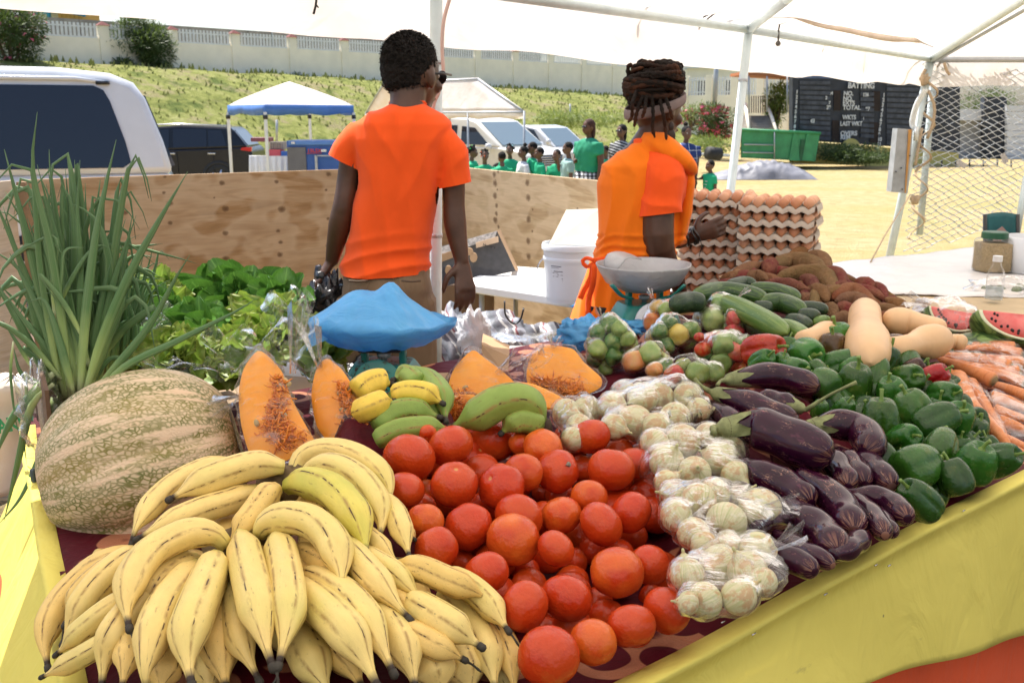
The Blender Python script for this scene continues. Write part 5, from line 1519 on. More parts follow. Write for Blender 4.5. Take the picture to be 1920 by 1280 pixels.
mb.tube(pts,[(.004,.017)]*41,8,caps=False,up=Vector((0,0,1)));obj('headband',mb,cloth_mat('mauve_grey_headband',(.22,.17,.165)),wom)
mb=MB();e=Pw(.086,-.004,-.075);mb.sph(e,(.010,.006,.018),10,8);mb.sph(e+Vector((0,0,-.03)),(.016,.006,.024),10,8);obj('earring',mb,simple('dark_wood_earring',(.03,.015,.01),.5),wom)
for k,(x,y) in enumerate(((1300,443),(1305,441),(1286,446))):
 mb=MB();c0=wp(x,y,.20);ax=(wp(1345,427,.2)-wp(1298,443,.2)).normalized();u,v=orth(ax)
 mb.tube([c0+u*math.cos(a)*.031+v*math.sin(a)*.031+ax*.004*math.sin(3*a+k) for a in [2*math.pi*i/20 for i in range(21)]],.0045,6,caps=False);obj('bracelet',mb,M['black'],wom)
mb=MB();mb.tube([wp(1312,445,.17),wp(1316,462,.17),wp(1311,480,.17)],.0015,4);obj('bracelet_cord',mb,M['black'],wom)
mb=MB();pts=[wp(1222,252,-.06),wp(1232,262,-.075),wp(1246,272,-.06),wp(1258,276,-.02)]
mb.tube(spline(pts,14),.0022,5);obj('necklace',mb,M['chrome'],wom)
rr=random.Random(11)
def dreadsec(t0):return lambda a,t:1+.16*math.sin(t*60+a*2+t0)
dl=0
def dread(pts,r=.0085,n=30):
 global dl
 dl+=1
 mb=MB();sp_=spline(pts,n)
 ph=rr.uniform(0,6)
 mb.tube(sp_,[r*(1+.18*math.sin(i*1.55+ph))*(1 if i<n-4 else 1-.17*(i-n+4)) for i in range(n)],7)
 obj('dreadlock',mb,M['dread'],wom)
mb=MB();mb.sph(Pw(0,-.015,.030),(.080,.096,.080),26,16,Mxw);mb.sph(Pw(0,-.028,-.02),(.066,.064,.045),20,12,Mxw)
remeshed('scalp_hair',mb,.005,M['dread'],wom,2,fn=afro_fn)
BC=wp(1226,157,.0)
for i in range(44):
 ph=rr.uniform(0,6.28);el_=rr.uniform(-.9,1.0);rr0=.080*math.cos(el_*.95)+.008
 tilt=rr.uniform(-.45,.45);pts=[]
 arc=rr.uniform(1.6,3.6)
 for k in range(9):
  a=ph+arc*k/8;z=.072*math.sin(el_)+tilt*.03*math.sin(a)
  pts.append(BC+Vector((math.cos(a)*rr0*1.12,math.sin(a)*rr0*1.05,z+.008*math.sin(a*2+i)))+Vector((.012,0,0))*(el_))
 dread(pts,rr.uniform(.0075,.0105),34)
for i in range(14):
 t=i/13;a0=Pw(-.06+.12*t,.065,.055);pts=[a0,Pw(-.05+.10*t,.03,.105),BC+Vector((.02-.04*t,-.06+.12*t,.035+.02*math.sin(i))),BC+Vector((-.06,-.05+.1*t,.01))]
 dread(pts,.0085,26)
for (pts) in ([(1194,170),(1184,195),(1183,218),(1179,230)],[(1204,180),(1194,210),(1188,238)],[(1222,180),(1224,215),(1223,240),(1229,258)],[(1234,182),(1242,215),(1246,240),(1250,262)],[(1246,180),(1256,205),(1260,224)],[(1213,180),(1208,205),(1205,222)]):
 dread([wp(x+rr.uniform(-2,2),y,-.10+rr.uniform(-.01,.01)-(.01 if y>190 else -.02)) for x,y in pts],.0062,26)
dread([wp(x,y,-.02) for x,y in ((1200,148),(1198,122),(1206,114),(1214,126),(1218,142))],.007)
dread([wp(x,y,-.02) for x,y in ((1190,160),(1178,140),(1180,122),(1192,132))],.007)
dread([wp(x,y,-.02) for x,y in ((1222,140),(1226,126),(1232,119),(1230,128))],.006)
# -------------------------- plywood stall walls
ZP=1.24
def fwd_on(px,py,z):p=onz(px,py,z);return p
PL=onz(40,337,ZP);PC=onz(842,311,ZP);PR=onz(1352,361,ZP)
def ply(name,A,B,z0,z1,knots_px,a,b,label,th=.018,rows=1):
 d=(B-A);d.z=0;L=d.length;ang=math.atan2(d.y,d.x);c=(A+B)/2
 kn=[]
 for (x,y,r) in knots_px:
  rr_=ray(x,y);n=Vector((-d.y,d.x,0)).normalized();o=Vector((0,0,CAMZ))
  t=(A-o).dot(n)/rr_.dot(n);p=o+rr_*t
  u=(Vector((p.x,p.y,0))-Vector((c.x,c.y,0))).dot(d.normalized());kn.append((u,p.z,r*psz(x,y,p.y)))
 mt=m_ply(name+'_wood',kn,a,b)
 mb=MB();mb.box((0,0,(z0+z1)/2),(L,th,z1-z0))
 me=mb.mesh(name,(0,0,0),False);me.materials.append(mt)
 o_=inst(name,me,Matrix.Translation(Vector((c.x,c.y,0)))@Matrix.Rotation(ang,4,'Z'),label,'plywood panel')
 bv=o_.modifiers.new('b','BEVEL');bv.width=.002
 return o_
K1=[(x/2.977,y/2.977,r) for x,y,r in ((687,1057,5),(540,1122,4.5),(912,1075,3),(945,1135,5.5),(918,987,3),(1236,1021,5),(1540,1015,4),(1255,1166,6),(1569,1168,6.5),(1831,972,5),(1817,1060,2.5),(697,1187,4.5),(543,1208,4),(948,1244,4),(1193,1103,2),(1829,1220,3))]
K1+=[(x/2.977,400+y/2.977,r) for x,y,r in ((948,53,4),(1255,110,5),(1549,97,4),(1563,161,4),(1257,252,6),(1560,230,5),(1826,180,4),(1596,366,6),(968,362,4),(366,190,4),(1224,325,3))]
ply('plywood_panel',PL,PC,.02,ZP,K1,(.42,.235,.10),(.56,.355,.185),'long knotty plywood panel behind the spring onions and the man in the orange t-shirt')
K2=[(640+x/2.977,y/2.977,r) for x,y,r in ((860,975,6),(882,957,3.5),(865,1022,7),(877,1058,2.5),(864,1093,7),(873,1147,5),(871,1190,4.5),(864,1228,6.5),(1045,1020,7),(1068,967,3),(1050,1103,7),(1075,1170,2.5),(1052,1223,7),(884,1265,4),(1325,1165,3))]
K2+=[(640+x/2.977,400+y/2.977,r) for x,y,r in ((868,38,7),(873,5,4),(884,75,4),(1052,35,7),(1073,100,3),(1050,152,7),(1052,240,7),(870,120,6),(866,190,6),(1330,20,4))]
K2+=[(1296,358,4),(1330,365,4)]
ply('plywood_panel',PC,PR,.02,ZP,K2,(.47,.32,.17),(.62,.46,.27),'plywood panel with two columns of dark knots, between the man and the woman')
LA=PL+Vector((.0,-.02,0));LB=LA+Vector((-.10,-2.0,0))+Vector((-.55,-.3,0))
ply('plywood_panel',LB,LA+Vector((-.03,-.03,0)),.02,ZP+.0,[],(.60,.46,.30),(.74,.61,.45),'pale plywood side panel at the left edge of the photo behind the spring onions')
mb=MB();mb.box((PL.x+.02,PL.y-.03,.62),(.05,.05,1.22));obj('corner_batten',mb,simple('batten_wood',(.36,.22,.11),.7,.2,20),label='wooden batten in the left corner of the plywood walls',cat='batten',smooth=False)
# -------------------------- tent over the stall: poles, bars, canopy
ZE=2.0
J0=onz(818,-26,ZE);J1=onz(1404,56,ZE);J2=onz(1745,112,ZE)
ten=empty('market_tent',(J1.x,J1.y,0),'large white market tent on pale green-grey poles covering the stall','tent')
def pole(name,pts,r,parent=ten,mat='pole',**k):
 mb=MB();mb.tube(pts,r,14);return obj(name,mb,M[mat],parent,**k)
PB0=Vector((at(808,690,J0.y+.02).x,J0.y+.02,0.0));PB1=Vector((J1.x-.13,J1.y,0));PB2=Vector((J2.x-.25,J2.y,gz0(J2.y)))
_t=at(808,690,J0.y);PB0.x=J0.x+(at(808,690,J0.y).x-J0.x)*(ZE/(ZE-_t.z))*.6
for (J,B,mid) in ((J0,PB0,.95),(J1,PB1,1.0),(J2,PB2,1.0)):
 pl=pole('pole',[B,J],.0205 if J is not J2 else .030)
 for k_ in (.6,.88):
  c=B.lerp(J,k_);mb=MB();mb.cyl(c,c+(J-B).normalized()*.012,.0225,n=14);obj('joint_ring',mb,M['galv'],pl)
u1=(J1-J0).normalized();u2=(J2-J1).normalized()
JL=J0-u1*3.2;JR=J2+Vector((2.4,-.35,-.02))
pole('eave_bar',[JL,J0],.019);pole('eave_bar',[J0,J1],.019);pole('eave_bar',[J1,J2],.019)
pole('eave_bar',[J2,JR],.022,mat='galv')
up_=Vector((.74,-.67,0)).normalized()
RISE,RUN=1.15,3.2
RID=[J+up_*RUN+Vector((0,0,RISE)) for J in (JL,J0,J1,J2)]
pole('rafter',[J1,at(1475,0,J1.y-.45)],.021);r1=(at(1475,0,J1.y-.45)-J1)
pole('rafter',[J1+r1,J1+r1*6],.021)
pole('rafter',[J2,J2+(at(1920,0,J2.y-1.6)-J2)*2.4],.024)
pole('rafter',[J2+Vector((.02,0,-.02)),J2+(at(1920,14,J2.y-1.5)-J2)*2.4],.012,mat='galv')
pole('rafter',[J0,J0+up_*RUN+Vector((0,0,RISE))],.021)
for J in (J0,J1,J2):
 mb=MB();mb.sph(J,.027,12,8);obj('pole_joint',mb,M['pole'],ten)
def cnp():
 mb=MB();P=[]
 E=[JL-u1*2.5,J0,J1,J2,JR+Vector((2,0,0))]
 path=[]
 for a,b in zip(E[:-1],E[1:]):
  n=max(4,int((b-a).length/.12))
  for i in range(n):path.append(a.lerp(b,i/n))
 path.append(E[-1])
 s=0
 for k,e in enumerate(path):
  s+=(path[k]-path[k-1]).length if k else 0
  w=math.sin(s*7.0+1.2*math.sin(s*2.3));w2=nz((s,0,0),1.7)
  out=-up_
  dp=.125+.065*sm(0,8,s) if s<8 else .19
  row=[e+out*(.06+.02*w)+Vector((0,0,-dp-.018*w2+.006*w)),e+out*(.055+.015*w)+Vector((0,0,-.10)),e+out*.045+Vector((0,0,-.03)),e+out*.02+Vector((0,0,.035))]
  for t in (.06,.12,.2,.35,.5,.75,1.0):
   sag=-.08*math.sin(math.pi*min(1,t*1.0))-.03*abs(math.sin(s*1.3))*math.sin(math.pi*t)+.012*nz((s*2,t*5,0),1)
   row.append(e+up_*RUN*t+Vector((0,0,.04+RISE*t+sag)))
  for t in (.3,.6,.85):
   row.append(e+up_*(RUN+3.0*t)+Vector((0,0,.04+RISE*(1-t)-.05)))
  P.append(row)
 mb.grid(P)
 obj('canopy',mb,M['canopy'],ten)
cnp()
mb=MB()
pts=[at(x,y,d) for x,y,d in ((1340,8,J1.y-.1),(1470,22,J1.y+.1),(1560,50,J1.y+.6),(1680,72,J1.y+1.2),(1745,74,J2.y-.3))]
sp_=spline(pts,30)
mb.grid([[p+Vector((0,0,.012)),p+Vector((0,-.004,-.006-.003*math.sin(i))),p+Vector((0,.004,-.02+.004*math.sin(i*.7)))] for i,p in enumerate(sp_)])
obj('hem',mb,simple('cream_hem',(.70,.58,.48),.8),ten,solid=.003)
M['rope']=simple('frayed_rope',(.50,.38,.26),.9,.2,60,.5,300);M['bungee']=flat('thin_lash',(.10,.09,.08),.7)
for i,(x0,y0,x1,y1,xm,ym) in enumerate(((1318,33,1358,12,1311,48),(1535,68,1560,50,1537,80),(1614,82,1646,66,1607,95),(1684,88,1716,76,1680,102),(1190,14,1222,0,1186,30))):
 d=J1.y+(x0-1404)/341*(J2.y-J1.y) if x0>1404 else J1.y-(1404-x0)/586*(J1.y-J0.y)
 mb=MB();mb.tube([at(x0,y0,d-.06),at(x1,y1,d-.05)],.004,5);mb.tube([at(xm,ym,d-.04),at(x1,y1,d-.05)],.004,5);mb.sph(at(xm,ym,d-.04),.012,8,6)
 obj('lashing',mb,M['bungee'],ten)
mb=MB();mb.tube([at(1466,25,J1.y+.25),at(1460,55,J1.y+.25),at(1459,80,J1.y+.25)],.005,5);mb.sph(at(1459,82,J1.y+.25),.014,8,6);mb.tube([at(1466,25,J1.y+.25)+Vector((math.cos(a)*.03,0,math.sin(a)*.03-.02)) for a in np.linspace(0,6.28,12)],.004,5);obj('bungee_loop',mb,M['bungee'],ten)
mb=MB();pts=[(970,10),(1060,28),(1160,50),(1280,58),(1420,56),(1500,68),(1580,96),(1650,106),(1740,112)]
mb.tube(spline([at(x,y,J0.y+.1+(x-818)/927*(J2.y-J0.y))+Vector((0,-.05,0)) for x,y in pts],50),.008,6);obj('draw_cord',mb,M['rope'],ten)
mb=MB();pts=[(844,-5),(832,40),(829,90),(831,140),(822,175),(813,200),(814,260)]
mb.tube(spline([at(x,y,J0.y-.035) for x,y in pts],30),.0065,6);obj('draw_cord',mb,simple('pink_cable',(.66,.48,.42),.6),ten)
mb=MB();mb.tube([at(594,-6,3.0),at(592,12,3.0),at(588,27,3.0)],.0035,5);mb.tube([at(592,8,3.0),at(597,15,3.0)],.002,4);obj('twig',mb,M['rust'],label='thin dark twig hanging from the canopy above the blue canopy',cat='twig')
D2=J2.y
mb=MB();pts=[]
def polex(y):return lerp(1745,1707,(y-112)/375.0)
for i in range(160):
 t=i/159;y=118+t*330;ph=t*2*math.pi*5.5
 c=at(polex(y)+6,y,D2);pts.append(c+Vector((math.cos(ph)*.050,math.sin(ph)*.045,0)))
mb.tube(pts,[(.005,.011)]*160,6);obj('rope',mb,M['rope'],label='frayed cloth rope wound round the right-hand tent pole',cat='rope')
mb=MB()
crumple(mb,at(1715,375,D2-.05),(.03,.03,.035),14,10,.5,3,4)
obj('rope_knot',mb,M['rope'],label='cloth knot tied halfway down the right-hand tent pole',cat='rope')
mb=MB();crumple(mb,at(1733,150,D2-.05),(.03,.03,.04),14,10,.5,3,4)
for pts in ([(1770,118),(1776,135),(1781,140)],[(1735,130),(1728,145)],[(1740,170),(1752,200),(1748,235),(1738,260)],[(1728,240),(1716,310)]):
 mb.tube(spline([at(x,y,D2-.04) for x,y in pts],8),.012,5)
obj('rope_knot',mb,M['rope'],label='cloth rope knots hanging at the top of the right-hand pole',cat='rope')
mb=MB()
for o_ in (0,5):
 pts=[(1738-o_,168),(1722-o_,195),(1713-o_,230),(1716-o_*.3,243)]
 mb.tube(spline([at(x,y,D2-.10) for x,y in pts],16),.012,6)
mb.tube([at(1718,238,D2-.12),at(1717,264,D2-.12)],.018,6)
obj('white_cable',mb,M['white_paint'],label='loop of white cable hanging beside the right-hand pole',cat='cable')
pole('side_pole',[at(1754,105,D2+.1),at(1724,440,D2+.1)],.026)
mb=MB()
a,b,c_,e=at(1683,241,D2-.15),at(1712,243,D2-.15),at(1702,363,D2-.15),at(1671,360,D2-.15)
mb.prism([a,b,c_,e],(0,.10,0));cb=obj('steel_channel',mb,simple('weathered_galvanised',(.38,.40,.42),.55,.22,10,.3,60,metal=.2),label='grey steel box section hanging beside the right-hand pole',cat='steel section',smooth=False)
mb=MB();mb.prism([at(1703,243,D2-.155),at(1709,243,D2-.155),at(1698,362,D2-.155),at(1696,362,D2-.155)],(0,-.006,0));obj('rust_stripe',mb,simple('orange_rust',(.50,.26,.08),.9),cb,smooth=False)
for (x,y) in ((1706,292),(1690,315),(1692,355),(1680,322)):
 mb=MB();mb.cyl(at(x,y,D2-.155),at(x,y,D2-.17),.006,n=8);obj('bolt_hole',mb,M['black'],cb)
def chain():
 d=D2+.0;root=empty('chain_link_mesh',at(1840,430,d),'silver chain-link mesh hanging from the tent bar at the right, with two small tags','wire mesh')
 mb=MB();s=psz(1850,300,d);pitch=11.6;rowh=13.0
 ncol=17
 for c in range(-1,24):
  pts=[]
  for r in range(0,62):
   y=118+r*rowh/2
   x=1750+c*pitch+(((r+c)%2)*2-1)*pitch*.5*1.04-(y-118)*.095
   ybot=480-max(0,(x-1725))*.42
   if y>ybot:break
   lean=(y-118)/370
   zz=(-1)**r*.008
   pts.append(at(x+3*nz((c,r,0),.3)*3,y+(x-1757)*.075+3*math.sin(x/60),d+.15*lean+.05*math.sin(x/40.0)+zz*(1 if c%2 else -1)))
  if len(pts)>2:mb.tube(pts,.0058,4,caps=False)
 obj('wires',mb,M['mesh_wire'],root,kind='stuff')
 for (x,y,a) in ((1803,308,28),(1883,297,60)):
  mb=MB();mb.box(at(x,y,d-.02),(.078,.004,.038),Euler((0,R(a),0)).to_matrix());t_=obj('tag',mb,simple('grey_tag%d'%x,(.42,.40,.40),.6,.4,90),root,smooth=False)
M['mesh_wire']=simple('galvanised_wire',(.70,.72,.73),.35,.1,metal=.2)
chain()
mb=MB();mb.cyl(at(1925,330,6.0),at(1906,440,6.0),.02,n=8);obj('thin_pole',mb,M['pole'],label='grey pole at the right edge of the photo behind the teal chair',cat='pole')
mb=MB();mb.tube([at(1707,365,5.9),at(1660,440,5.2),at(1632,492,4.9)],.004,4);obj('guy_rope',mb,M['rope'],label='thin guy rope running down from the right-hand pole to the white sheet',cat='rope')
# -------------------------- tables
ZT=0.86
C0=Vector((-.348,.768,ZT));U=Vector((.76,.65,0)).normalized();Lv=Vector((-.469,.883,0)).normalized();Nn=Vector((-.65,.76,0)).normalized()
def tz(p):return Vector((p[0],p[1],ZT))
poly=[C0,C0+U*3.9,C0+U*3.9+Nn*1.5,C0+U*1.35+Nn*1.42,C0+Lv*1.95+U*.62,C0+Lv*1.95]
tab=empty('produce_table',(C0+U+Nn*.5).to_tuple()[:2]+(0,),'large corner table under a maroon damask cloth carrying all the produce','table')
mb=MB();mb.prism([p-Vector((0,0,.012)) for p in poly],(0,0,-.03));obj('table_top',mb,simple('table_board',(.30,.2,.11),.7),tab,smooth=False)
for p in (C0+(U+Nn)*.08,C0+U*1.9+Nn*.08,C0+U*3.7+Nn*.1,C0+U*3.7+Nn*1.35,C0+U*1.5+Nn*1.2,C0+Lv*1.85+U*.1):
 mb=MB();mb.box((p.x,p.y,(ZT-.05)/2),(.05,.05,ZT-.05));obj('leg',mb,M['galv'],tab,smooth=False)
def drape(A,B,out,zt,zb,seed,n=120,fold=.012,hem=True,flare=0):
 mb=MB();P=[]
 L=(B-A).length
 for i in range(n+1):
  p=A.lerp(B,i/n);s=L*i/n;r=[]
  levels=[(0,.012,-.035),(0,.016,-.012),(0,.012,.0),(.012,.004,0),(.028,-.004,0),(.045,-.010,0),(.062,-.004,0),(.08,-.001,0)] if hem else [(0,.004,0),(.03,.004,0)]
  for (dz,bulge,ins) in levels:
   r.append(Vector((p.x,p.y,zt-dz+.003*math.sin(s*5+seed)))+out*(-bulge*-1+ins*1.0+.006*nz((s*3,seed,dz*9),1)))
  for k in range(1,15):
   t=k/14;z=lerp(zt-.08,zb(s) if callable(zb) else zb,t)
   w=fold*(t**.7)*(math.sin(s*9+1.6*math.sin(s*3.1+seed))+.6*nz((s*4,z*3,seed),1))+(.03+flare)*t
   r.append(Vector((p.x,p.y,z))+out*w)
  P.append(r)
 mb.grid(P);return mb
OUTR=Vector((.65,-.76,0));OUTL=Vector((-.883,-.469,0))
Ea,Eb=C0+OUTR*.015-U*.02,C0+U*3.9+OUTR*.015
obj('tablecloth',drape(Ea,Eb,OUTR,ZT+.006,lambda s:min(.76,.94-.229*s),1,fold=.006),M['yellow'],label='yellow cloth pinned along the right-front edge of the produce table',cat='cloth',solid=.002)
obj('tablecloth',drape(Ea-OUTR*.045,Eb-OUTR*.045,OUTR,ZT-.04,.04,4,fold=.008,hem=False),M['orange_cloth'],label='orange cloth hanging below the yellow one at the lower right corner',cat='cloth',solid=.002)
La,Lb=C0+OUTL*.015,C0+Lv*1.75+OUTL*.015
obj('tablecloth',drape(La,Lb,OUTL,ZT+.006,lambda s:lerp(.70,.50,min(1,s/.9)),7,fold=.02,flare=.11),M['yellow'],label='yellow cloth pinned along the left edge of the table below the pumpkin',cat='cloth',solid=.002)
obj('tablecloth',drape(La-OUTL*.015,Lb-OUTL*.015,OUTL,ZT-.06,.04,8,fold=.03,hem=False,flare=.50),M['orange_cloth'],label='orange cloth hanging below the yellow one at the left edge of the photo',cat='cloth',solid=.002)
for v in bpy.data.objects['tablecloth.003'].data.vertices:v.co+=OUTL*.01 if False else Vector((0,0,0))
cA=onz(1545,498,ZT+.01);cB=onz(1990,448,ZT+.01);cC=onz(2150,640,ZT+.01);cD=onz(1720,640,ZT+.01)
ct=empty('side_counter',(cA.x+.6,cA.y-.5,0),'sunlit counter under a wrinkled white plastic sheet at the right','table')
mb=MB();q=[cA,cB,cC,cD]
mb.prism([p-Vector((0,0,.02)) for p in q],(0,0,-.03));obj('table_top',mb,simple('counter_board',(.50,.38,.22),.7),ct,smooth=False)
for p in q:
 mb=MB();c_=p.lerp((cA+cC)/2,.12);mb.box((c_.x,c_.y,.4),(.05,.05,.8));obj('leg',mb,M['galv'],ct,smooth=False)
q1=[onz(1540,499,ZT+.02),onz(1990,448,ZT+.02),onz(2100,560,ZT+.02),onz(1668,553,ZT+.02)]
mb=MB();P=[]
for j in range(31):
 r=[]
 for i in range(41):
  u,v=i/40,j/30
  p=q1[0].lerp(q1[1],u).lerp(q1[3].lerp(q1[2],u),v)+Vector((0,0,.006+.012*abs(nz((u*3,v*3,0),2.1))+.006*nz((u,v,2),12)))
  if j==30:p.z-=.0;p+=Vector((.02*math.sin(u*20),.0,-.008))
  r.append(p)
 P.append(r)
mb.grid(P);obj('plastic_sheet',mb,simple('white_plastic_sheet',(.74,.72,.70),.35,.06,3,.5,12,bdist=.02),label='wrinkled white plastic sheet covering the sunlit counter at the right',cat='plastic sheet',solid=.002)
et=[Vector((.78,4.02,ZT)),Vector((1.02,3.9,ZT)),Vector((1.75,4.35,ZT)),Vector((1.2,4.95,ZT)),Vector((.55,4.42,ZT))]
eg=empty('egg_table',(1.1,4.4,0),'low table carrying the stacks of egg trays behind the sweet potatoes','table')
mb=MB();mb.prism([p-Vector((0,0,.005)) for p in et],(0,0,-.03));obj('table_top',mb,M['table_white'],eg,smooth=False)
for p in et:
 mb=MB();c_=p.lerp(Vector((1.1,4.4,ZT)),.2);mb.box((c_.x,c_.y,.41),(.04,.04,.82));obj('leg',mb,M['galv'],eg,smooth=False)
zf_=.75
f=[onz(862,530,zf_),onz(1262,588,zf_),onz(1300,500,zf_),onz(895,508,zf_)]
f[2]=f[1]+Vector((.28,.95,0));f[3]=f[0]+Vector((.22,.62,0))
ft=empty('folding_table',(f[0].x+.6,f[0].y,0),'white folding table in full sun between the two vendors with a bucket on it','table')
mb=MB();mb.prism([p for p in f],(0,0,-.045));obj('table_top',mb,M['table_white'],ft,bevel=.008,smooth=True,sharp=30)
for p in f:
 mb=MB();c_=p.lerp((f[0]+f[2])/2,.18);mb.cyl((c_.x,c_.y,0),(c_.x,c_.y,.71),.014,n=8);obj('leg',mb,M['galv'],ft)
bc=onz(1072,562,zf_);bd=bc.y
def bpt(px,py):return at(px,py,bd)
br=55*psz(1072,500,bd)
zt_=at(1072,455,bd).z
bk=empty('bucket',(bc.x,bd,zf_),'white plastic bucket with printed label on the folding table','bucket')
h=zt_-zf_
mb=MB();mb.lathe([(.001,0),(br*.86,0),(br*.87,.01),(br*.95,h*.66),(br*1.0,h*.72),(br*1.0,h*.76),(br*.97,h*.78),(br*.99,h*.88),(br*1.05,h*.90),(br*1.05,h*.97),(br*1.02,h),(br*.97,h),(br*.95,h*.6),(br*.9,.02),(.001,.02)],36,c=(bc.x,bd,zf_));obj('body',mb,M['white_plastic'],bk,sharp=40)
mb=MB();mb.tube(spline([bpt(1034,469),bpt(1012,492),bpt(1007,506)],10),.003,5);obj('handle',mb,M['chrome'],bk)
rr=random.Random(5)
for k in range(22):
 y=481+k*3.1;
 if rr.random()<.12:continue
 mb=MB();x0,x1=1032,1053-rr.choice((0,0,3,8));th=rr.choice((.9,1.6,.7))*psz(1040,500,bd)
 P=[]
 for i in range(4):
  x=lerp(x0,x1,i/3);p=bpt(x,y);dx=p.x-bc.x;rad=br*1.004*(.87+.08*(p.z-zf_)/(h*.66));yy=bd-math.sqrt(max(rad*rad-dx*dx,0))-.001
  P.append([(p.x,yy,p.z+th/2),(p.x,yy,p.z-th/2)])
 mb.grid(P);obj('label_line',mb,simple('print_grey%d'%k,(.13,.13,.15),.6),bk,smooth=False)
mb=MB();mb.prism([at(1030,458,bd+.02),at(1125,460,bd+.05),at(1122,392,bd+.17),at(1062,394,bd+.17)],(0,.012,0));lid=obj('box_lid',mb,simple('cream_card',(.76,.70,.58),.8),label='cream card box lid leaning out of the white bucket',cat='box lid',smooth=False)
mb=MB();crumple(mb,onz(1083,562,zf_+.02)+Vector((.02,-.12,0)),(.05,.03,.02),16,8,.5,3,2);obj('blue_rag',mb,M['blue_film'],label='scrap of blue plastic at the foot of the bucket',cat='plastic scrap')
def carton():
 root=empty('carton',at(890,540,5.2),'dark printed cardboard carton with hand holes tipped against the plywood behind the man','carton')
 d=5.35
 def q(nm,pts,mat,dd=0,th=.006,par=root):
  mb=MB();P=[at(x,y,d+dd+e) for x,y,e in pts];mb.prism(P,(0,th,0));return obj(nm,mb,mat,par,smooth=False)
 q('front_panel',[(806,542,0),(967,508,0),(932,433,.10),(806,468,.10)],M['card_dark'])
 q('side_panel',[(967,508,0),(973,506,.25),(938,430,.35),(932,433,.10)],M['card'])
 q('top_flap',[(806,470,.09),(932,433,.09),(928,445,.07),(806,488,.06)],simple('worn_card',(.30,.27,.24),.8,.5,60),dd=-.012)
 q('label_patch',[(892,455,.0),(934,443,.0),(935,454,.0),(893,465,.0)],simple('card_patch',(.58,.42,.28),.8),dd=.045)
 q('bare_patch',[(806,484,0),(848,470,0),(852,482,0),(806,500,0)],M['card'],dd=.045)
 for (x,y,w,hh) in ((888,482,7.5,9),(879,471,9,7),(841,506,6.5,9)):
  mb=MB();c=at(x,y,d+.02);s=psz(x,y,d)
  mb.prism([c+Vector((math.cos(a)*w*s*(1 if abs(math.cos(a))<.7 else .95),0,math.sin(a)*hh*s)) for a in np.linspace(0,2*math.pi,13)[:-1]],(0,-.02,0));obj('hand_hole',mb,M['card'],root,smooth=False)
 text('Number',905,461,5,root,M['black'],posf= lambda a,b:at(a,b,d+.02),rot=Matrix.Rotation(R(12),4,'Y')@Matrix.Rotation(R(90),4,'X'))
 r2=empty('carton',at(860,585,5.25),'plain brown carton standing under the dark printed one','carton')
 q('front_panel',[(820,600,0),(925,600,0),(925,528,0),(820,538,0)],simple('brown_card',(.20,.12,.065),.85),par=r2,th=.3)
 mb=MB();c=at(876,562,d-.01);mb.prism([c+Vector((math.cos(a)*.018,0,math.sin(a)*.022)) for a in np.linspace(0,6.28,10)[:-1]],(0,-.006,0));obj('hand_hole',mb,M['card'],r2,smooth=False)
carton()
def m_striped():
 m=NT('striped_woven_bag');co=m.coord()
 v=m.n('VectorMath',{'operation':'ADD'},_0=co,_1=m.n('VectorMath',{'operation':'SCALE'},_0=m.n('TexNoise',Vector=co,Scale=5.0,Detail=2.0).outputs[1],Scale=.09).outputs[0]).outputs[0]
 x=m.sep(v);k=m.math('FRACT',m.math('ADD',m.math('MULTIPLY',x[0],8),m.math('MULTIPLY',x[2],5)))
 c=m.ramp(k,[(0,(.09,.09,.11)),(.16,(.42,.41,.40)),(.24,(.13,.13,.15)),(.42,(.50,.49,.48)),(.5,(.20,.06,.07)),(.56,(.25,.26,.30)),(.8,(.10,.11,.13))],'CONSTANT')
 return m.done(m.bsdf(c,.6,m.bump(m.noise(co,20,4),.4,.01)))
M['striped']=m_striped()
for i,(x,y,d,r,lb) in enumerate(((850,665,4.3,(.13,.2,.20),'grey striped woven bundle standing left under the folding table'),(935,650,4.5,(.19,.22,.15),'grey and maroon striped bundle in the middle under the folding table'),(1030,655,4.6,(.20,.2,.12),'dark grey striped bundle at the right under the folding table'))):
 mb=MB();crumple(mb,at(x,y,d),r,44,30,.22,1.6,i*3+1);obj('striped_bundle',mb,M['striped'],label=lb,cat='bundle')
mb=MB();crumple(mb,at(888,640,4.15),(.07,.05,.13),30,24,.4,2.2,9);obj('silver_sheet',mb,simple('silver_foil',(.66,.66,.67),.4,.05,8,.6,20,metal=.1,bdist=.02),label='bright silver plastic sheet between the striped bundles',cat='plastic sheet')
mb=MB();mb.tube(spline([at(x,y,4.1) for x,y in ((946,565),(948,590),(962,606),(975,600),(982,578))],20),[(.018,.004)]*20,6);obj('bag_strap',mb,M['black'],label='black strap looped over the middle striped bundle',cat='strap')
mb=MB();crumple(mb,at(1000,660,4.2),(.33,.22,.06),40,20,.5,2.5,14);obj('clear_plastic_heap',mb,M['film'],label='loose clear plastic lying in front of the striped bundles',cat='plastic')
mb=MB();crumple(mb,at(545,640,3.9),(.2,.2,.20),30,20,.3,2,15);obj('white_sack',mb,M['white_plastic'],label='white sack on the ground behind the lettuces',cat='sack')
mb=MB();crumple(mb,at(690,720,2.95),(.10,.1,.08),30,20,.4,2.4,17);obj('dark_sack',mb,M['black_film'],label='black sack on the ground behind the blue scale',cat='sack')
mb=MB();mb.grid([[at(x,y,d)+Vector((0,0,.01*nz((x/40,y/40,0),1))) for x,y,d in ((905+i*16,655+j*12-i*1.5,3.4-j*.12) for i in range(12))] for j in range(6)])
obj('grey_crate_liner',mb,simple('grey_corrugated_liner',(.36,.36,.34),.6),label='grey ribbed liner sheet behind the bagged pumpkin pieces',cat='liner',solid=.004)
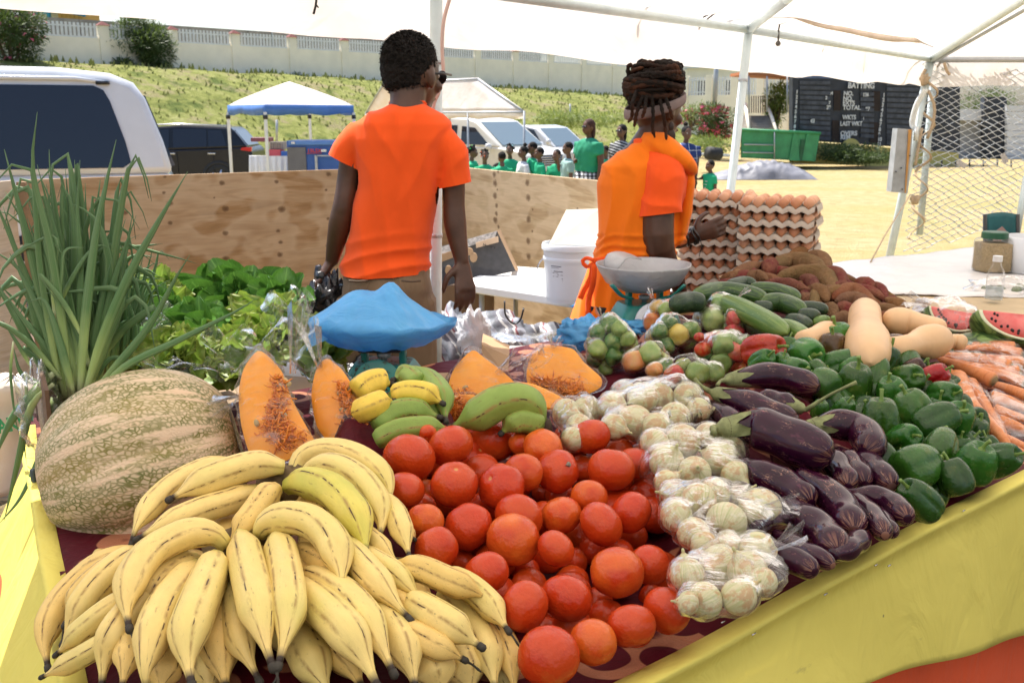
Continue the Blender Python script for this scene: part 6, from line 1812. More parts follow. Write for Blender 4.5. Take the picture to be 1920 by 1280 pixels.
mb=MB();P=[at(903,645,2.95),at(955,668,2.9),at(952,705,2.85),at(905,690,2.9)];mb.prism(P,(.0,.15,0));obj('carton',mb,M['card'],label='open brown carton corner behind the bagged pumpkin pieces',cat='carton',smooth=False)
# -------------------------- egg trays
TP=.0478
def tray_mesh(n=6,m=5):
 mb=MB();k=4
 P=[]
 nx,ny=n*k,m*k
 for j in range(ny+1):
  r=[]
  for i in range(nx+1):
   x,y=i/k,j/k
   hx,hy=math.cos(2*math.pi*x),math.cos(2*math.pi*y)
   h=.5*(hx+hy)
   z=.021*max(-1,min(1,h*1.35))+(.012 if h>.8 else 0)
   if i in (0,nx) or j in (0,ny):z=z*.75+.004
   r.append(((x-n/2)*TP*.98,(y-m/2)*TP*.98,z))
  P.append(r)
 mb.grid(P)
 ring=[]
 def rim(i,n_,w):return None
 X,Y=n/2*TP*.98,m/2*TP*.98
 def edge(A,B,out,cnt):
  Q=[]
  for i in range(cnt*4+1):
   t=i/(cnt*4);p=Vector(A).lerp(Vector(B),t);h=math.cos(2*math.pi*t*cnt)
   z=.75*.017*max(-1,min(1,(.5*(h+1))*1.35))+.004
   z2=.010+.006*h
   Q.append([p+Vector((0,0,z)),p+out*.006+Vector((0,0,z*.6+z2*.4)),p+out*.010+Vector((0,0,z2-.019))])
  mb.grid(Q,flip=True)
 edge((-X,-Y,0),(X,-Y,0),Vector((0,-1,0)),n);edge((X,-Y,0),(X,Y,0),Vector((1,0,0)),m)
 edge((X,Y,0),(-X,Y,0),Vector((0,1,0)),n);edge((-X,Y,0),(-X,-Y,0),Vector((-1,0,0)),m)
 return mb
tm=tray_mesh().mesh('egg_tray');tm.materials.append(M['pulp_tray'])
eggm=MB();eggm.lathe([(max(.0004,.0222*math.sin(t)*(1-.10*math.cos(t))),-.0285*math.cos(t)) for t in np.linspace(0,math.pi,12)],14)
eggm=eggm.mesh('egg');eggm.materials.append(M['egg'])
rr=random.Random(21)
def stack(cx,cy,yaw,zs,nm,side_f,n=6,m=5,full_top=True):
 for li,z in enumerate(zs):
  top=li==len(zs)-1
  jx,jy,ja=rr.uniform(-.006,.006),rr.uniform(-.006,.006),rr.uniform(-.03,.03)
  Mx=Matrix.Translation((cx+jx,cy+jy,z))@Matrix.Rotation(yaw+ja,4,'Z')@Matrix.Rotation(rr.uniform(-.012,.012),4,'X')@Matrix.Rotation(R(180) if False else 0,4,'Z')
  pos_='topmost' if top else ('bottom' if li==0 else ORD[len(zs)-1-li]+' below the top of')
  inst('egg_tray',tm,Mx,'grey pulp egg tray, %s, in the %s stack'%('topmost' if top else ORD[len(zs)-2-li]+' one below the top',nm),'egg tray','stacked egg trays')
  for j in range(m):
   for i in range(n):
    if not top and not (j==0 or i==n-1 or (i==0 and side_f)):continue
    if not top and i==0 and j>2:continue
    x,y=(i+.5-n/2)*TP*.98,(j+.5-m/2)*TP*.98
    E=Mx@Matrix.Translation((x+rr.uniform(-.001,.001),y,.018+rr.uniform(-.001,.002)))@Euler((rr.uniform(-.15,.15),rr.uniform(-.15,.15),rr.uniform(0,6))).to_matrix().to_4x4()
    lay='top tray' if top else ORD[len(zs)-1-li]+' tray down'
    inst('egg',eggm,E,'brown egg, %s of the %s stack, %s row back, %s from left'%(lay,nm,ORD[j],ORD[i]),'egg','brown eggs in the trays')
def inner(cx,cy,yaw,zs,nm,n=6,m=5):
 mb=MB()
 for z in zs[:-1]:
  for j in range(1,m):
   for i in range(1,n-1):
    x,y=(i+.5-n/2)*TP*.98,(j+.5-m/2)*TP*.98
    c,s=math.cos(yaw),math.sin(yaw);mb.sph((cx+x*c-y*s,cy+x*s+y*c,z+.018),(.0225,.0225,.029),8,6)
 obj('eggs',mb,M['egg'],label='brown eggs deep inside the %s stack of trays'%nm,kind='stuff')
e1=onz(1462,398,1.232)
zs=[ZT+.022+i*.0525 for i in range(8)]
yawe=R(-22)
c1=Vector((e1.x,e1.y))
stack(c1.x,c1.y,yawe,zs,'right',False)
c2=onz(1352,384,1.245)
stack(c2.x,c2.y+.04,R(-16),[z+.004 for z in zs],'left',True)
inner(c1.x,c1.y,yawe,zs,'right');inner(c2.x,c2.y+.04,R(-16),zs,'left')
# -------------------------- scales
def scale(name,basept,s,mat,pmat,panpts,label,col2,pan='bag'):
 pass
def bscale(cx,cy,z0,w,yaw,mat,rustm,label,knob=True,vs=1):
 root=empty('scale',(cx,cy,z0),label,'scale')
 Rm=Matrix.Rotation(yaw,3,'Z');T= lambda x,y,z:Vector((cx,cy,z0))+Rm@Vector((x,y,z*vs))
 mb=MB();P=[]
 for (hx,hy,z) in ((w*.56,w*.46,0),(w*.55,w*.45,.045),(w*.50,w*.40,.075),(w*.42,w*.33,.115),(w*.40,w*.31,.12)):
  P.append([T(math.copysign(abs(math.cos(a))**.35,math.cos(a))*hx,math.copysign(abs(math.sin(a))**.35,math.sin(a))*hy,z) for a in [2*math.pi*(i+.5)/32 for i in range(32)]])
 mb.grid(P,cu=True,cap0=True,cap1=True);obj('case',mb,mat,root,sharp=35)
 mb=MB();mb.lathe([(.001,0),(w*.34,0),(w*.34,.008),(w*.3,.012),(.001,.012)],24,rotmat(R(90-12),0,yaw),T(0,-w*.455,.05));obj('dial',mb,M['white_plastic'] if mat==M['teal'] else mat,root,sharp=35)
 mb=MB();P=[T(-w*.3,-w*.462,.012),T(w*.3,-w*.462,.012),T(w*.26,-w*.452,.035),T(-w*.26,-w*.452,.035)];
 for sx in (-1,1):
  mb=MB();mb.box(T(sx*w*.28,0,.16),(.014,.030,.10*vs),Rm);obj('pan_post',mb,rustm,root,bevel=.002)
 if knob:
  mb=MB();mb.lathe([(.001,0),(.008,0),(.008,.010),(.017,.012),(.018,.022),(.012,.026),(.001,.026)],16,c=T(.0,0,.118));obj('zero_knob',mb,M['galv'],root)
 mb=MB();mb.box(T(0,0,.208),(w*.58,.02,.007),Rm);obj('cross_bar',mb,rustm,root,bevel=.002)
 return root,T
gsy=3.15
g0=at(1207,590,gsy);g_=at(1207,500,gsy)
s1,T1=bscale(g0.x-.0,gsy,ZT+.065,.19,R(14),M['teal'],M['teal'],'teal weighing scale with grey plastic-covered pan in front of the woman',vs=.74)
pw=89*psz(1207,500,gsy)
zr=at(1207,503,gsy).z
mb=MB()
def pan_fn(a,t):return 1+.012*math.sin(a*7)+.01*nz((math.cos(a)*2,math.sin(a)*2,t),3)
mb.lathe([(.02,-.075),(.07,-.070),(.12,-.045),(pw*.93,-.01),(pw,.010),(pw*1.0,.016),(pw*.96,.012),(.12,-.034),(.07,-.058),(.001,-.064)],48,c=(g_.x,gsy,zr),fn=pan_fn);obj('pan',mb,M['pan_grey'],s1)
mb=MB();mb.tube(spline([at(1143,503,gsy-.02),at(1156,482,gsy),at(1175,478,gsy+.05),at(1200,485,gsy+.1)],10),[(.02,.004),(.03,.005),(.032,.006),(.03,.006),(.03,.005),(.028,.005),(.025,.004),(.02,.004),(.015,.003),(.01,.002)],10,up=Vector((.2,-.3,1)));obj('bag_knot',mb,M['pan_grey'],s1)
for sx in (-1,1):
 mb=MB();mb.tube(spline([Vector((g_.x+sx*.045,gsy-.07,zr-.085)),Vector((g_.x+sx*.08,gsy-.10,zr-.070)),Vector((g_.x+sx*.112,gsy-.115,zr-.035))],8),[(.012,.005)]*8,8);obj('pan_bracket',mb,M['teal'],s1)
mb=MB();P=[]
for i in range(16):
 a=R(100+i*8);c=at(1172,618,gsy-.12);P.append([c+Vector((math.cos(a)*.115,0,math.sin(a)*.115)),c+Vector((math.cos(a)*.105,0,math.sin(a)*.105))])
bsy=2.32
b0=at(720,668,bsy)
zb2=at(720,722,bsy).z
s2,T2=bscale(b0.x,bsy,zb2,.165,R(-5),M['teal_rust'],M['teal_rust'],'rusty teal weighing scale with pan wrapped in a bright blue plastic bag',vs=.50)
pwb=125*psz(712,600,bsy);zb_=at(712,600,bsy).z
cxb=at(712,600,bsy).x
def bag_top():
 mb=MB();P=[]
 NJ=22
 for j in range(NJ):
  r=[]
  for i in range(72):
   a=2*math.pi*i/72
   if j<6:
    t=j/5;rad=lerp(.35,1.0,t**.8);z=-.052*(1-t**2.0)-.010
   elif j==6:rad,z=1.02,.0
   else:
    t=(j-6)/(NJ-7);rad=max(.004,1.0-t);z=.062*(1-rad**1.6)
   out=1+.14*max(0,math.cos(a-.1))**8+.05*max(0,math.cos(a-3.2))**4
   x=math.cos(a)*rad*out;y=math.sin(a)*rad
   if j>6:
    z+=.034*math.exp(-((x-.24)**2)/(.022 if x>.24 else .05)-(y**2)/.12)+.018*math.exp(-((x+.40)**2)/.08-y*y/.5)-.02*max(0,x-.35)
    fold=.006*(1-abs(2*((a*2.2+x*1.5)%1)-1))*rad+.006*nz((x*3,y*3,0),1.6)
    z+=fold-.012*max(0,x)*rad
   else:z+=.003*math.sin(a*11+j)
   r.append(Vector((cxb+x*pwb,bsy+y*pwb*.82,zb_+z)))
  P.append(r)
 mb.grid(P,cu=True,cap0=True,cap1=True)
 for i in range(7):
  a=2.6+i*.18;p=Vector((cxb+math.cos(a)*pwb*1.02,bsy+math.sin(-a)*pwb*.8,zb_-.01));mb.tri(p,p+Vector((.03,0,-.02)),p+Vector((-.012,-.01,-.038-.01*(i%3))))
 return mb
obj('pan',bag_top(),M['blue_film'],s2)
mb=MB();P=[T2(-.12,0,0)]
for (x0,y0,x1,y1) in ((735,634,757,608),):
 mb=MB();mb.tube(spline([at(740,640,bsy-.07),at(747,625,bsy-.09),at(750,610,bsy-.10)],6),[(.014,.005)]*6,8);obj('pan_bracket',mb,M['teal_rust'],s2)
mb=MB();mb.box((cxb,bsy,zb_-.070),(.10,.06,.008));obj('pan_plate',mb,M['rust'],s2,bevel=.003)
if zb2>ZT+.02:
 mb=MB();mb.box((b0.x,bsy,(zb2+ZT)/2),(.3,.24,zb2-ZT));obj('carton',mb,M['card'],label='brown carton under the rusty teal scale',cat='carton',smooth=False)
mb=MB();crumple(mb,at(1095,628,2.95),(.075,.06,.05),30,20,.5,2.6,19);crumple(mb,at(1150,612,2.98),(.09,.05,.02),30,14,.5,2.6,29)
obj('blue_bag',mb,M['blue_film'],label='crumpled bright blue plastic bag lying behind the bagged small peppers',cat='plastic bag')
# -------------------------- things on the sunlit counter
jy=onz(1858,512,ZT+.02).y
jb=at(1858,512,jy);s_=psz(1858,480,jy)
jar=empty('spice_jar',(jb.x,jy,ZT+.02),'tall clear jar of brown seasoning with dark green lid on the white sheet','jar')
zz0=ZT+.03
mb=MB();P=[]
def sq(w,z,ex=.5):return [Vector((jb.x+math.copysign(abs(math.cos(a))**ex,math.cos(a))*w,jy+math.copysign(abs(math.sin(a))**ex,math.sin(a))*w,z)) for a in [2*math.pi*(i+.5)/28 for i in range(28)]]
H_=at(1858,448,jy).z-zz0
for w,z in ((29,0),(30.5,.006),(30.5,H_-.012),(27,H_),):P.append(sq(w*s_,zz0+z))
P.append(sq(23*s_,zz0+H_+.006,.9))
mb.grid(P,cu=True,cap0=True);
P2=[sq(28*s_,zz0+.004),sq(29*s_,zz0+.01),sq(29*s_,zz0+H_*.88),sq(20*s_,zz0+H_*.9)]
mc=MB();mc.grid(P2,cu=True,cap0=True,cap1=True);obj('seasoning',mc,simple('brown_seasoning',(.34,.25,.13),.9,.25,120,.3,200),jar)
obj('jar_body',mb,M['film_soft'],jar)
mb=MB();mb.lathe([(.001,0),(23.5*s_,0),(23.5*s_,.004),(23.5*s_,.026),(22*s_,.030),(.001,.030)],30,c=(jb.x,jy,zz0+H_+.004));obj('lid',mb,simple('dark_green_lid',(.012,.085,.04),.4),jar,sharp=40)
mb=MB();q=[onz(x,y,ZT+.006) for x,y in ((1655,540),(1720,545),(1990,565),(2100,650),(1850,650),(1700,600))]
mb.prism(q,(0,0,.010));obj('wooden_board',mb,bpy.data.materials['counter_board'],label='bare tan wooden board showing between the sweet potatoes and the white sheet',cat='board',smooth=False)
by=onz(1862,566,ZT+.02).y;bp=at(1862,566,by);s_=psz(1862,530,by)
bo=empty('water_bottle',(bp.x,by,ZT+.02),'clear plastic bottle with white cap half full of water before the jar','bottle')
mb=MB();hb_=(at(1862,495,by).z-ZT-.02)
prof=[(.001,0),(15*s_,0),(16*s_,.006),(16*s_,hb_*.62),(14*s_,hb_*.75),(8*s_,hb_*.9),(6.5*s_,hb_)]
mb.lathe(prof,22,c=(bp.x,by,ZT+.03),caps=False);obj('bottle_body',mb,M['film_soft'],bo)
wt=NT('water');M['water']=wt.done(wt.n('MixShader',Fac=.35,_1=wt.n('BsdfTransparent',Color=(.86,.9,.92,1)).outputs[0],_2=wt.bsdf((.75,.8,.82,1),.1).outputs[0]))
mb=MB();mb.lathe([(.001,.004),(15*s_,.005),(15*s_,hb_*.34),(.001,hb_*.34)],20,c=(bp.x,by,ZT+.03));obj('water',mb,M['water'],bo)
mb=MB();mb.cyl((bp.x,by,ZT+.03+hb_),(bp.x,by,ZT+.03+hb_+.022),8.5*s_,n=16);obj('cap',mb,M['white_plastic'],bo,sharp=40)
by=onz(1872,566,ZT).y+.12
bg_=empty('bag_of_herbs',at(1880,566,by),'cloudy plastic bag of green produce lying beside the jar','plastic bag')
mb=MB();crumple(mb,at(1880,545,by),(.14,.09,.055),34,20,.25,2.4,33);obj('bag',mb,M['film_milky'],bg_)
mb=MB();rr=random.Random(3)
for i in range(30):mb.sph(at(1880,550,by)+Vector((rr.uniform(-.10,.10),rr.uniform(-.05,.05),rr.uniform(-.03,.02))),.018,8,6)
obj('limes',mb,simple('dull_green_fruit',(.10,.15,.05),.5),bg_,kind='stuff')
mb=MB();a=at(1905,490,4.6);mb.lathe([(.001,0),(.11,0),(.125,.16),(.12,.165),(.10,.01)],28,c=(a.x+.06,4.6,ZT+.03));obj('white_tub',mb,M['white_plastic'],label='white plastic tub cut by the right edge of the photo behind the bottle',cat='tub')
chx=empty('camp_chair',at(1878,520,5.9)*1,'dark teal folding camp chair back with a pale emblem behind the counter','chair')
mb=MB();P=[]
for j in range(9):
 P.append([at(lerp(1848,1907,i/8),lerp(402,470,j/8)-4*math.sin(math.pi*i/8),5.9+.03*math.sin(math.pi*i/8)) for i in range(9)])
mb.grid(P);obj('backrest',mb,simple('teal_canvas',(.012,.10,.11),.5,.15,20,.3),chx,solid=.012)
mb=MB();P=[at(1862,438,5.86),at(1880,425,5.86),at(1893,440,5.86),at(1890,462,5.86),at(1864,462,5.86)];mb.prism(P,(0,.01,0));obj('emblem',mb,simple('muted_emblem',(.30,.19,.17),.7),chx,smooth=False)
for x in (1847,1908):
 mb=MB();mb.tube([at(x,402,5.9),at(x,470,5.9),Vector((at(x,470,5.9).x,5.95,gz0(5.9)))],.012,6);obj('leg',mb,M['black'],chx)
mb=MB();P=[[at(lerp(1848,1907,i/4),470,5.9),at(lerp(1848,1907,i/4),474,5.5)] for i in range(5)];mb.grid(P);obj('seat',mb,bpy.data.materials['teal_canvas'],chx,solid=.012)
sk_=empty('paper_sack',at(35,850,2.35),'pale paper sack with green capital letters at the left edge','sack')
mb=MB();P=[]
for j in range(16):
 r=[]
 for i in range(16):
  u,v=i/15,j/15;p=at(lerp(-80,72,u),lerp(715,905,v),2.5+.05*math.sin(u*3.1)*-1);r.append(p+Vector((0,.01*nz((u*4,v*4,0),1.3),0)))
 P.append(r)
mb.grid(P);obj('front',mb,simple('cream_paper',(.70,.62,.52),.7,.05,6,.5,14,bdist=.01),sk_,solid=.14)
mg=flat('green_print',(.03,.30,.12),.7)
text('AKER',-2,812,26,sk_,mg,posf= lambda a,b:at(a,b,2.36),rot=Matrix.Rotation(R(90),4,'X')@Matrix.Rotation(R(12),4,'Z'),sx=.85,ext=.0008)
mb=MB();mb.prism([at(0,838,2.0),at(14,838,2.0),at(14,790,2.0),at(0,775,2.0)],(0,.02,0))
mb=MB();crumple(mb,at(10,860,2.7),(.3,.3,.10),30,16,.5,2,41);obj('white_plastic_heap',mb,M['white_plastic'],label='white plastic scraps on the ground at the left edge beside the yellow cloth',cat='plastic')
# -------------------------- produce
rr=random.Random(77)
SUP=[]
def sdist(p):
 return (Vector((p[0],p[1],0))-Vector((C0.x,C0.y,0))).dot(Nn)
def heap_pt(px,py,h0,slope,off=0.0):
 """intersection of the view ray with the heap's sloping surface z = ZT + h0 + slope*s + off"""
 r=ray(px,py);d=1.2
 lo,hi=.6,6.0
 for _ in range(50):
  m=(lo+hi)/2;p=Vector((0,0,CAMZ))+r*(m/r.y)
  if p.z>ZT+h0+slope*max(0,sdist(p))+off:lo=m
  else:hi=m
 return Vector((0,0,CAMZ))+r*(lo/r.y)
def relax(items,it=60,k=.98):
 """items: dict(px,py,rp,d): slide overlapping balls apart along their own view rays"""
 def upd(a):
  a['p']=at(a['px'],a['py'],a['d']);a['r']=a['rp']*psz(a['px'],a['py'],a['d'])
 for a in items:upd(a)
 for _ in range(it):
  moved=0
  for i,a in enumerate(items):
   for b in items[i+1:]:
    need=(a['r']+b['r'])*k;v=b['p']-a['p'];L=v.length
    if L<need:
     f,g=(a,b) if a['d']-a.get('o',0)<=b['d']-b.get('o',0) else (b,a)
     s=(need-L)*.5+.001
     f['d']-=s*.35;g['d']+=s*.65;upd(f);upd(g);moved+=1
  if not moved:break
 return items
T_=[(767,858,51,0),(845,835,44,0),(925,825,44,0),(1108,818,38,0),(1018,840,40,1),(978,832,26,1),(802,812,18,1),(1045,883,43,0),(1147,880,46,0),(1190,868,36,0),(852,908,46,0),(940,912,47,0),(982,885,38,1),(1092,878,28,0),(758,918,40,0),(803,918,22,1),(1105,932,36,1),(1050,930,30,0),(878,987,47,0),(797,977,37,1),(973,968,47,0),(1052,966,41,1),(1127,982,44,0),(1183,960,42,0),(962,1011,53,2),(1042,1028,38,0),(818,1030,44,0),(912,1074,45,0),(868,1056,26,0),(985,1070,28,0),(1078,1050,27,0),(1112,1032,30,0),(1157,1072,53,1),(1218,1058,40,0),(1188,1003,27,0),(984,1136,50,0),(1062,1121,50,0),(1122,1130,32,0),(1183,1173,48,0),(1250,1144,48,0),(1112,1203,46,1),(1028,1229,60,0),(905,862,26,0),(1020,925,24,0),(1222,1120,26,0),(870,950,26,0),(1205,895,22,0)]
items=[]
for (x,y,r,c) in T_:
 hid=r<33 and not (x in (802,978))
 p=heap_pt(x,y,.055,.19,-.045 if hid else 0)
 items.append(dict(px=x,py=y,rp=r,d=p.y+(.05 if hid else 0),o=0,c=c))
relax(items)
def fill(items,n,poly,h0,slope,off,rp,seed,extra,k=.80):
 r_=random.Random(seed);xs_=[p[0] for p in poly];ys_=[p[1] for p in poly]
 def inside(x,y):
  c=False;j=len(poly)-1
  for i in range(len(poly)):
   a,b=poly[i],poly[j]
   if (a[1]>y)!=(b[1]>y) and x<(b[0]-a[0])*(y-a[1])/(b[1]-a[1])+a[0]:c= not c
   j=i
  return c
 got=0
 for _ in range(6000):
  if got>=n:break
  x,y=r_.uniform(min(xs_),max(xs_)),r_.uniform(min(ys_),max(ys_))
  if not inside(x,y):continue
  p=heap_pt(x,y,h0,slope,off);r=r_.uniform(*rp);rad=r*psz(x,y,p.y)
  if all((p-b['p']).length>(rad+b['r'])*k for b in items):
   e=dict(px=x,py=y,rp=r,d=p.y,p=p,r=rad,o=0);e.update(extra());items.append(e);got+=1
TPOLY=[(735,880),(800,810),(1020,815),(1190,850),(1225,900),(1230,1000),(1270,1110),(1200,1190),(1060,1215),(960,1160),(880,1060),(780,1000)]
fill(items,34,TPOLY,.055,.19,-.062,(34,44),5,lambda:dict(c=0))
fill(items,20,TPOLY,.055,.19,-.085,(36,44),6,lambda:dict(c=0),.7)
tvar=[]
for v in range(6):
 n_l=rr.choice((5,6,7));ph=rr.uniform(0,6);am=rr.uniform(.014,.042);sq_=rr.uniform(.80,.92)
 mb=MB()
 prof=[]
 for t in np.linspace(.03,math.pi-.02,20):
  r_=math.sin(t)*(1+.03*math.cos(2*t));z=-math.cos(t)*sq_
  if t>2.75:z-=.12*((t-2.75)/.39)**2
  if t<.22:z+=.03*((.22-t)/.2)
  prof.append((r_,z))
 mb.lathe(prof,30,fn= lambda a,t:1+am*math.cos(a*n_l+ph)*(.3+.7*t)+.02*math.cos(a*2+ph))
 me=mb.mesh('tomato');me.materials.append(M['tomato']);tvar.append(me)
def rows(items,h):
 s=sorted(items,key= lambda a:-a['py']);out=[];cur=[]
 for a in s:
  if cur and cur[0]['py']-a['py']>h:out.append(cur);cur=[]
  cur.append(a)
 out.append(cur)
 for i,r in enumerate(out):
  r.sort(key= lambda a:a['px'])
  for j,a in enumerate(r):a['row'],a['col'],a['n']=i,j,len(r)
 return out
rows(items,50)
def rowname(a):
 return '%s row from the front edge, %s from the left'%(ORD[a['row']],ORD[a['col']])
for a in items:
 tone='orange' if a['c']==2 else ('orange-red' if a['c']==1 else 'red')
 size='small' if a['r']<.036 else ('big' if a['r']>.046 else 'round')
 q=Euler((rr.uniform(-2.6,2.6) if rr.random()<.35 else math.pi+rr.uniform(-1.0,.6),rr.uniform(-.7,.7),rr.uniform(0,6.3))).to_matrix().to_4x4()
 s=a['r']*1.0
 Mx=Matrix.Translation(a['p'])@q@Matrix.Diagonal((s,s,s,1))
 inst('tomato',rr.choice(tvar),Mx,'%s %s tomato, %s row from the table edge, %s from the left'%(size,tone,ORD[a['row']],ORD[a['col']]),'tomato','tomatoes heaped beside the bananas',color=((.15 if a['c']==0 else .75)+rr.uniform(-.12,.2) if a['c']<2 else 1.0,0,0))
 SUP.append((a['p'].x,a['p'].y,a['p'].z-a['r']*.9,a['r']))
sc_m=simple('grey_corky_scar',(.34,.29,.22),.9,.3,60,.6,200)
def near(px,py):return min(items,key= lambda a:(a['px']-px)**2+(a['py']-py)**2)
for (x,y,w,h_) in ((1022,907,8,10),(1066,870,5,4),(1078,884,5,5),(1182,927,7,4),(925,1056,9,4),(918,1052,4,3)):
 a=near(x,y);o_=[o for o in bpy.data.objects if o.name.startswith('tomato') and (o.matrix_basis.to_translation()-a['p']).length<1e-4][0]
 r_=ray(x,y).normalized();oc=Vector((0,0,CAMZ))-a['p'];b_=oc.dot(r_);disc=b_*b_-oc.length_squared+(a['r']*.97)**2
 if disc<0:continue
 hit=Vector((0,0,CAMZ))+r_*(-b_-math.sqrt(disc));n_=(hit-a['p']).normalized();A_=align(n_);s=psz(x,y,hit.y)
 mb=MB();pts=[hit-n_*.0015+A_@Vector((math.cos(t)*w*s*(1+.35*math.sin(3*t+x)),math.sin(t)*h_*s*(1+.3*math.cos(4*t)),0)) for t in np.linspace(0,2*math.pi,15)[:-1]]
 mb.prism(pts,n_*.0035)
 V=[o_.matrix_basis.inverted()@Vector(v) for v in mb.v];mb.v=[tuple(v) for v in V]
 me=mb.mesh('scar');me.materials.append(sc_m);s_=bpy.data.objects.new('scar',me);COL.objects.link(s_);s_.parent=o_
# ---- bananas: hands with their fingers as parts
def finger(root,pts,w,mat,dep,seed,tip='drop',stem=True,name='banana'):
 """pts: photo centre line from the stem to the tip, w: photo width, dep: function px,py -> (distance ahead)"""
 r_=random.Random(seed);P=[]
 n=len(pts)
 for i,q in enumerate(pts):
  x,y=q[0],q[1];off=q[2] if len(q)>2 else 0
  P.append(at(x,y,dep(x,y)+off))
 sp_=spline(P,26)
 L=sum((sp_[i+1]-sp_[i]).length for i in range(25))
 mid=P[n//2];R0=w/2*psz(pts[n//2][0],pts[n//2][1],mid.y)
 prof=[]
 for i in range(26):
  t=i/25
  a_=sm(-.02,.20,t)*.50+.50 if stem else sm(-.03,.10,t)*.30+.70
  b_=1-.80*sm(.70,.955,t)-.04*sm(.95,1,t)
  k=a_*b_*(1+.05*math.sin(t*3.1));k=max(k,.17)
  if t>.965:k=.21
  prof.append(R0*k*1.04)
 tw=r_.uniform(0,6)
 def sec(a,t):
  c=abs(math.cos(2.5*(a)))
  return 1-.15*(1-c**.9)*(1-.4*t)+.0
 mb=MB();mb.tube(sp_,prof,20,sec=sec,twist=tw)
 o=obj(name,mb,[mat],root)
 mb2=MB();t_=(sp_[-1]-sp_[-3]).normalized()
 e=sp_[-1]
 rt=prof[-1]
 mb2.tube([e-t_*.004,e+t_*.004,e+t_*.007],[rt*1.12,rt*1.18,rt*.6],9)
 if r_.random()<.45:
  mb2.tube(spline([e,e+t_*.012+Vector((.002,0,-.002)),e+t_*.02+Vector((r_.uniform(-.006,.006),0,-.008))],6),[.0025,.002,.0015,.0015,.002,.001],5)
 obj('tip',mb2,M['rust'],o)
 for i in range(3,24,3):SUP.append((sp_[i].x,sp_[i].y,sp_[i].z-prof[i],prof[i]))
 return o
def dB(x,y):
 d=np.interp(y,[830,900,1000,1100,1200,1290],[1.60,1.49,1.35,1.225,1.125,1.05])
 d+=.10*sm(260,60,x)*1.0+.06*sm(650,950,x)*sm(1000,1150,y)
 return float(d)
B_,BB,BL,BG,BY=M['banana'],M['banana_b'],M['banana_lime'],M['banana_green'],M['banana_gold']
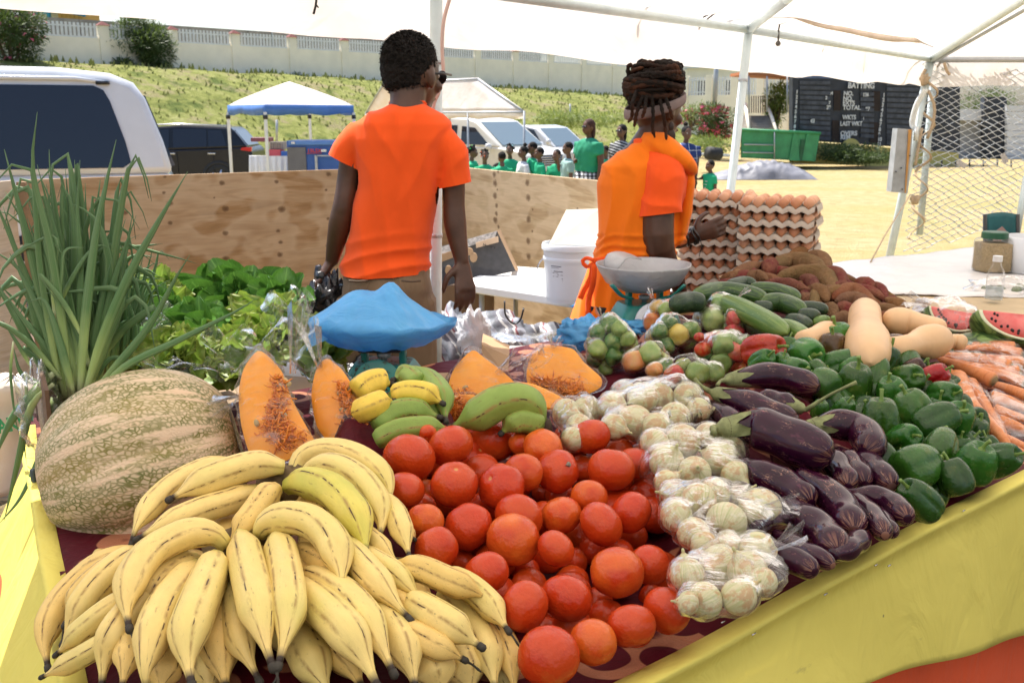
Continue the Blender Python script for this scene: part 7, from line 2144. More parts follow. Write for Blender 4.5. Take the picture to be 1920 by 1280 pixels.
hands={'upper left':('hand of pale yellow plantains lying against the pumpkin',(520,905),[([(440,866,.05),(390,876,.03),(330,905,.01),(285,945,0),(255,990,.0),(247,1018,.02)],44,B_),([(532,876,-.01),(480,872,-.03),(425,886,-.04),(370,908,-.035),(318,936,-.02)],54,B_),([(484,918,.03),(430,940,.01),(380,955,0),(325,978,-.01),(285,995,-.01),(258,1010,.0)],50,B_),([(520,915,-.02),(500,930,-.02),(478,962,-.01),(452,995,.0),(428,1022,.02)],54,BB)]),'lower left':('big hand of yellow plantains draped over the left front corner of the table',(425,1035),[([(424,1024,0),(400,1002,-.03),(350,1000,-.05),(290,1028,-.06),(255,1068,-.06),(238,1115,-.05),(238,1150,-.04),(243,1178,-.03)],60,B_),([(405,1045,0),(392,1080,-.03),(372,1130,-.05),(352,1190,-.05),(352,1240,-.04),(360,1285,-.03)],76,B_),([(370,1060,.02),(330,1105,-.01),(300,1150,-.03),(282,1210,-.03),(272,1262,-.02),(280,1300,0)],70,B_),([(300,1085,.05),(255,1135,.01),(218,1180,-.01),(198,1225,0),(190,1290,.02)],62,B_),([(290,1035,.08),(200,1055,.06),(150,1090,.05),(107,1140,.04),(85,1200,.04),(90,1252,.05)],52,BB),([(270,1035,.05),(222,1060,.02),(175,1105,.01),(140,1160,.01),(119,1206,.02)],54,B_),([(240,1040,.07),(190,1075,.04),(150,1115,.035),(122,1170,.035)],46,BB),([(270,1110,.03),(215,1135,.0),(160,1176,-.01),(106,1226,-.0)],44,B_),([(260,1170,.04),(185,1212,.01),(135,1240,.005),(80,1268,.01)],40,B_),([(290,1150,.05),(252,1195,.02),(238,1245,.01),(228,1290,.02)],56,BB),([(370,1050,.03),(320,1070,.015),(282,1110,.01),(262,1160,.02)],62,B_),([(330,1200,.05),(310,1240,.04),(300,1295,.04)],64,BB)]),'centre':('pair-fronted hand of yellow plantains hanging towards the viewer in the middle of the heap',(490,1000),[([(452,1004,0),(462,1050,-.03),(476,1110,-.05),(490,1170,-.05),(500,1215,-.04),(512,1250,-.03)],72,B_),([(518,1004,0),(530,1050,-.03),(540,1110,-.05),(540,1165,-.05),(530,1215,-.04),(521,1248,-.03)],70,B_),([(425,1070,.05),(440,1130,.02),(448,1190,.01),(466,1235,.01),(486,1275,.02)],58,B_),([(400,1080,.06),(410,1150,.04),(412,1220,.03),(425,1295,.03)],78,BB),([(500,1170,.06),(560,1200,.05),(590,1250,.04),(618,1300,.04)],76,B_),([(520,1120,.06),(565,1170,.05),(640,1220,.05),(680,1290,.04)],70,BB),([(375,1190,.06),(385,1240,.05),(395,1300,.05)],66,B_)]),'right of centre':('hand of yellow plantains with one strongly curved finger in front, right of the middle',(510,985),[([(487,1003,0),(498,982,-.03),(535,970,-.05),(585,978,-.06),(620,1008,-.06),(636,1050,-.05),(640,1080,-.04),(638,1106,-.03)],62,B_),([(555,1030,.03),(600,1052,.01),(635,1072,.0),(662,1090,.0)],52,BB),([(600,1008,.03),(650,1032,-.01),(692,1075,-.02),(730,1118,-.02),(768,1160,-.02)],56,B_),([(560,1078,.04),(620,1100,.0),(668,1140,-.02),(705,1195,-.02),(738,1262,-.01)],66,B_),([(545,1095,.05),(600,1135,-.01),(650,1185,-.03),(682,1235,-.02),(710,1290,-.01)],76,B_),([(545,1040,.05),(570,1075,.04),(600,1130,.04)],60,BB)]),'right':('hand of freckled yellow plantains fanned towards the tomatoes',(700,1080),[([(665,1030,.04),(705,1052,.0),(742,1075,-.01),(772,1105,-.01),(792,1130,-.01)],44,B_),([(748,1060,.0),(790,1066,-.02),(835,1085,-.03),(880,1104,-.03),(912,1120,-.02)],50,BB),([(820,1075,.03),(872,1095,.0),(915,1130,-.01),(953,1182,-.01)],50,B_),([(765,1125,.01),(800,1145,-.02),(845,1172,-.03),(902,1212,-.02)],62,B_),([(740,1170,.03),(780,1190,.0),(830,1215,-.01),(870,1236,-.0)],54,BB),([(715,1100,.03),(748,1125,.01),(775,1150,.0),(794,1172,.0)],42,BB),([(690,1120,.05),(728,1165,.02),(758,1215,.01),(780,1290,.02)],72,B_),([(830,1110,.06),(880,1165,.04),(912,1215,.03),(930,1295,.03)],60,B_),([(870,1130,.08),(925,1180,.05),(955,1235,.04),(966,1300,.04)],54,BB),([(760,1215,.06),(810,1250,.04),(830,1300,.04)],78,B_),([(820,1200,.07),(862,1235,.05),(885,1300,.05)],78,B_),([(900,1210,.09),(945,1260,.07),(955,1300,.07)],50,B_)]),'upper right':('hand of curved greenish-yellow plantains on top of the heap beside the tomatoes',(548,905),[([(548,893,.04),(565,862,.02),(605,845,.0),(655,850,-.01),(700,875,-.01),(728,908,.0),(730,943,.01)],46,B_),([(565,900,.02),(590,878,-.01),(632,876,-.03),(675,900,-.03),(706,940,-.02),(716,975,-.01),(710,1008,.0)],52,B_),([(540,912,0),(570,903,-.03),(615,915,-.05),(652,948,-.05),(676,990,-.04),(688,1042,-.02)],64,BL),([(700,930,.03),(735,955,.01),(752,990,.0),(768,1044,.01)],44,B_),([(655,985,.03),(695,1010,.01),(722,1034,.01),(745,1052,.01)],40,B_),([(580,930,.05),(610,975,.04),(640,1010,.04)],60,BB),([(745,980,.05),(762,1000,.04),(776,1010,.03)],30,BB)]),}
sd=100
for nm,(lb,cr,fs) in hands.items():
 c=at(cr[0],cr[1],dB(*cr)+.06)
 root=empty('banana_hand',c,lb,'bananas','hands of plantain in the banana heap')
 crown=None
 for (pts,w,mt) in fs:
  sd+=1
  finger(root,pts,w,mt,dB,sd)
 mb=MB();crumple(mb,c,(.035,.03,.03),14,10,.3,2,sd);obj('crown',mb,simple('brown_crown'+str(sd),(.13,.09,.04),.8),root)
root=empty('banana_hand',at(480,1200,1.3),'hand of plantains mostly buried under the others at the bottom of the heap','bananas','hands of plantain in the banana heap')
for i in range(26):
 x=120+(i%9)*95+rr.uniform(-20,20);y=1010+(i//9)*105+rr.uniform(-15,15)
 if y>1180 or x>480+(y-900)*1.5 or x<480-(y-900)*1.3:continue
 finger(root,[(x-25,y-70,.12),(x,y,.10),(x+rr.uniform(-15,30),y+75,.09)],74,BB,dB,300+i)
def dG(x,y):return float(np.interp(y,[690,740,800,840],[2.02,1.90,1.79,1.72]))
c=at(760,770,1.98);root=empty('banana_hand',c,'hand of green bananas with three golden stubby fingers on top beside the bagged pumpkin','bananas','green banana hands')
for pts,w,mt in (([(670,738,-.03),(690,722,-.05),(712,716,-.05),(733,720,-.03)],52,BY),([(672,772,-.03),(692,764,-.06),(715,755,-.06),(738,752,-.05)],46,BY),([(738,742,-.03),(765,734,-.05),(800,738,-.05),(830,756,-.03)],44,BY),([(785,722,0),(760,706,-.0),(738,712,.0)],44,BG),([(760,705,.03),(800,712,.01),(828,745,.0),(836,790,.02)],46,BG),([(705,800,.0),(735,775,-.02),(775,768,-.02),(825,782,.0)],46,BG),([(705,826,.0),(745,806,-.03),(800,800,-.03),(845,806,-.01)],42,BG),([(730,760,.05),(780,760,.03),(828,785,.03)],60,BG)):
 sd+=1;finger(root,pts,w,mt,dG,sd,stem=False)
c=at(1008,785,1.95);root=empty('banana_hand',c,'two plump green bananas on a dark stem behind the tomatoes','bananas','green banana hands')
for pts,w in (([(1010,792,.0),(1000,768,-.02),(975,750,-.04),(935,755,-.05),(895,778,-.04),(845,802,-.01)],62),([(1012,800,.0),(995,790,-.02),(968,788,-.03),(940,812,-.02)],48)):
 sd+=1;finger(root,pts,w,BG,lambda x,y:1.84+(790-y)*.0008,sd)
mb=MB();crumple(mb,at(1018,800,1.85),(.02,.02,.02),12,8,.4,2,4);obj('crown',mb,simple('dark_stem',(.06,.035,.02),.8),root)
# ---- the big netted pumpkin
pd=1.85
pc=at(272,870,pd);s_=psz(268,862,pd)
mb=MB()
ax=Vector((.93,.28,.22)).normalized()
prof=[]
for t in np.linspace(.02,math.pi-.02,56):
 r_=math.sin(t)**.86;z=-math.cos(t)
 if t<.5:z+=.16*(1-t/.5)**2
 if t>2.7:z-=.14*((t-2.7)/.44)**2
 prof.append((r_*183*s_,z*186*s_))
A_=ax.to_track_quat('Z','Y').to_matrix()
def pfn(a,t):return 1-.085*(abs(math.sin(a*4.5+.3))**.5*-1+1)*math.sin(math.pi*t)**.5+.015*math.sin(a*2+1)+.012*nz((math.cos(a)*2,math.sin(a)*2,t*3),1.1)
mb.lathe(prof,110,A_,pc,fn=pfn)
o=obj('pumpkin',mb,M['pumpkin'],label='huge tan pumpkin netted with green, between the spring onions and the plantains',cat='pumpkin')
for i in range(24):
 a=i*.26;SUP.append((pc.x+math.cos(a)*.11,pc.y+math.sin(a)*.11,pc.z-.125,.05))
print('pumpkin',pc,172*s_)
def eggplant(pts,w,calyx,lb,stem=None,seed=0,dd=0,deep=0,show=True):
 r_=random.Random(seed);P=[]
 for q in pts:
  p=heap_pt(q[0],q[1],.10,.17,-deep);P.append(at(q[0],q[1],p.y+dd+(q[2] if len(q)>2 else 0)))
 sp_=spline(P,24);m_=P[len(P)//2];R0=w/2*psz(pts[len(pts)//2][0],pts[len(pts)//2][1],m_.y)
 prof=[R0*(.50+.50*sm(0,.38,i/23))*math.sqrt(max(.02,1-max(0,(i/23-.80)/.21)**2.3))*(1+.04*math.sin(i*.7+seed)) for i in range(24)]
 mb=MB();mb.tube(sp_,prof,24)
 root=obj('eggplant',mb,M['eggplant'],label=lb,cat='eggplant',group='purple eggplants heaped beside the onions')
 for i in range(2,23,4):SUP.append((sp_[i].x,sp_[i].y,sp_[i].z-prof[i],prof[i]))
 if calyx:
  WO[root.name]=Vector(root.location)
  mb=MB();t0=(sp_[0]-sp_[1]).normalized();u,v=orth(t0)
  r0=prof[0]
  sl=[sp_[0]+t0*r0*1.5,sp_[0]+t0*r0*.9,sp_[0]+t0*r0*.25,sp_[1],sp_[3],sp_[5]]
  rs=[r0*.30,r0*.42,r0*.95,prof[1]*1.07,prof[3]*1.05,prof[5]*1.035]
  P2=[]
  n=25
  for k,(c,q) in enumerate(zip(sl,rs)):
   row=[]
   for i in range(n):
    a=2*math.pi*i/n;lobe=max(0,math.cos(a*2.5+seed)) if False else (.5+.5*math.cos(a*5+seed))
    cc=c
    if k>=4:
     f=lobe if k==5 else (.35+.65*lobe);cc=sl[3].lerp(c,f);q2=lerp(rs[3],q,f)+.0
    else:q2=q
    row.append(cc+u*math.cos(a)*q2+v*math.sin(a)*q2)
   P2.append(row)
  mb.grid(P2,cu=True,cap0=True);obj('calyx',mb,M['calyx'],root)
  mb=MB();e=sp_[0]+t0*r0*1.2
  if stem:
   q=at(stem[0],stem[1],e.y-.03);st=[e,e.lerp(q,.5)+Vector((0,0,.004)),q]
  else:st=[e,e+t0*.02+Vector((0,0,.006)),e+t0*.035+Vector((0,0,.016))]
  mb.tube(spline(st,8),[r0*.40,r0*.34,r0*.28,r0*.25,r0*.24,r0*.24,r0*.27,r0*.32],9);obj('stem',mb,M['calyx'],root)
 return root
EP=[([(1368,712,-.0),(1440,704),(1490,712),(1535,728)],50,1,'long purple eggplant lying topmost at the back with its green cap left',(1345,722),.0),([(1345,738),(1400,757),(1450,778),(1497,800,.02)],56,1,'slim dark eggplant just below the topmost one, cap hidden by the onion bags',None,0),([(1500,765,-.03),(1460,755),(1420,748,.02)],44,1,'eggplant with a big ribbed green cap and long stem crossing the peppers',(1606,716),-.02),([(1362,802,-.04),(1410,800,-.05),(1460,815,-.06),(1510,836,-.06),(1560,858,-.05)],84,1,'largest glossy eggplant streaked with pink in front of the onions',(1338,812),-.02),([(1520,800,-.02),(1570,795,-.03),(1612,806,-.03),(1632,832,-.03),(1618,848,-.02)],62,1,'curved eggplant hooked like a horn next to the green peppers',None,0),([(1395,868),(1430,890),(1475,912),(1520,945)],64,0,'fat reddish-purple eggplant directly under the largest one',None,0),([(1500,888),(1545,918),(1580,955),(1602,995)],64,0,'long eggplant pointing down to the front in the middle of the heap',None,0),([(1535,842,.02),(1565,862,.01),(1582,888),(1590,912)],48,0,'dark eggplant tip under the curved one, left of its neighbour',None,0),([(1572,848,.03),(1600,872,.01),(1622,908,.01)],46,0,'reddish eggplant tip between two dark ones below the curved one',None,0),([(1600,850,.03),(1640,878,.01),(1672,912)],50,0,'dark eggplant touching the front peppers',None,0),([(1585,925,.02),(1640,932),(1672,945),(1702,972)],48,0,'violet eggplant lying at the right end of the heap on the maroon cloth',None,0),([(1580,920,.03),(1612,945,.01),(1640,972),(1660,1003)],44,0,'narrow dark eggplant left of the violet one near the cloth',None,0),([(1630,950,.03),(1655,972,.02),(1674,1000,.01)],34,0,'thin eggplant tip squeezed beside the narrow dark one',None,0),([(1480,945,.01),(1510,972),(1545,1000),(1572,1035)],66,0,'blackish eggplant in the second tier above the cloth',None,0),([(1560,1040,.0),(1590,1028,.01),(1620,1005,.02)],44,0,'short eggplant lying crosswise at the foot of the heap',None,0),([(1455,1000,.03),(1500,1028,.01),(1535,1045),(1562,1060)],40,0,'slim mottled eggplant in the lowest tier',None,0),([(1430,1025,.03),(1465,1040),(1500,1055),(1528,1072)],50,0,'small violet eggplant lying lowest by the front onion bag',None,0),([(1410,990,.03),(1445,976,.02),(1488,980,.02)],38,0,'streaked eggplant peeping out behind the pointed onion bag',None,0),([(1400,905,.08),(1440,940,.07),(1480,970,.06)],60,0,'eggplant buried between the onion bags and the middle tier',None,.0),([(1330,760,.06),(1370,790,.05),(1400,830,.05)],50,0,'eggplant hidden behind the onion bags under the slim dark one',None,0),([(1450,820,.09),(1500,870,.08),(1550,900,.08)],70,0,'eggplant buried beneath the largest one',None,0),([(1540,900,.10),(1580,950,.09),(1620,980,.08)],60,0,'eggplant buried beneath the long middle one',None,0)]
for i,(pts,w,c,lb,st,dd) in enumerate(EP):eggplant(pts,w,c,lb,st,i,dd)
def pepper_mesh(nl,seed,long=1.0):
 r_=random.Random(seed);mb=MB();prof=[]
 for t in np.linspace(0,1,24):
  th=t*math.pi
  r=math.sin(th)**.55*(.92+.12*math.cos(th));z=-math.cos(th)*long
  if t>.86:z-=.30*((t-.86)/.14)**1.5*1.0
  if t<.10:z+=.10*((.10-t)/.10)
  prof.append((max(r,.02),z))
 ph=r_.uniform(0,6);am=[r_.uniform(.8,1.2) for _ in range(nl)]
 def fn(a,t):
  k=(a*nl/(2*math.pi)+ph)%nl;i=int(k);f=k-i
  lob=math.sin(math.pi*f)**.5
  g=1-.26*(1-lob)*(.55+.45*math.cos(2*math.pi*t)**2)
  return g*(1+.05*(am[i]-1))*(1+.04*math.sin(a+ph*2))
 mb.lathe(prof,48,fn=fn)
 me=mb.mesh('bell_pepper');me.materials.append(M['pepper'])
 st=MB();st.tube(spline([(0,0,long*.66),(.02,.0,long*.95),(.06,.02,long*1.15),(.14,.05,long*1.32)],9),[.24,.17,.10,.085,.08,.08,.085,.09,.11],9)
 ms=st.mesh('stem');ms.materials.append(M['pepper_stem'])
 return me,ms
PV=[pepper_mesh(4,1,1.0),pepper_mesh(3,2,1.15),pepper_mesh(4,3,1.25),pepper_mesh(3,4,.92),pepper_mesh(4,5,1.1)]
G1,G2,G3=(.030,.115,.012),(.040,.15,.018),(.022,.080,.010)
BR,RD,RO,YB,DB=(.085,.045,.010),(.42,.008,.012),(.52,.035,.010),(.34,.20,.02),(.055,.018,.015)
PP=[(1562,655,28,'BR',-.1,.4,'green and brown'),(1570,640,34,'G2',-.2,1.0,0),(1678,656,31,'BR',1.3,.3,'brown-topped'),(1655,682,27,'G3',.4,1.2,0),(1512,665,32,'G2',1.4,.2,0),(1478,654,18,'G2',.3,2,0),(1433,656,30,'RO',1.2,.5,'bright red-orange'),(1429,677,21,'G2',.9,.3,0),(1465,682,17,'G2',.3,.3,0),(1580,685,30,'G2',1.2,.9,0),(1612,668,20,'YB',1.1,.3,'yellowish brown'),(1705,682,22,'G1',1.0,2,0),(1490,694,26,'G2',1.3,.2,0),(1535,698,20,'G1',.7,3,0),(1545,718,28,'G2',1.3,2.8,0),(1599,727,34,'G1',.25,.3,0),(1645,703,24,'G1',.5,2,0),(1672,735,29,'G1',.4,4,0),(1700,711,30,'G1',-1.15,0,0),(1640,745,25,'G3',.5,1,0),(1748,707,24,'RD',.9,.8,'glossy red'),(1712,766,35,'G2',-.5,.9,0),(1772,741,26,'G1',1.2,.2,0),(1737,728,18,'G3',.3,1,0),(1757,790,33,'G3',1.1,1.2,0),(1795,786,32,'G1',.5,5,0),(1650,790,36,'G1',-.05,.2,0),(1537,768,16,'G1',.3,.2,0),(1580,770,20,'G1',.5,.4,0),(1697,822,27,'G1',-1.0,2,0),(1655,860,28,'G3',.5,3,0),(1718,876,42,'G1',1.45,1.6,0),(1725,936,32,'G3',-.8,1.3,0),(1760,926,20,'G3',.2,1,0),(1790,893,31,'G3',-.5,.5,0),(1829,866,37,'G1',.35,.4,0),(1873,862,30,'G3',1.0,.5,0),(1700,832,22,'G3',.4,1,0),(1762,838,31,'G1',1.1,1.9,0),(1828,812,24,'G3',.3,1,0),(1686,913,26,'G3',.3,1,0),(1620,765,24,'G3',.4,2,0),(1740,760,22,'G3',.4,2,0),(1672,835,22,'G3',1,2,0),(1716,800,22,'G3',.8,2,0),(1600,690,22,'G2',.8,1,0),(1690,775,20,'G3',0,2,0),(1800,840,22,'G3',0,1,0),(1855,840,20,'G3',.4,3,0),(1502,715,22,'G3',.5,1,0),(1715,690,18,'DB',.9,1,'dark maroon-brown')]
colm=dict(G1=G1,G2=G2,G3=G3,BR=BR,RD=RD,RO=RO,YB=YB,DB=DB)
items=[]
for (x,y,r,c,tx,tz_,lb) in PP:
 hid=c=='G3' and r<27
 p=heap_pt(x,y,.085,.155,-.03 if hid else 0)
 items.append(dict(px=x,py=y,rp=r*.95,d=p.y+(.03 if hid else 0),o=0,c=c,tx=tx,tz=tz_,lb=lb))
relax(items,40,.86)
PPOLY=[(1470,670),(1560,650),(1700,670),(1780,730),(1860,840),(1800,900),(1720,930),(1660,860),(1600,780),(1500,720)]
G3k= lambda:dict(c='G3',tx=rr.uniform(-.5,1.4),tz=rr.uniform(0,6),lb=0)
fill(items,40,PPOLY,.085,.155,-.045,(22,30),8,G3k)
fill(items,30,PPOLY,.085,.155,-.08,(24,30),9,G3k,.7)
rows(items,34)
def rown2(a,L='left',what='row'):return '%s row up from the yellow cloth, %s from the left'%(ORD[a['row']],ORD[a['col']])
for a in items:
 me,ms=rr.choice(PV);s=a['r']*1.24
 q=Matrix.Rotation(a['tz']*1.3,4,'Z')@Matrix.Rotation(a['tx'],4,'X')@Matrix.Rotation(rr.uniform(0,6),4,'Z')
 if a['tx']<-.9:q=Matrix.Rotation(.15,4,'Z')@Matrix.Rotation(R(62),4,'X')@Matrix.Rotation(rr.uniform(0,6),4,'Z')
 Mx=Matrix.Translation(a['p'])@q@Matrix.Diagonal((s,s,s,1))
 cc=tuple(v*rr.uniform(.85,1.2) for v in colm[a['c']])
 tone=a['lb'] or {'G1':'glossy green','G2':'lighter green','G3':'dark green'}[a['c']]
 o=inst('bell_pepper',me,Mx,'%s bell pepper, %s row up from the cloth, %s from the left'%(tone,ORD[a['row']],ORD[a['col']]),'bell pepper','bell peppers heaped beside the eggplants',color=cc)
 s2=bpy.data.objects.new('stem',ms);COL.objects.link(s2);s2.parent=o
 SUP.append((a['p'].x,a['p'].y,a['p'].z-a['r']*.95,a['r']))
# ---- generic long produce
def longthing(name,pts,w,mat,lb,cat,grp,h0,slope,prof,n=16,dd=0,sec=None,color=None,seg=18,rootm=None,up=None,sup=True):
 P=[]
 for q in pts:
  p=heap_pt(q[0],q[1],h0,slope);P.append(at(q[0],q[1],p.y+dd+(q[2] if len(q)>2 else 0)))
 sp_=spline(P,seg);mp_=pts[len(pts)//2];m_=P[len(P)//2];R0=w/2*psz(mp_[0],mp_[1],m_.y)
 rad=[max(R0*prof(i/(seg-1)),.0006) for i in range(seg)]
 mb=MB();mb.tube(sp_,rad,n,sec=sec)
 o=obj(name,mb,mat,rootm,label=lb,cat=cat,group=grp)
 if color:o.color=(*color,1)
 if sup:
  for i in range(1,seg,4):SUP.append((sp_[i].x,sp_[i].y,sp_[i].z-rad[i],rad[i]))
 return o
cprof= lambda t:(max(0,1-abs((t-.5)/.5)**4.5))**.5*.97+.03
CU=[([(1300,556),(1350,546),(1400,552),(1440,562)],38,'cuc','long mid-green cucumber lying topmost',-.02),([(1402,541),(1455,546),(1500,560)],32,'cuc','cucumber behind the topmost one nearest the sweet potatoes',.02),([(1362,538,.03),(1395,530,.02),(1418,534,.02)],26,'cuc_d','dark cucumber at the very back by the cardboard edge',.04),([(1425,568),(1465,568),(1508,584)],38,'cuc','cucumber with pale stripes right of the topmost one',0),([(1345,562,.02),(1385,578),(1430,600),(1476,625)],44,'cuc_l','light green cucumber slanting down in front',-.01),([(1452,610,.03),(1485,618,.01),(1515,636)],36,'cuc_l','short light green cucumber end above the peppers',.02),([(1490,578,.03),(1525,578),(1553,584)],28,'cuc_d','dark cucumber end pointing right at the sweet potatoes',.02),([(1495,594,.03),(1518,593),(1534,598)],32,'cuc_d','dark cucumber end just below the one pointing right',.01),([(1410,578,.03),(1432,578,.02),(1450,580,.02)],30,'cuc_d','dark cucumber wedged under the topmost one',.02),([(1262,572,.0),(1290,566,0),(1325,568,0)],40,'cuc_d','dark cucumber at the left end beside the bagged limes',0),([(1335,545,.04),(1370,546,.03),(1400,548,.03)],22,'cuc','thin cucumber lying between the topmost and the dark back one',.03),([(1470,600,.05),(1500,603,.03),(1515,612,.02)],30,'cuc_d','dark cucumber under the striped one',.03),([(1525,606,.03),(1545,602,.02),(1556,604,.02)],24,'cuc_l','pale cucumber tip beside the butternut squash',.02),([(1400,600,.07),(1440,620,.06),(1480,640,.05)],42,'cuc_d','cucumber buried beneath the light green one',.03)]
for pts,w,mt,lb,dd in CU:longthing('cucumber',pts,w,M[mt],lb,'cucumber','cucumbers heaped behind the peppers',.13,.09,cprof,dd=dd)
def bnprof(bulb=1.0,neck=.72):
 def f(t):return (neck+(bulb-neck)*sm(.42,.72,t))*(max(0,1-(max(0,(.13-t)/.13))**2.2))**.5*(max(0,1-(max(0,(t-.72)/.28))**2.4))**.5+.02
 return f
BN=[([(1622,578,.02),(1622,605,.0),(1626,638,-.02),(1632,680,-.03)],82,bnprof(1,.78),'upright pale butternut squash standing in front of the others'),([(1772,622,.0),(1735,612,0),(1700,604,.0),(1655,602,.0)],52,bnprof(1.02,.80),'butternut squash lying across the back'),([(1650,655,.03),(1690,652),(1730,642),(1778,636,.0)],62,bnprof(1.05,.7),'butternut squash lying at the right with its round end to the carrots'),([(1500,645,.04),(1530,635,.02),(1556,628,.02),(1572,632,.02)],50,bnprof(1.1,.9),'butternut squash half buried left of the upright one'),([(1770,640,.03),(1792,640,.03),(1812,645,.03)],30,bnprof(1,.9),'small butternut end peeping out at the right'),([(1580,625,.06),(1592,640,.05),(1600,655,.04)],44,bnprof(1,.9),'butternut squash hidden behind the upright one')]
for pts,w,pf,lb in BN:
 o=longthing('butternut_squash',pts,w,M['butternut'],lb,'squash','butternut squashes',.13,.10,pf,n=24,seg=28,sec= lambda a,t:1+.012*math.cos(a*5))
mb=MB();e=at(1777,637,2.60);
# ---- sweet potatoes: heap in a carton
def potprof(seed):
 r_=random.Random(seed);a,b,c=r_.uniform(.05,.16),r_.uniform(0,6),r_.uniform(.65,1.0)
 return lambda t:max(.04,(math.sin(math.pi*t**c))**.62)*(1+a*math.sin(5*t+b))
BRN,PUR=(.17,.085,.038),(.13,.022,.028)
SPX=[([(1440,502),(1480,490),(1525,498),(1550,520)],36,BRN),([(1455,520),(1490,515),(1540,520),(1565,545)],42,BRN),([(1515,478),(1540,490),(1552,512)],34,BRN),([(1478,485),(1510,472),(1535,478)],26,BRN),([(1440,512),(1450,492),(1470,490)],32,PUR),([(1368,520),(1400,505),(1432,495)],26,BRN),([(1432,530),(1470,532),(1520,545)],24,PUR),([(1500,520),(1520,528),(1530,545)],30,PUR),([(1540,505),(1570,515),(1580,540)],30,PUR),([(1560,560),(1600,545),(1650,580)],34,BRN),([(1565,565),(1605,560),(1640,585)],32,BRN),([(1580,535),(1620,545),(1660,560)],28,PUR),([(1602,528),(1620,530),(1635,545)],32,PUR),([(1630,530),(1650,540),(1662,560)],22,PUR),([(1525,535),(1540,550),(1550,565)],32,BRN),([(1540,555),(1575,550),(1600,558)],30,BRN),([(1525,545),(1527,565),(1520,580)],22,BRN),([(1555,540),(1580,538),(1600,545)],24,PUR),([(1568,575),(1588,582),(1600,595)],36,PUR),([(1540,590),(1556,580),(1566,598)],30,BRN),([(1550,610),(1580,602),(1610,608)],36,BRN),([(1640,575),(1670,582),(1690,600)],24,BRN),([(1620,590),(1650,595),(1680,600)],26,BRN),([(1660,560),(1690,575),(1700,590)],24,BRN),([(1400,520),(1420,518),(1440,525)],26,BRN),([(1560,525),(1575,520),(1590,528)],22,PUR)]
r3=random.Random(9)
for i in range(46):
 x=r3.uniform(1375,1700);top=np.interp(x,[1375,1440,1510,1560,1620,1700],[515,490,478,500,530,575]);bot=np.interp(x,[1375,1500,1700],[540,600,610])
 y=r3.uniform(top+10,bot);a=r3.uniform(-.4,.9);l=r3.uniform(20,38)
 SPX.append(([(x-l*math.cos(a),y-l*math.sin(a)*.6,.07),(x,y-4,.05),(x+l*math.cos(a),y+l*math.sin(a)*.6,.07)],r3.uniform(22,34),BRN if r3.random()<.6 else PUR))
its=[]
for i,(pts,w,c) in enumerate(SPX):
 its.append(dict(px=pts[1][0],py=pts[1][1],i=i))
rows(its,22);nm_={a['i']:a for a in its}
for i,(pts,w,c) in enumerate(SPX):
 a=nm_[i]
 def dS(x,y):return float(np.interp(y,[475,500,540,580,620],[3.75,3.5,3.22,3.0,2.85]))
 P=[at(q[0],q[1],dS(q[0],q[1])+(q[2] if len(q)>2 else 0)) for q in pts]
 sp_=spline(P,16);pf=potprof(i);R0=w/2*psz(pts[1][0],pts[1][1],P[1].y)
 mb=MB();mb.tube(sp_,[max(.003,R0*pf(k/15)) for k in range(16)],12,sec= lambda a_,t:1+.07*math.sin(a_*2+t*6+i)+.05*math.sin(a_*3+t*11))
 tone='brown' if c is BRN else 'purple-skinned'
 o=obj('sweet_potato',mb,M['potato'],label='%s sweet potato, %s row up in the pile, %s from the left'%(tone,ORD[a['row']],ORD[min(19,a['col'])]),cat='sweet potato',group='sweet potatoes piled beside the egg trays')
 o.color=(*[v*r3.uniform(.8,1.3) for v in c],1)
 for k in range(1,16,5):SUP.append((sp_[k].x,sp_[k].y,sp_[k].z-R0,R0))
mb=MB();P=[at(x,y,d) for x,y,d in ((1348,518,3.65),(1405,503,3.9),(1410,545,3.85),(1352,552,3.6))]
mb.prism(P,(.0,.01,0));mb.prism([at(1348,518,3.65),at(1352,552,3.6),at(1380,570,3.3),at(1368,540,3.3)],(.01,0,0))
obj('carton',mb,M['card'],label='low cardboard tray edge holding the sweet potatoes',cat='carton',smooth=False)
# ---- plastic bags around contents
_g=np.random.default_rng(5).normal(size=(420,3));_g/=np.linalg.norm(_g,axis=1)[:,None]
def bagmesh(balls,center,pad=.006,nu=40,nv=26,wr=.006,seed=0,pulls=()):
 """film hull stretched taut over the balls; pulls: (direction, length, _)"""
 C=np.array(center);B=np.array([tuple(b[0]) for b in balls])-C;Rr_=np.array([b[1] for b in balls])+pad
 H=(_g@B.T+Rr_[None,:]).max(1)
 for (pd_,pl_,pw_) in pulls:
  q=np.array(pd_,float);q/=np.linalg.norm(q);k=int(np.argmax(_g@q));tip=q*(H[k]+pl_);H=np.maximum(H,_g@tip)
 P=[]
 for j in range(nv+1):
  th=math.pi*j/nv;th=min(max(th,.04),math.pi-.04);row=[]
  for i in range(nu):
   a=2*math.pi*i/nu;d=np.array((math.sin(th)*math.cos(a),math.sin(th)*math.sin(a),math.cos(th)))
   dn=_g@d;ok=dn>.12;r=(H[ok]/dn[ok]).min()
   bb=B@d;h2=(B*B).sum(1)-bb*bb;m_=(h2<Rr_*Rr_)&(bb>0)
   rb=(bb[m_]+np.sqrt(Rr_[m_]**2-h2[m_])).max() if m_.any() else 0
   if rb>0:r=max(rb,r*.55+rb*.45)
   else:r*=.86
   D=Vector(d)
   r+=wr*(abs(noise.noise(D*4+Vector((seed,0,0))))*1.6-.3)+wr*.6*abs(noise.noise(D*10+Vector((0,seed,0))))
   row.append(Vector(C+d*r))
  P.append(row)
 mb=MB();mb.grid(P,cu=True,cap0=True,cap1=True);return mb
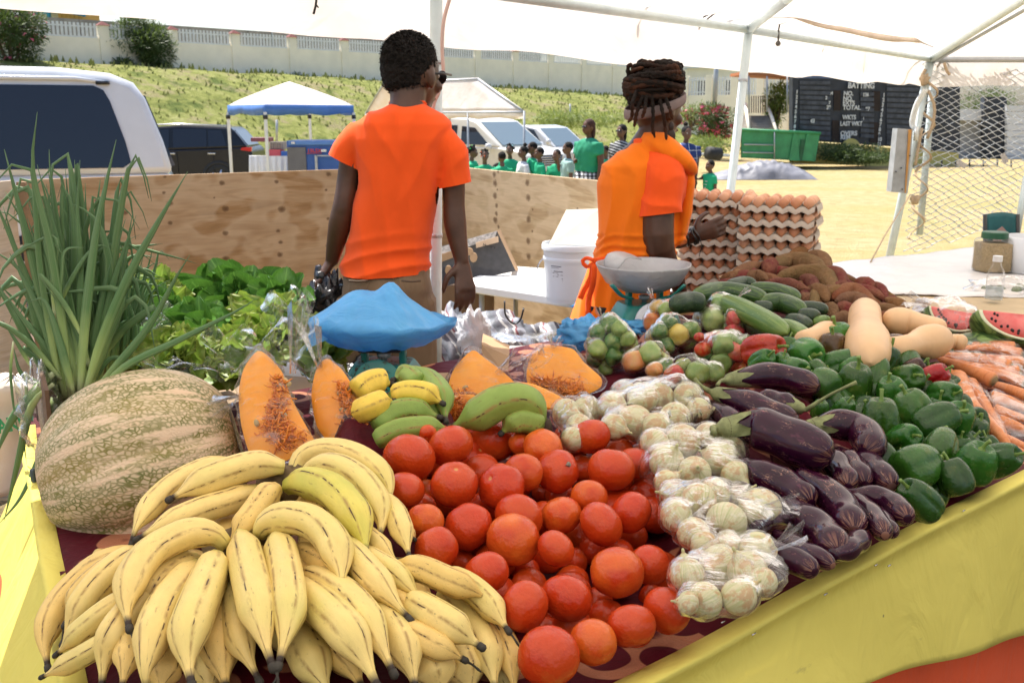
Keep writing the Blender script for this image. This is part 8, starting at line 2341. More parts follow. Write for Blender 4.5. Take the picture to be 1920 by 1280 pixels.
def tail(mb,p,d,L,w,seed=0):
 """gathered neck and flared film end"""
 r_=random.Random(seed);d=Vector(d).normalized();u,v=orth(d);P=[]
 for k in range(9):
  t=k/8;rad=w*(.35+1.1*t**1.4);row=[]
  for i in range(22):
   a=2*math.pi*i/22;q=rad*(1+.38*math.sin(a*5+seed)+.2*math.sin(a*9+t*3))
   row.append(p+d*(L*t*(1+.12*math.sin(a*3+seed)))+u*math.cos(a)*q*.9+v*math.sin(a)*q*.55)
  P.append(row)
 mb.grid(P,cu=True)
ov=[]
for k in range(4):
 mb=MB();prof=[]
 hgt_=(.95,.85,1.0,.9)[k]
 for t in np.linspace(.03,math.pi-.02,20):
  r_=math.sin(t)**.95;z=-math.cos(t)*hgt_
  if t>2.55:r_=r_*.7+.06;z+=.35*((t-2.55)/.59)**1.3
  prof.append((r_,z))
 prof.append((.10,prof[-1][1]+.10));prof.append((.06,prof[-1][1]+.12))
 mb.lathe(prof,24);me=mb.mesh('onion');me.materials.append(M['onion']);ov.append(me)
OB=[('small onion bag behind the topmost tomatoes',[(1062,775,27),(1085,800,24),(1100,770,26),(1075,822,22)],.02,[((.3,.1,1),.02,4)],None),('uppermost bag of white onions, below the bagged limes',[(1148,762,26),(1190,792,32),(1232,745,30),(1266,785,30),(1290,745,28),(1205,745,28),(1170,735,22),(1230,800,26),(1310,770,24),(1150,800,24)],.02,[((.6,-.2,.8),.03,6)],None),('second bag of white onions, right of the topmost tomatoes',[(1250,866,31),(1302,886,30),(1350,862,32),(1380,892,28),(1228,832,28),(1280,828,32),(1330,822,30),(1372,845,28),(1250,905,24)],.0,[((-.9,-.3,-.2),.02,5)],(1215,990)),('third bag of white onions with a pointed film corner',[(1268,966,29),(1262,928,26),(1310,938,32),(1362,978,37),(1425,955,38),(1300,1000,30),(1340,925,28),(1390,930,24),(1320,1020,24)],-.02,[((.9,-.1,-.05),.05,14)],(1470,945)),('lowest bag of white onions, nearest the maroon cloth',[(1288,1076,31),(1352,1062,40),(1322,1124,33),(1402,1072,36),(1420,1030,32),(1385,1118,32),(1290,1130,22),(1430,1090,26),(1365,1020,24)],-.04,[((.8,-.1,.1),.03,10)],(1478,1010))]
for bi,(lb,L,dd,pulls,tl_) in enumerate(OB):
 it=[]
 for (x,y,r) in L:
  p=heap_pt(x,y,.065,.18,.02 if bi>0 else .0);it.append(dict(px=x,py=y,rp=r,d=p.y+dd,o=0))
 relax(it,40,.93);balls=[]
 cname=['small bag','uppermost bag','second bag','third bag','lowest bag'][bi]
 rows(it,30)
 for a in it:
  s=a['r']*1.06;q=Euler((rr.uniform(-1.9,1.9),rr.uniform(-1.9,1.9),rr.uniform(0,6))).to_matrix().to_4x4()
  inst('onion',rr.choice(ov),Matrix.Translation(a['p'])@q@Matrix.Diagonal((s,s,s,1)),'white onion in the %s, %s row up, %s from the left'%(cname,ORD[a['row']],ORD[a['col']]),'onion','white onions in clear bags')
  balls.append((a['p'],a['r']));SUP.append((a['p'].x,a['p'].y,a['p'].z-a['r'],a['r']))
 cen=sum((b[0] for b in balls),Vector())/len(balls)
 mb=bagmesh(balls,cen,.004,64,40,.004,bi*3.1,pulls)
 if tl_:
  p=at(tl_[0],tl_[1],cen.y-.03);dr=p-cen;tail(mb,p-dr.normalized()*.03,dr,.05,.016,bi)
 obj('onion_bag',mb,M['film_mid' if bi==2 else 'film_bag'],label='clear plastic bag: '+lb,cat='plastic bag',group='bags of white onions')
LG=simple('small_pepper_skin',(.2,.3,.06),.3,.2,30,.1)
mo=NT('scotch_pepper_skin');M['spep']=mo.done(mo.bsdf(mo.mix(mo.ramp(mo.noise(mo.coord(),1.6,3),[(.4,.0),(.7,.35)]),mo.ocol(),(.5,.5,.15,1)),.3))
spm=MB();spm.lathe([(max(.02,math.sin(t)**.8*(1-.25*(t/math.pi)*0)),-math.cos(t)) for t in np.linspace(0,math.pi,12)],20,fn= lambda a,t:1+.13*math.cos(a*4)+.08*math.sin(a*3+t*9));spm=spm.mesh('small_pepper');spm.materials.append(M['spep'])
SB=[('left bag of small green peppers behind the onion bags',(1147,650),(56,56),[G2,(.22,.32,.05),(.16,.27,.05)],20,12),('topmost small bag of orange-green peppers by the teal scale',(1236,590),(32,30),[(.6,.16,.03),(.22,.32,.05),(.5,.3,.05)],9,11),('bag of dark green small peppers with one yellow on top',(1262,628),(56,38),[G1,G1,(.55,.40,.06),(.10,.2,.03)],17,13),('large knotted bag of pale limes and peppers on the cucumbers',(1350,596),(44,46),[(.28,.38,.12),(.13,.26,.05),(.22,.34,.08)],15,14),('bag of pale green peppers with a red one at its left',(1212,676),(46,30),[(.55,.015,.02),(.22,.34,.08),(.34,.40,.12),(.6,.22,.06)],11,13),('bag of mixed small peppers left of the red-orange bell pepper',(1355,656),(54,42),[(.16,.28,.06),(.45,.46,.12),(.50,.03,.02),G2],17,13),('flat bag of small green peppers just above the onion bags',(1260,694),(66,22),[G2,(.22,.30,.06),(.62,.25,.06)],12,12),('pale bag of small peppers tucked behind the knotted bag',(1378,618),(30,40),[(.3,.38,.15),(.5,.02,.03)],7,12),('loose bag of small peppers and two red ones below the mixed bag',(1300,700),(52,20),[(.16,.27,.05),(.5,.03,.02)],8,13)]
SBN=['left bag behind the onions','topmost small bag by the scale','dark green bag with a yellow one','knotted bag on the cucumbers','pale bag left of the mixed one','mixed bag by the red pepper','flat bag above the onions','pale bag behind the knotted one','loose bag with two red ones']
for bi,(lb,(cx,cy_),(wx,wy),cols,n,rp) in enumerate(SB):
 r_=random.Random(bi+50);p0=at(cx,cy_,float(np.interp(cy_,[560,600,650,700],[2.95,2.80,2.60,2.42])))
 s=psz(cx,cy_,p0.y);balls=[]
 for i in range(n+6):
  for _ in range(30):
   d=Vector((r_.uniform(-1,1),r_.uniform(-1,1),r_.uniform(-1,1)))
   if d.length>1:continue
   r=rp*s*r_.uniform(.9,1.25)*1.4;c=p0+Vector((d.x*(wx-rp)*s,d.y*min(wx,wy)*s*.7,d.z*(wy-rp)*s))
   if all((c-b[0]).length>(r+b[1])*.72 for b in balls):balls.append((c,r));break
 cen=sum((b[0] for b in balls),Vector())/len(balls)
 srt=sorted(range(len(balls)),key= lambda k:balls[k][0].x)
 for rank,k in enumerate(srt):
  c,r=balls[k];col=cols[k%len(cols)]
  q=Euler((r_.uniform(0,6),r_.uniform(0,6),r_.uniform(0,6))).to_matrix().to_4x4()
  tone='red' if col[0]>.4 and col[1]<.1 else ('orange' if col[0]>.4 and col[1]<.3 else ('yellow' if col[0]>.4 else 'green'))
  inst('small_pepper',spm,Matrix.Translation(c)@q@Matrix.Diagonal((r,r,r*1.0,1)),'small %s pepper, %s from left in the %s'%(tone,ORD[rank],SBN[bi]),'pepper','small peppers in clear bags',color=col)
  SUP.append((c.x,c.y,c.z-r,r))
 mb=bagmesh(balls,cen,.003,48,30,.004,bi*2.3,[((r_.uniform(-.5,.8),-.3,.9),.02,8)])
 if bi in (0,1,3):tail(mb,cen+Vector((-.02 if bi!=3 else .05,0,wy*s*.9)),(-.3 if bi!=3 else .8,-.1,.7),.035,.010,bi)
 obj('pepper_bag',mb,M['film'],label='clear plastic '+lb,cat='plastic bag',group='bags of small peppers')
mb=MB();P=[at(x,y,d) for x,y,d in ((1405,640,2.75),(1500,648,2.7),(1497,668,2.62),(1410,662,2.66))]
mb.grid([[P[0].lerp(P[1],i/10).lerp(P[3].lerp(P[2],i/10),j/4)+Vector((0,0,.006*nz((i,j,0),.9))) for i in range(11)] for j in range(5)])
obj('film_scrap',mb,M['film_milky'],label='flat scrap of cloudy film between the cucumbers and the bell peppers',cat='plastic film')
for i,(x,y,r,c) in enumerate(((1311,632,9,RD),(1345,692,12,RO),(1385,690,14,(.5,.06,.02)),(1398,658,12,RD),(1318,655,14,RO))):
 p=at(x,y,2.55);s=r*psz(x,y,2.55)
 inst('small_pepper',spm,Matrix.Translation(p)@Matrix.Diagonal((s,s,s,1)),'loose small red pepper among the pepper bags, %s from the left'%ORD[[1311,1318,1345,1385,1398].index(x)],'pepper','loose small red peppers',color=c);SUP.append((p.x,p.y,p.z-s,s))
# ---- pumpkin pieces in bags
def wedge(name,outline,d,thick,lb,pulp=None,rind=True,tilt=0,bagpad=.012,tl_=None,dslope=0):
 """flesh face outline in photo pixels at distance d (+ dslope per pixel of height), rind body behind it"""
 root=empty('pumpkin_piece',at(outline[0][0],outline[0][1],d),lb,'pumpkin piece','pumpkin pieces in clear bags')
 cx=sum(p[0] for p in outline)/len(outline);cy_=sum(p[1] for p in outline)/len(outline)
 D= lambda x,y:d+(cy_-y)*dslope
 sp2=spline([tuple(map(float,p)) for p in outline]+[tuple(map(float,outline[0]))],36)[:-1] if False else None
 pts=[]
 n=len(outline)
 for i in range(n):
  a,b=outline[i],outline[(i+1)%n]
  for k in range(4):pts.append((lerp(a[0],b[0],k/4),lerp(a[1],b[1],k/4)))
 m=len(pts)
 for _ in range(2):pts=[((pts[i-1][0]+2*pts[i][0]+pts[(i+1)%m][0])/4,(pts[i-1][1]+2*pts[i][1]+pts[(i+1)%m][1])/4) for i in range(m)]
 P=[]
 for f,e in ((0.0,0),(.5,0),(.85,0),(1,.004),(1.0,thick*.55),(.92,thick*.8),(.6,thick),(0,thick*1.05)):
  P.append([at(lerp(cx,x,f),lerp(cy_,y,f),D(lerp(cx,x,f),lerp(cy_,y,f))+e+(.003*nz((x,y,0),.03)*f if e==0 else 0)) for x,y in pts])
 mb=MB();mb.grid(P[:5],cu=True);obj('flesh',mb,M['pumpkin_flesh'],root,sharp=50)
 mb=MB();mb.grid(P[4:],cu=True);obj('rind',mb,M['pumpkin_rind'],root)
 if pulp:
  mb=MB();r_=random.Random(len(lb));pc_=[tuple(map(float,q)) for q in pulp]
  for i in range(420):
   k=r_.randrange(len(pc_)-1);t=r_.random();x=lerp(pc_[k][0],pc_[k+1][0],t);y=lerp(pc_[k][1],pc_[k+1][1],t);w=pc_[k][2]
   x+=r_.gauss(0,w*.42);y+=r_.gauss(0,w*.35);b0=at(x,y,D(x,y)-r_.uniform(.0,.012));s=psz(x,y,d)
   v=Vector((r_.gauss(0,1),-abs(r_.gauss(0,.3)),r_.gauss(0,1))).normalized()*s*r_.uniform(6,15)
   mb.tube(spline([b0,b0+v*.5+Vector((0,-.004,0)),b0+v+Vector((r_.gauss(0,.004),0,r_.gauss(0,.004)))],5),[.0013,.0017,.0016,.0014,.0008],4)
  obj('pulp_strands',mb,M['pumpkin_pulp'],root,kind='stuff')
  mb=MB()
  for i in range(5):
   k=r_.randrange(len(pc_)-1);x,y=pc_[k][0]+r_.gauss(0,12),pc_[k][1]+r_.gauss(0,12);mb.sph(at(x,y,D(x,y)-.008),(.008,.003,.005),8,6,rotmat(0,r_.uniform(0,3),0))
  obj('seeds',mb,M['seed'],root,kind='stuff')
 P=[]
 for f,e in ((.02,-.020),(.5,-.018),(.85,-.014),(1.05,-.006),(1.10,thick*.5),(1.05,thick+.01),(.5,thick+.02)):
  P.append([at(lerp(cx,x,f)+3*f*math.sin(x*.12+y*.2),lerp(cy_,y,f)+3*f*math.sin(y*.15),D(lerp(cx,x,f),lerp(cy_,y,f))+e+.006*f*nz((x*.06,y*.06,f*4),1)) for x,y in pts])
 mb=MB();mb.grid(P,cu=True,cap0=True)
 if tl_:
  for (x0,y0,x1,y1,L_,w_) in tl_:
   p=at(x0,y0,D(x0,y0)-.0);q=at(x1,y1,D(x0,y0));tail(mb,p,q-p,L_,w_,x0)
 obj('pumpkin_bag',mb,M['film'],label='clear bag round '+lb,cat='plastic bag',group='clear bags round the pumpkin pieces')
wedge('w1',[(484,652),(512,675),(532,700),(545,745),(575,800),(598,838),(560,850),(530,868),(470,862),(452,800),(446,740),(455,690)],1.80,.12,'tall orange pumpkin wedge with stringy pulp nearest the whole pumpkin',[(528,705,14),(520,760,30),(515,800,36),(545,830,40)],tl_=[(452,742,415,760,.06,.022),(548,700,562,560,.13,.022)],dslope=.0006)
wedge('w2',[(612,668),(640,690),(660,720),(690,775),(715,830),(690,850),(620,835),(592,800),(582,740),(592,690)],1.88,.12,'second orange pumpkin wedge left of the golden bananas',[(640,720,12),(655,760,22),(672,800,26),(690,830,22)],tl_=[(600,690,575,600,.09,.022)],dslope=.0006)
wedge('w3',[(886,652),(905,668),(935,690),(965,715),(975,740),(930,752),(880,758),(850,745),(838,728),(850,690)],2.24,.12,'blocky pumpkin piece with dark stringy hollow in the middle of the display',[(850,742,20),(868,752,20),(862,760,18)],tl_=[(930,700,955,680,.07,.02)],dslope=.0008)
wedge('w3b',[(842,742),(880,738),(905,745),(912,762),(885,785),(852,795),(838,770)],2.10,.10,'cut end of a pumpkin piece above the green bananas',[(850,758,16),(862,770,16)])
wedge('w4',[(1020,645),(1060,650),(1078,655),(1095,680),(1130,708),(1128,728),(1075,750),(1040,748),(1000,735),(985,712),(992,670)],2.34,.12,'broad pumpkin piece with furrowed pulp before the blue bag',[(1060,735,18),(1085,728,14),(1000,712,12)],tl_=[(1035,652,1040,638,.03,.02)],dslope=.0008)
wedge('w5',[(960,715),(1000,718),(1050,742),(1075,760),(1040,770),(990,760),(955,745)],2.18,.08,'low pumpkin piece in front of the broad one',None,dslope=.0008)
def melon(cx,cy_,rx,ry,d,lb,bagged,rot,group='cut watermelon pieces'):
 root=empty('watermelon_piece',at(cx,cy_+ry,d),lb,'watermelon',group)
 s=psz(cx,cy_,d);Mx=rotmat(R(-35),R(rot),0)
 C=at(cx,cy_-ry*.5,d)
 def ringp(f,z,n=30):return [C+Mx@Vector((math.cos(a)*rx*s*f,z,math.sin(a)*ry*1.25*s*f)) for a in np.linspace(math.pi,2*math.pi,n)]
 for nm,f0,f1,mt in (('flesh',.01,.88,'melon_flesh'),('white_rind',.88,.96,'melon_white')):
  mb=MB();mb.grid([ringp(f0,-.0),ringp((f0+f1)/2,-.001),ringp(f1,0)]);
  top=[ringp(f1,z) for z in np.linspace(0,.10,5)];obj(nm,mb,M[mt],root,solid=.002)
 mb=MB();P=[]
 for k in range(9):
  t=k/8;f=1.0*math.cos(t*1.35);P.append([C+Mx@Vector((math.cos(a)*rx*s*(.96 if k==0 else 1)*(f if k else 1),.16*math.sin(t*1.35),math.sin(a)*ry*1.25*s*(.96 if k==0 else 1)*(f if k else 1))) for a in np.linspace(math.pi,2*math.pi,30)])
 mb.grid(P,flip=True);obj('green_rind',mb,M['melon_rind'],root,solid=.003)
 mb=MB();a0=C+Mx@Vector((-rx*s*.96,0,0));a1=C+Mx@Vector((rx*s*.96,0,0));mb.quad(a0,a1,a1+Mx@Vector((-.03,.13,0)),a0+Mx@Vector((.03,.13,0)));obj('cut_face',mb,M['melon_flesh'],root,smooth=False)
 r_=random.Random(int(cx));mb=MB()
 for i in range(22):
  a=r_.uniform(math.pi*1.05,math.pi*1.95);f=r_.uniform(.6,.78);mb.sph(C+Mx@Vector((math.cos(a)*rx*s*f,-.002,math.sin(a)*ry*1.25*s*f)),(.004,.002,.006),6,5)
 obj('seeds',mb,M['melon_seed'],root)
 if bagged:
  mb=MB();crumple(mb,C+Vector((0,.05,-.04)),(rx*s*1.12,.13,ry*1.2*s),44,24,.22,2.3,int(cx));tail(mb,C+Vector((-rx*s*1.0,0,.02)),(-1,-.1,.25),.07,.025,3)
  obj('melon_bag',mb,M['film_milky'],label='cloudy plastic bag round the '+lb,cat='plastic bag')
melon(1790,600,52,36,2.95,'bagged watermelon wedge left of the larger cut one',True,10)
melon(1922,612,92,44,2.75,'big cut watermelon with red seeded flesh at the right edge',False,6)
mb=MB();mb.sph(at(1835,655,2.75),(.09,.07,.05),24,16);obj('melon',mb,M['melon_rind'],label='yellow-green striped melon under the watermelons beside the carrots',cat='melon')
# ---- carrots in bags
crprof= lambda t:(1-.62*t)*min(1,(t*30+.35))*(1 if t<.96 else .6)
CR=[('long back bag of carrots',[([(1905,650),(1860,645),(1822,645)],20),([(1920,665),(1850,652),(1790,655)],24),([(1925,682),(1840,672),(1760,668)],26),([(1915,700),(1840,690),(1780,676)],28)]),('middle bag of carrots with dark crowns',[([(1900,690,-.02),(1830,672,-.02),(1738,665)],30),([(1868,716,-.02),(1815,692,-.02),(1760,672)],32),([(1925,720),(1870,700),(1800,690)],26),([(1930,745),(1890,728),(1850,715)],26)]),('front bag of big slanting carrots',[([(1790,705,-.04),(1820,760,-.05),(1860,800,-.05),(1892,838,-.03)],42),([(1775,700,-.02),(1795,740,-.03),(1830,790,-.02),(1868,832,-.01)],34),([(1815,715,.0),(1850,765,.0),(1885,815,.0)],30)]),('right-hand bag cut by the photo edge',[([(1855,745,-.01),(1890,752,-.01),(1935,770)],30),([(1860,768),(1900,780),(1940,790)],28),([(1870,790),(1905,800),(1940,815)],30),([(1875,822),(1900,830),(1940,845)],28),([(1900,845),(1920,852),(1945,860)],24)])]
dC= lambda x,y:float(np.interp(y,[640,700,760,850],[2.72,2.52,2.34,2.12]))
for bi,(lb,L) in enumerate(CR):
 balls=[]
 for ci,(pts,w) in enumerate(L):
  P=[at(q[0],q[1],dC(q[0],q[1])+(q[2] if len(q)>2 else 0)) for q in pts];sp_=spline(P,18);R0=w/2*psz(pts[0][0],pts[0][1],P[0].y)
  rad=[R0*crprof(i/17) for i in range(18)];mb=MB();mb.tube(sp_,rad,14)
  obj('carrot',mb,M['carrot'],label='orange carrot, %s from the top in the %s'%(ORD[ci],lb),cat='carrot',group='carrots in clear bags')
  mb=MB()
  for i in range(0,18,3):balls.append((sp_[i],rad[i]));SUP.append((sp_[i].x,sp_[i].y,sp_[i].z-rad[i],rad[i]))
 cen=sum((b[0] for b in balls),Vector())/len(balls)
 mb=bagmesh(balls,cen,.006,56,32,.008,bi*5.3)
 if bi==2:tail(mb,at(1893,838,dC(1893,838)-.03),(.5,0,-.8),.04,.012,4)
 obj('carrot_bag',mb,M['film_thin'],label='clear plastic '+lb,cat='plastic bag',group='bags of carrots')
# ---- lettuces and dark greens
def leafmesh(mb,base,direc,up,L,W,curl,ruffle,seed,nu=9,nv=9):
 r_=random.Random(seed);d=Vector(direc).normalized();n=(Vector(up)-d*Vector(up).dot(d)).normalized();s=d.cross(n);P=[]
 ph=r_.uniform(0,6)
 for j in range(nv):
  t=j/(nv-1);wid=W*(math.sin(math.pi*min(1,t*.80+.14))**.75);ang=curl*t*t
  c=Vector(base)+d*(L*(t-.3*abs(curl)*t**3*.3))-n*(L*curl*.45*t*t)
  row=[]
  for i in range(nu):
   u=i/(nu-1)*2-1
   z=.22*W*u*u+ruffle*W*abs(u)**1.5*(math.sin(t*15+u*4+ph)+.6*math.sin(t*27+ph*2))*(1 if abs(u)>.3 else .3)
   row.append(c+s*wid*u*(1+ruffle*.4*math.sin(t*19+ph))+n*z+d*ruffle*L*.15*math.sin(u*7+ph)*t)
  P.append(row)
 mb.grid(P)
def greens(name,lb,leaves,mat,ruffle,L,W,seed,per=1):
 root=empty(name,at(leaves[0][0],leaves[0][1]+20,leaves[0][2]+.05),lb,'lettuce' if ruffle>.1 else 'leafy greens')
 r_=random.Random(seed)
 for (x,y,d,ax_,ay) in leaves:
  p=at(x,y,d);dr=Vector((ax_+r_.gauss(0,.25),-.5+r_.gauss(0,.3),ay+r_.gauss(0,.25))).normalized()
  l=L*r_.uniform(.8,1.2);up=Vector((r_.gauss(0,.3),-.9,.7+r_.gauss(0,.3)))
  mb=MB();leafmesh(mb,p-dr*l*.5,dr,up,l,W*r_.uniform(.85,1.15),r_.uniform(.1,.9),ruffle,r_.random()*100,13 if ruffle>.1 else 9,13 if ruffle>.1 else 9)
  obj('leaf',mb,mat,root)
 return root
def scatter(cx,cy_,wx,wy,d,n,seed,ddy=-.0015):
 r_=random.Random(seed);out=[]
 for i in range(n):
  for _ in range(20):
   a,b=r_.uniform(-1,1),r_.uniform(-1,1)
   if a*a+b*b<1:break
  x,y=cx+a*wx,cy_+b*wy;out.append((x,y,d+(y-cy_)*ddy+.05*(a*a+b*b)+r_.uniform(-.03,.03),a*.9,.4-b*.7))
 out.sort(key= lambda q:-q[2]);return out
greens('lettuce','curly green lettuce with browned edges behind the spring onions',scatter(283,560,46,38,2.75,36,1),M['lettuce'],.24,.11,.042,1)
greens('lettuce','curly light green lettuce above the pumpkin, left of the plastic bags',scatter(325,668,58,30,2.25,40,2),M['lettuce'],.24,.10,.038,2)
greens('lettuce','light green lettuce in the middle just behind the bagged pumpkin',scatter(495,618,70,36,2.55,54,3),M['lettuce'],.22,.12,.046,3)
greens('lettuce','green lettuce at the right end beside the blue scale',scatter(598,648,32,34,2.42,26,4),M['lettuce'],.22,.10,.04,4)
greens('lettuce','lettuce inside the clear plastic bag behind the pumpkin',scatter(440,668,55,38,2.38,34,5),M['lettuce'],.22,.11,.042,5)
greens('leafy_greens','heap of broad dark green leaves at the back of the salad corner',scatter(435,562,100,34,2.95,80,6),M['chard'],.07,.14,.055,6)
greens('leafy_greens','broad dark green leaves reaching right towards the white plastic',scatter(528,562,46,26,2.85,36,7),M['chard'],.08,.11,.042,7)
greens('leafy_greens','dark rounded leaves in front, between the two lettuces',scatter(372,622,44,38,2.5,32,8),M['chard'],.06,.115,.048,8)
greens('leafy_greens','small dark leaves tucked beneath the curly lettuce by the spring onions',scatter(300,610,45,40,2.6,20,9),M['chard'],.06,.12,.045,9)
def film_sheet(pts,d,amp,lb,mat='film',seed=0,n=26):
 P=[];q=[Vector(at(*p,d+e)) for p,e in pts]
 for j in range(n+1):
  r=[]
  for i in range(n+1):
   u,v=i/n,j/n;p=q[0].lerp(q[1],u).lerp(q[3].lerp(q[2],u),v)
   p=p+Vector((.3,-1,.4))*(amp*(abs(nz((u*3+seed,v*3,0),1.1))*1.6+.3*nz((u*9,v*9,seed),1)))+Vector((amp*.5*math.sin(v*9+seed),0,amp*.6*math.sin(u*8+seed)))
   r.append(p)
  P.append(r)
 mb=MB();mb.grid(P);obj('film_bag',mb,M[mat],label=lb,cat='plastic bag')
film_sheet([((392,620),.03),((470,622),0),((520,700),-.05),((375,705),-.05)],2.28,.03,'open clear bag edge folded over the front lettuce',seed=2)
film_sheet([((500,560),.05),((570,565),0),((610,700),-.05),((470,700),-.02)],2.12,.035,'tall twisted clear film standing between the lettuces and the pumpkin wedges',seed=5)
film_sheet([((262,600),.0),((318,570),0),((312,622),-.03),((258,628),-.02)],2.35,.02,'clear film caught between the dark leaves and the curly lettuce',seed=8)
film_sheet([((545,545),.1),((580,540),.1),((582,625),.0),((550,600),.0)],2.7,.03,'clear film at the right end of the dark leaves',seed=11)
film_sheet([((270,670),.0),((330,680),0),((420,700),-.03),((265,705),-.02)],2.1,.02,'clear film lying under the curly lettuce above the pumpkin',seed=14)
film_sheet([((985,650),.0),((1030,640),0),((1010,700),-.03),((965,700),-.02)],2.3,.03,'loose film between the two middle pumpkin pieces',seed=17)
# ---- spring onions / leeks
LKS=1.08
bd_=empty('leek_bundle',at(130,740,2.1),'big bundle of long blue-green leeks standing at the left and spilling over','leeks')
def leekleaf(root,pts,w,d0,seed,nm='leaf',flat=.42,kink=0):
 r_=random.Random(seed);P=[at(q[0],q[1],d0+(q[2] if len(q)>2 else 0)) for q in pts];n=16
 sp_=spline(P,n);s=psz(pts[0][0],pts[0][1],d0)
 rad=[(w/2*s*(.55+.45*sm(0,.25,i/(n-1)))*max(.05,1-max(0,(i/(n-1)-.35)/.65)**1.6),w/2*s*flat*max(.05,1-(i/(n-1))**2)) for i in range(n)]
 mb=MB();mb.tube(sp_,rad,8,up=Vector((r_.uniform(-.5,.5),-1,.1)));return obj(nm,mb,M['leek'],root)
LK=[([(128,745),(95,620),(60,480),(8,280)],19,.0),([(118,740),(80,600),(30,470),(-25,340)],18,.02),([(132,745),(118,620),(96,470),(62,320),(52,200)][:4]+[(70,210)],15,-.05),([(135,745),(128,600),(112,450),(92,300),(92,280)],17,.0),([(150,740),(160,600),(178,450),(200,340),(218,262)],20,-.06),([(158,742),(190,640),(240,520),(300,410),(352,322)],17,-.07),([(165,750),(215,690),(280,610),(330,520),(356,478)],14,-.08),([(170,760),(230,690),(330,640),(440,585),(480,560)],13,-.10),([(140,740),(140,600),(140,440),(130,370),(115,345),(108,372)],20,.0),([(148,745),(150,620),(150,480),(145,400),(150,300),(157,330)][:5],14,-.02),([(110,740),(60,650),(10,560),(-30,500)],16,.03),([(120,745),(90,660),(45,600),(5,545)],14,.0),([(100,700),(60,740),(20,790),(-10,860)],18,-.03),([(105,705),(80,720),(40,700),(25,650)],12,.02),([(60,690),(30,640),(5,600)],10,.0),([(100,720),(60,760),(35,860),(8,975)],13,-.06),([(95,800),(75,850),(40,930),(-5,985)],9,-.10),([(48,700),(50,760),(46,830),(50,870)],7,-.03),([(25,640),(20,700),(28,780),(38,820)],7,-.03),([(150,745),(176,640),(205,520),(190,430),(160,395),(130,380)],20,-.0),([(148,742),(135,640),(115,540),(90,440),(60,395)],18,.03),([(142,742),(120,650),(80,560),(20,490),(-20,470)],17,.03),([(160,745),(200,640),(230,560),(215,540),(150,545),(82,550)],14,-.03),([(155,742),(150,560),(160,430),(190,370),(280,400),(365,492)][:4]+[(230,385),(262,430)],12,.04),([(130,742),(140,540),(190,470),(235,455),(290,495),(300,492)][:5],13,.04),([(120,742),(110,560),(140,490),(130,470),(78,478)],12,.05),([(138,740),(130,560),(110,420),(75,330)],15,.06),([(128,740),(100,580),(55,440),(10,360)],16,.06),([(118,742),(85,560),(40,420),(-10,395)],16,.07),([(160,740),(175,560),(150,440),(140,330),(140,300)],12,.07),([(165,740),(195,600),(190,470),(175,400)],18,.05)]
r5=random.Random(15)
for i in range(110):
 a=r5.uniform(-1,1);x0=140+r5.uniform(-28,40);top=r5.uniform(300,560);x1=x0+a*110-20
 LK.append(([(x0,745),(x0+(x1-x0)*.25,660),(x0+(x1-x0)*.6,(660+top)/2),(x1+r5.uniform(-15,15),top)]+([(x1+a*50-10,top+r5.uniform(-10,45)),(x1+a*75-14,top+r5.uniform(50,110))] if i%5<2 else []),r5.uniform(11,20),r5.uniform(-.02,.16)))
for i in range(26):
 x0=140+r5.uniform(-40,50);y0=r5.uniform(560,740);a=r5.uniform(-2.6,-.5);l=r5.uniform(120,240)
 x1,y1=x0+math.cos(a)*l*.6,y0+math.sin(a)*l*.8;k_=r5.choice((-1,1));LK.append(([(x0,y0),((x0+x1)/2,(y0+y1)/2-14),(x1,y1),(x1+k_*r5.uniform(20,70),y1+r5.uniform(-10,60))],r5.uniform(8,15),r5.uniform(-.06,.1)))
for i,(pts,w,dd) in enumerate(LK):leekleaf(bd_,pts,w*LKS,2.05+dd,i)
mb=MB()
for k in range(9):
 x=100+k*11;mb2=MB();p=[at(x+4,745,2.08+.02*(k%3)),at(x+10*math.sin(k),790,2.06),at(x+8,850,2.02)];mb2.tube(spline(p,8),.0105,9);obj('stalk',mb2,M['leek'],bd_)
s2_=empty('spring_onion_bundle',at(220,680,2.3),'dense bundle of slim spring onions standing between the leeks and the lettuces','spring onions')
for i in range(70):
 x0=r5.uniform(175,258);y1=r5.uniform(455,560);x1=x0+r5.uniform(-15,45)
 pts=[(x0-10,705),(x0,620),(x1-5,y1+40),(x1+5,y1)]
 if i%3==0:pts+=[(x1+r5.uniform(10,45),y1-r5.uniform(-20,20))]
 leekleaf(s2_,pts,r5.uniform(6,11),2.28+r5.uniform(0,.12),500+i,flat=.8)
for i,pts in enumerate(([(190,560),(220,470),(250,520),(265,512)],[(165,455),(230,458),(320,480),(372,495)],[(200,470),(260,462),(305,457)],[(215,505),(250,480),(290,482)],[(230,520),(270,505),(300,520)])):
 leekleaf(s2_,pts,7,2.3,700+i,flat=.8)
mb=MB();P=[at(52,640,2.42),at(75,910,1.98),at(62,910,1.98),at(44,640,2.42)]
p0,p1=C0+Lv*1.22+U*.02,C0+Lv*1.80+U*.02
mb.prism([p0,p1,p1+Vector((0,0,.22)),p0+Vector((0,0,.22))],U*.008);q0,q1=p1,p1+U*.5
mb.prism([q0,q1,q1+Vector((0,0,.16)),q0+Vector((0,0,.16))],Vector((-.0,-.008,0)))
obj('carton',mb,simple('brown_box_side',(.13,.075,.045),.85,.2,20),label='dark brown carton side holding the leeks upright at the left',cat='carton',smooth=False)
mb=MB();crumple(mb,at(80,775,2.0),(.04,.06,.09),24,20,.4,2.5,51);obj('film_bag',mb,M['film'],label='clear film bag poking out beside the leeks at the left edge of the pumpkin',cat='plastic bag')
mb=MB();c=C0+Lv*1.32+Vector((0,0,.012))-U*.01
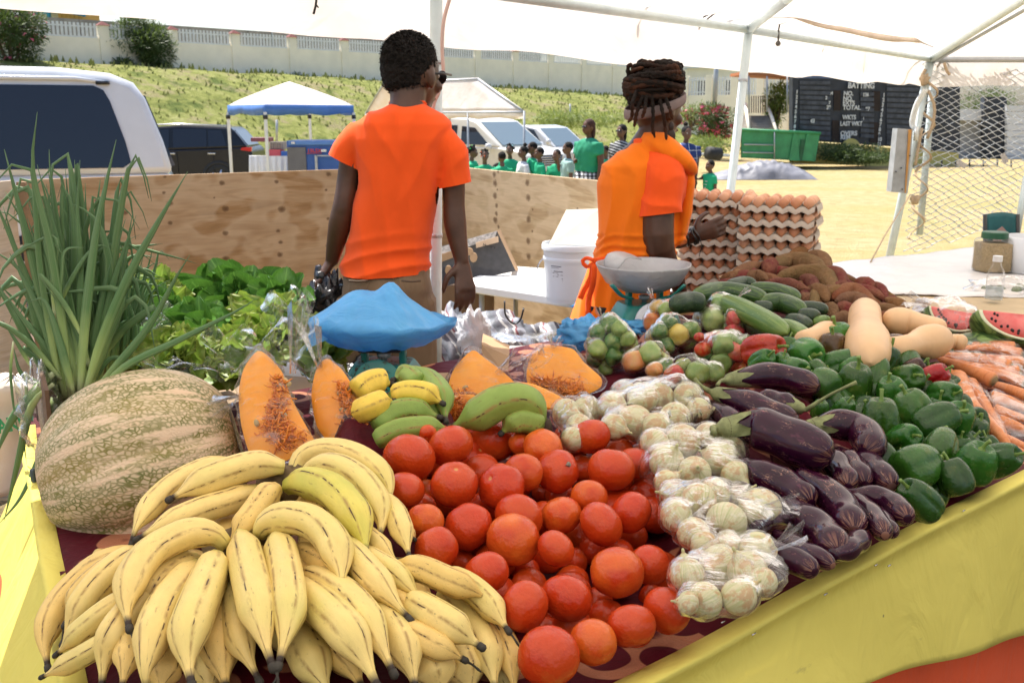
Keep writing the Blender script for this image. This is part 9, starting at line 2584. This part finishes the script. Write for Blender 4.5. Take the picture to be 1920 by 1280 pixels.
mb.box(c,(.012,.02,.05),rotmat(0,0,R(-28)));obj('spring_clip',mb,simple('dark_clip',(.05,.07,.08),.4),label='small dark clip holding the yellow cloth at the left edge',cat='clip',bevel=.003)
for i,(x,y) in enumerate(((1352,1167),(1410,1190),(1545,1115),(1640,1060),(1665,1061),(1805,958))):
 mb=MB();p=onz(x,y,ZT+.012);mb.tube([p,p+U*.009],.0012,5);obj('staple',mb,M['chrome'],label='small steel staple on the table edge, %s from the front'%ORD[i],cat='staple',group='staples along the table edge')
# -------------------------- maroon cloth: flat at the edges, mounded over what the heaps rest on
S_=np.array(SUP)
def cloth_z(x,y):
 d2=(S_[:,0]-x)**2+(S_[:,1]-y)**2
 w=np.exp(-d2/(2*.035**2));W=w.sum()
 if W<1e-4:return ZT
 near_=d2<.07**2
 if not near_.any():
  lo=(w*S_[:,2]).sum()/W
 else:lo=min((w*S_[:,2]).sum()/W,np.percentile(S_[near_,2],12))
 k=min(1,W/.9)
 sd_=sdist((x,y));ed=sm(.03,.16,sd_);l_=(Vector((x,y,0))-Vector((C0.x,C0.y,0)));le=l_.dot(Vector((.883,.469,0)));ed*=sm(.03,.16,le)
 return ZT+max(0,lo-.012-ZT)*k*ed
mb=MB();P=[]
H,Wd=100,170
Z=np.zeros((H+1,Wd+1));XY={}
for j in range(H+1):
 for i in range(Wd+1):
  b=C0+U*(3.85*i/Wd);t=j/H
  v=Lv.lerp(Nn,sm(0,.45,i/Wd)) if False else Lv
  lim=1.62 if i/Wd*3.85>.35 else 1.93
  p=b+Lv*(lim*t)
  XY[i,j]=(p.x,p.y);Z[j,i]=cloth_z(p.x,p.y)
for _ in range(2):
 Z[1:-1,1:-1]=np.minimum((Z[1:-1,1:-1]*2+Z[:-2,1:-1]+Z[2:,1:-1]+Z[1:-1,:-2]+Z[1:-1,2:])/6,Z[1:-1,1:-1]+.01)
for j in range(H+1):
 P.append([(XY[i,j][0],XY[i,j][1],Z[j,i]+.003+.0022*nz((XY[i,j][0],XY[i,j][1],0),9)) for i in range(Wd+1)])
mb.grid(P)
obj('tablecloth',mb,M['maroon'],label='maroon damask tablecloth with copper rings under all the produce',cat='cloth')
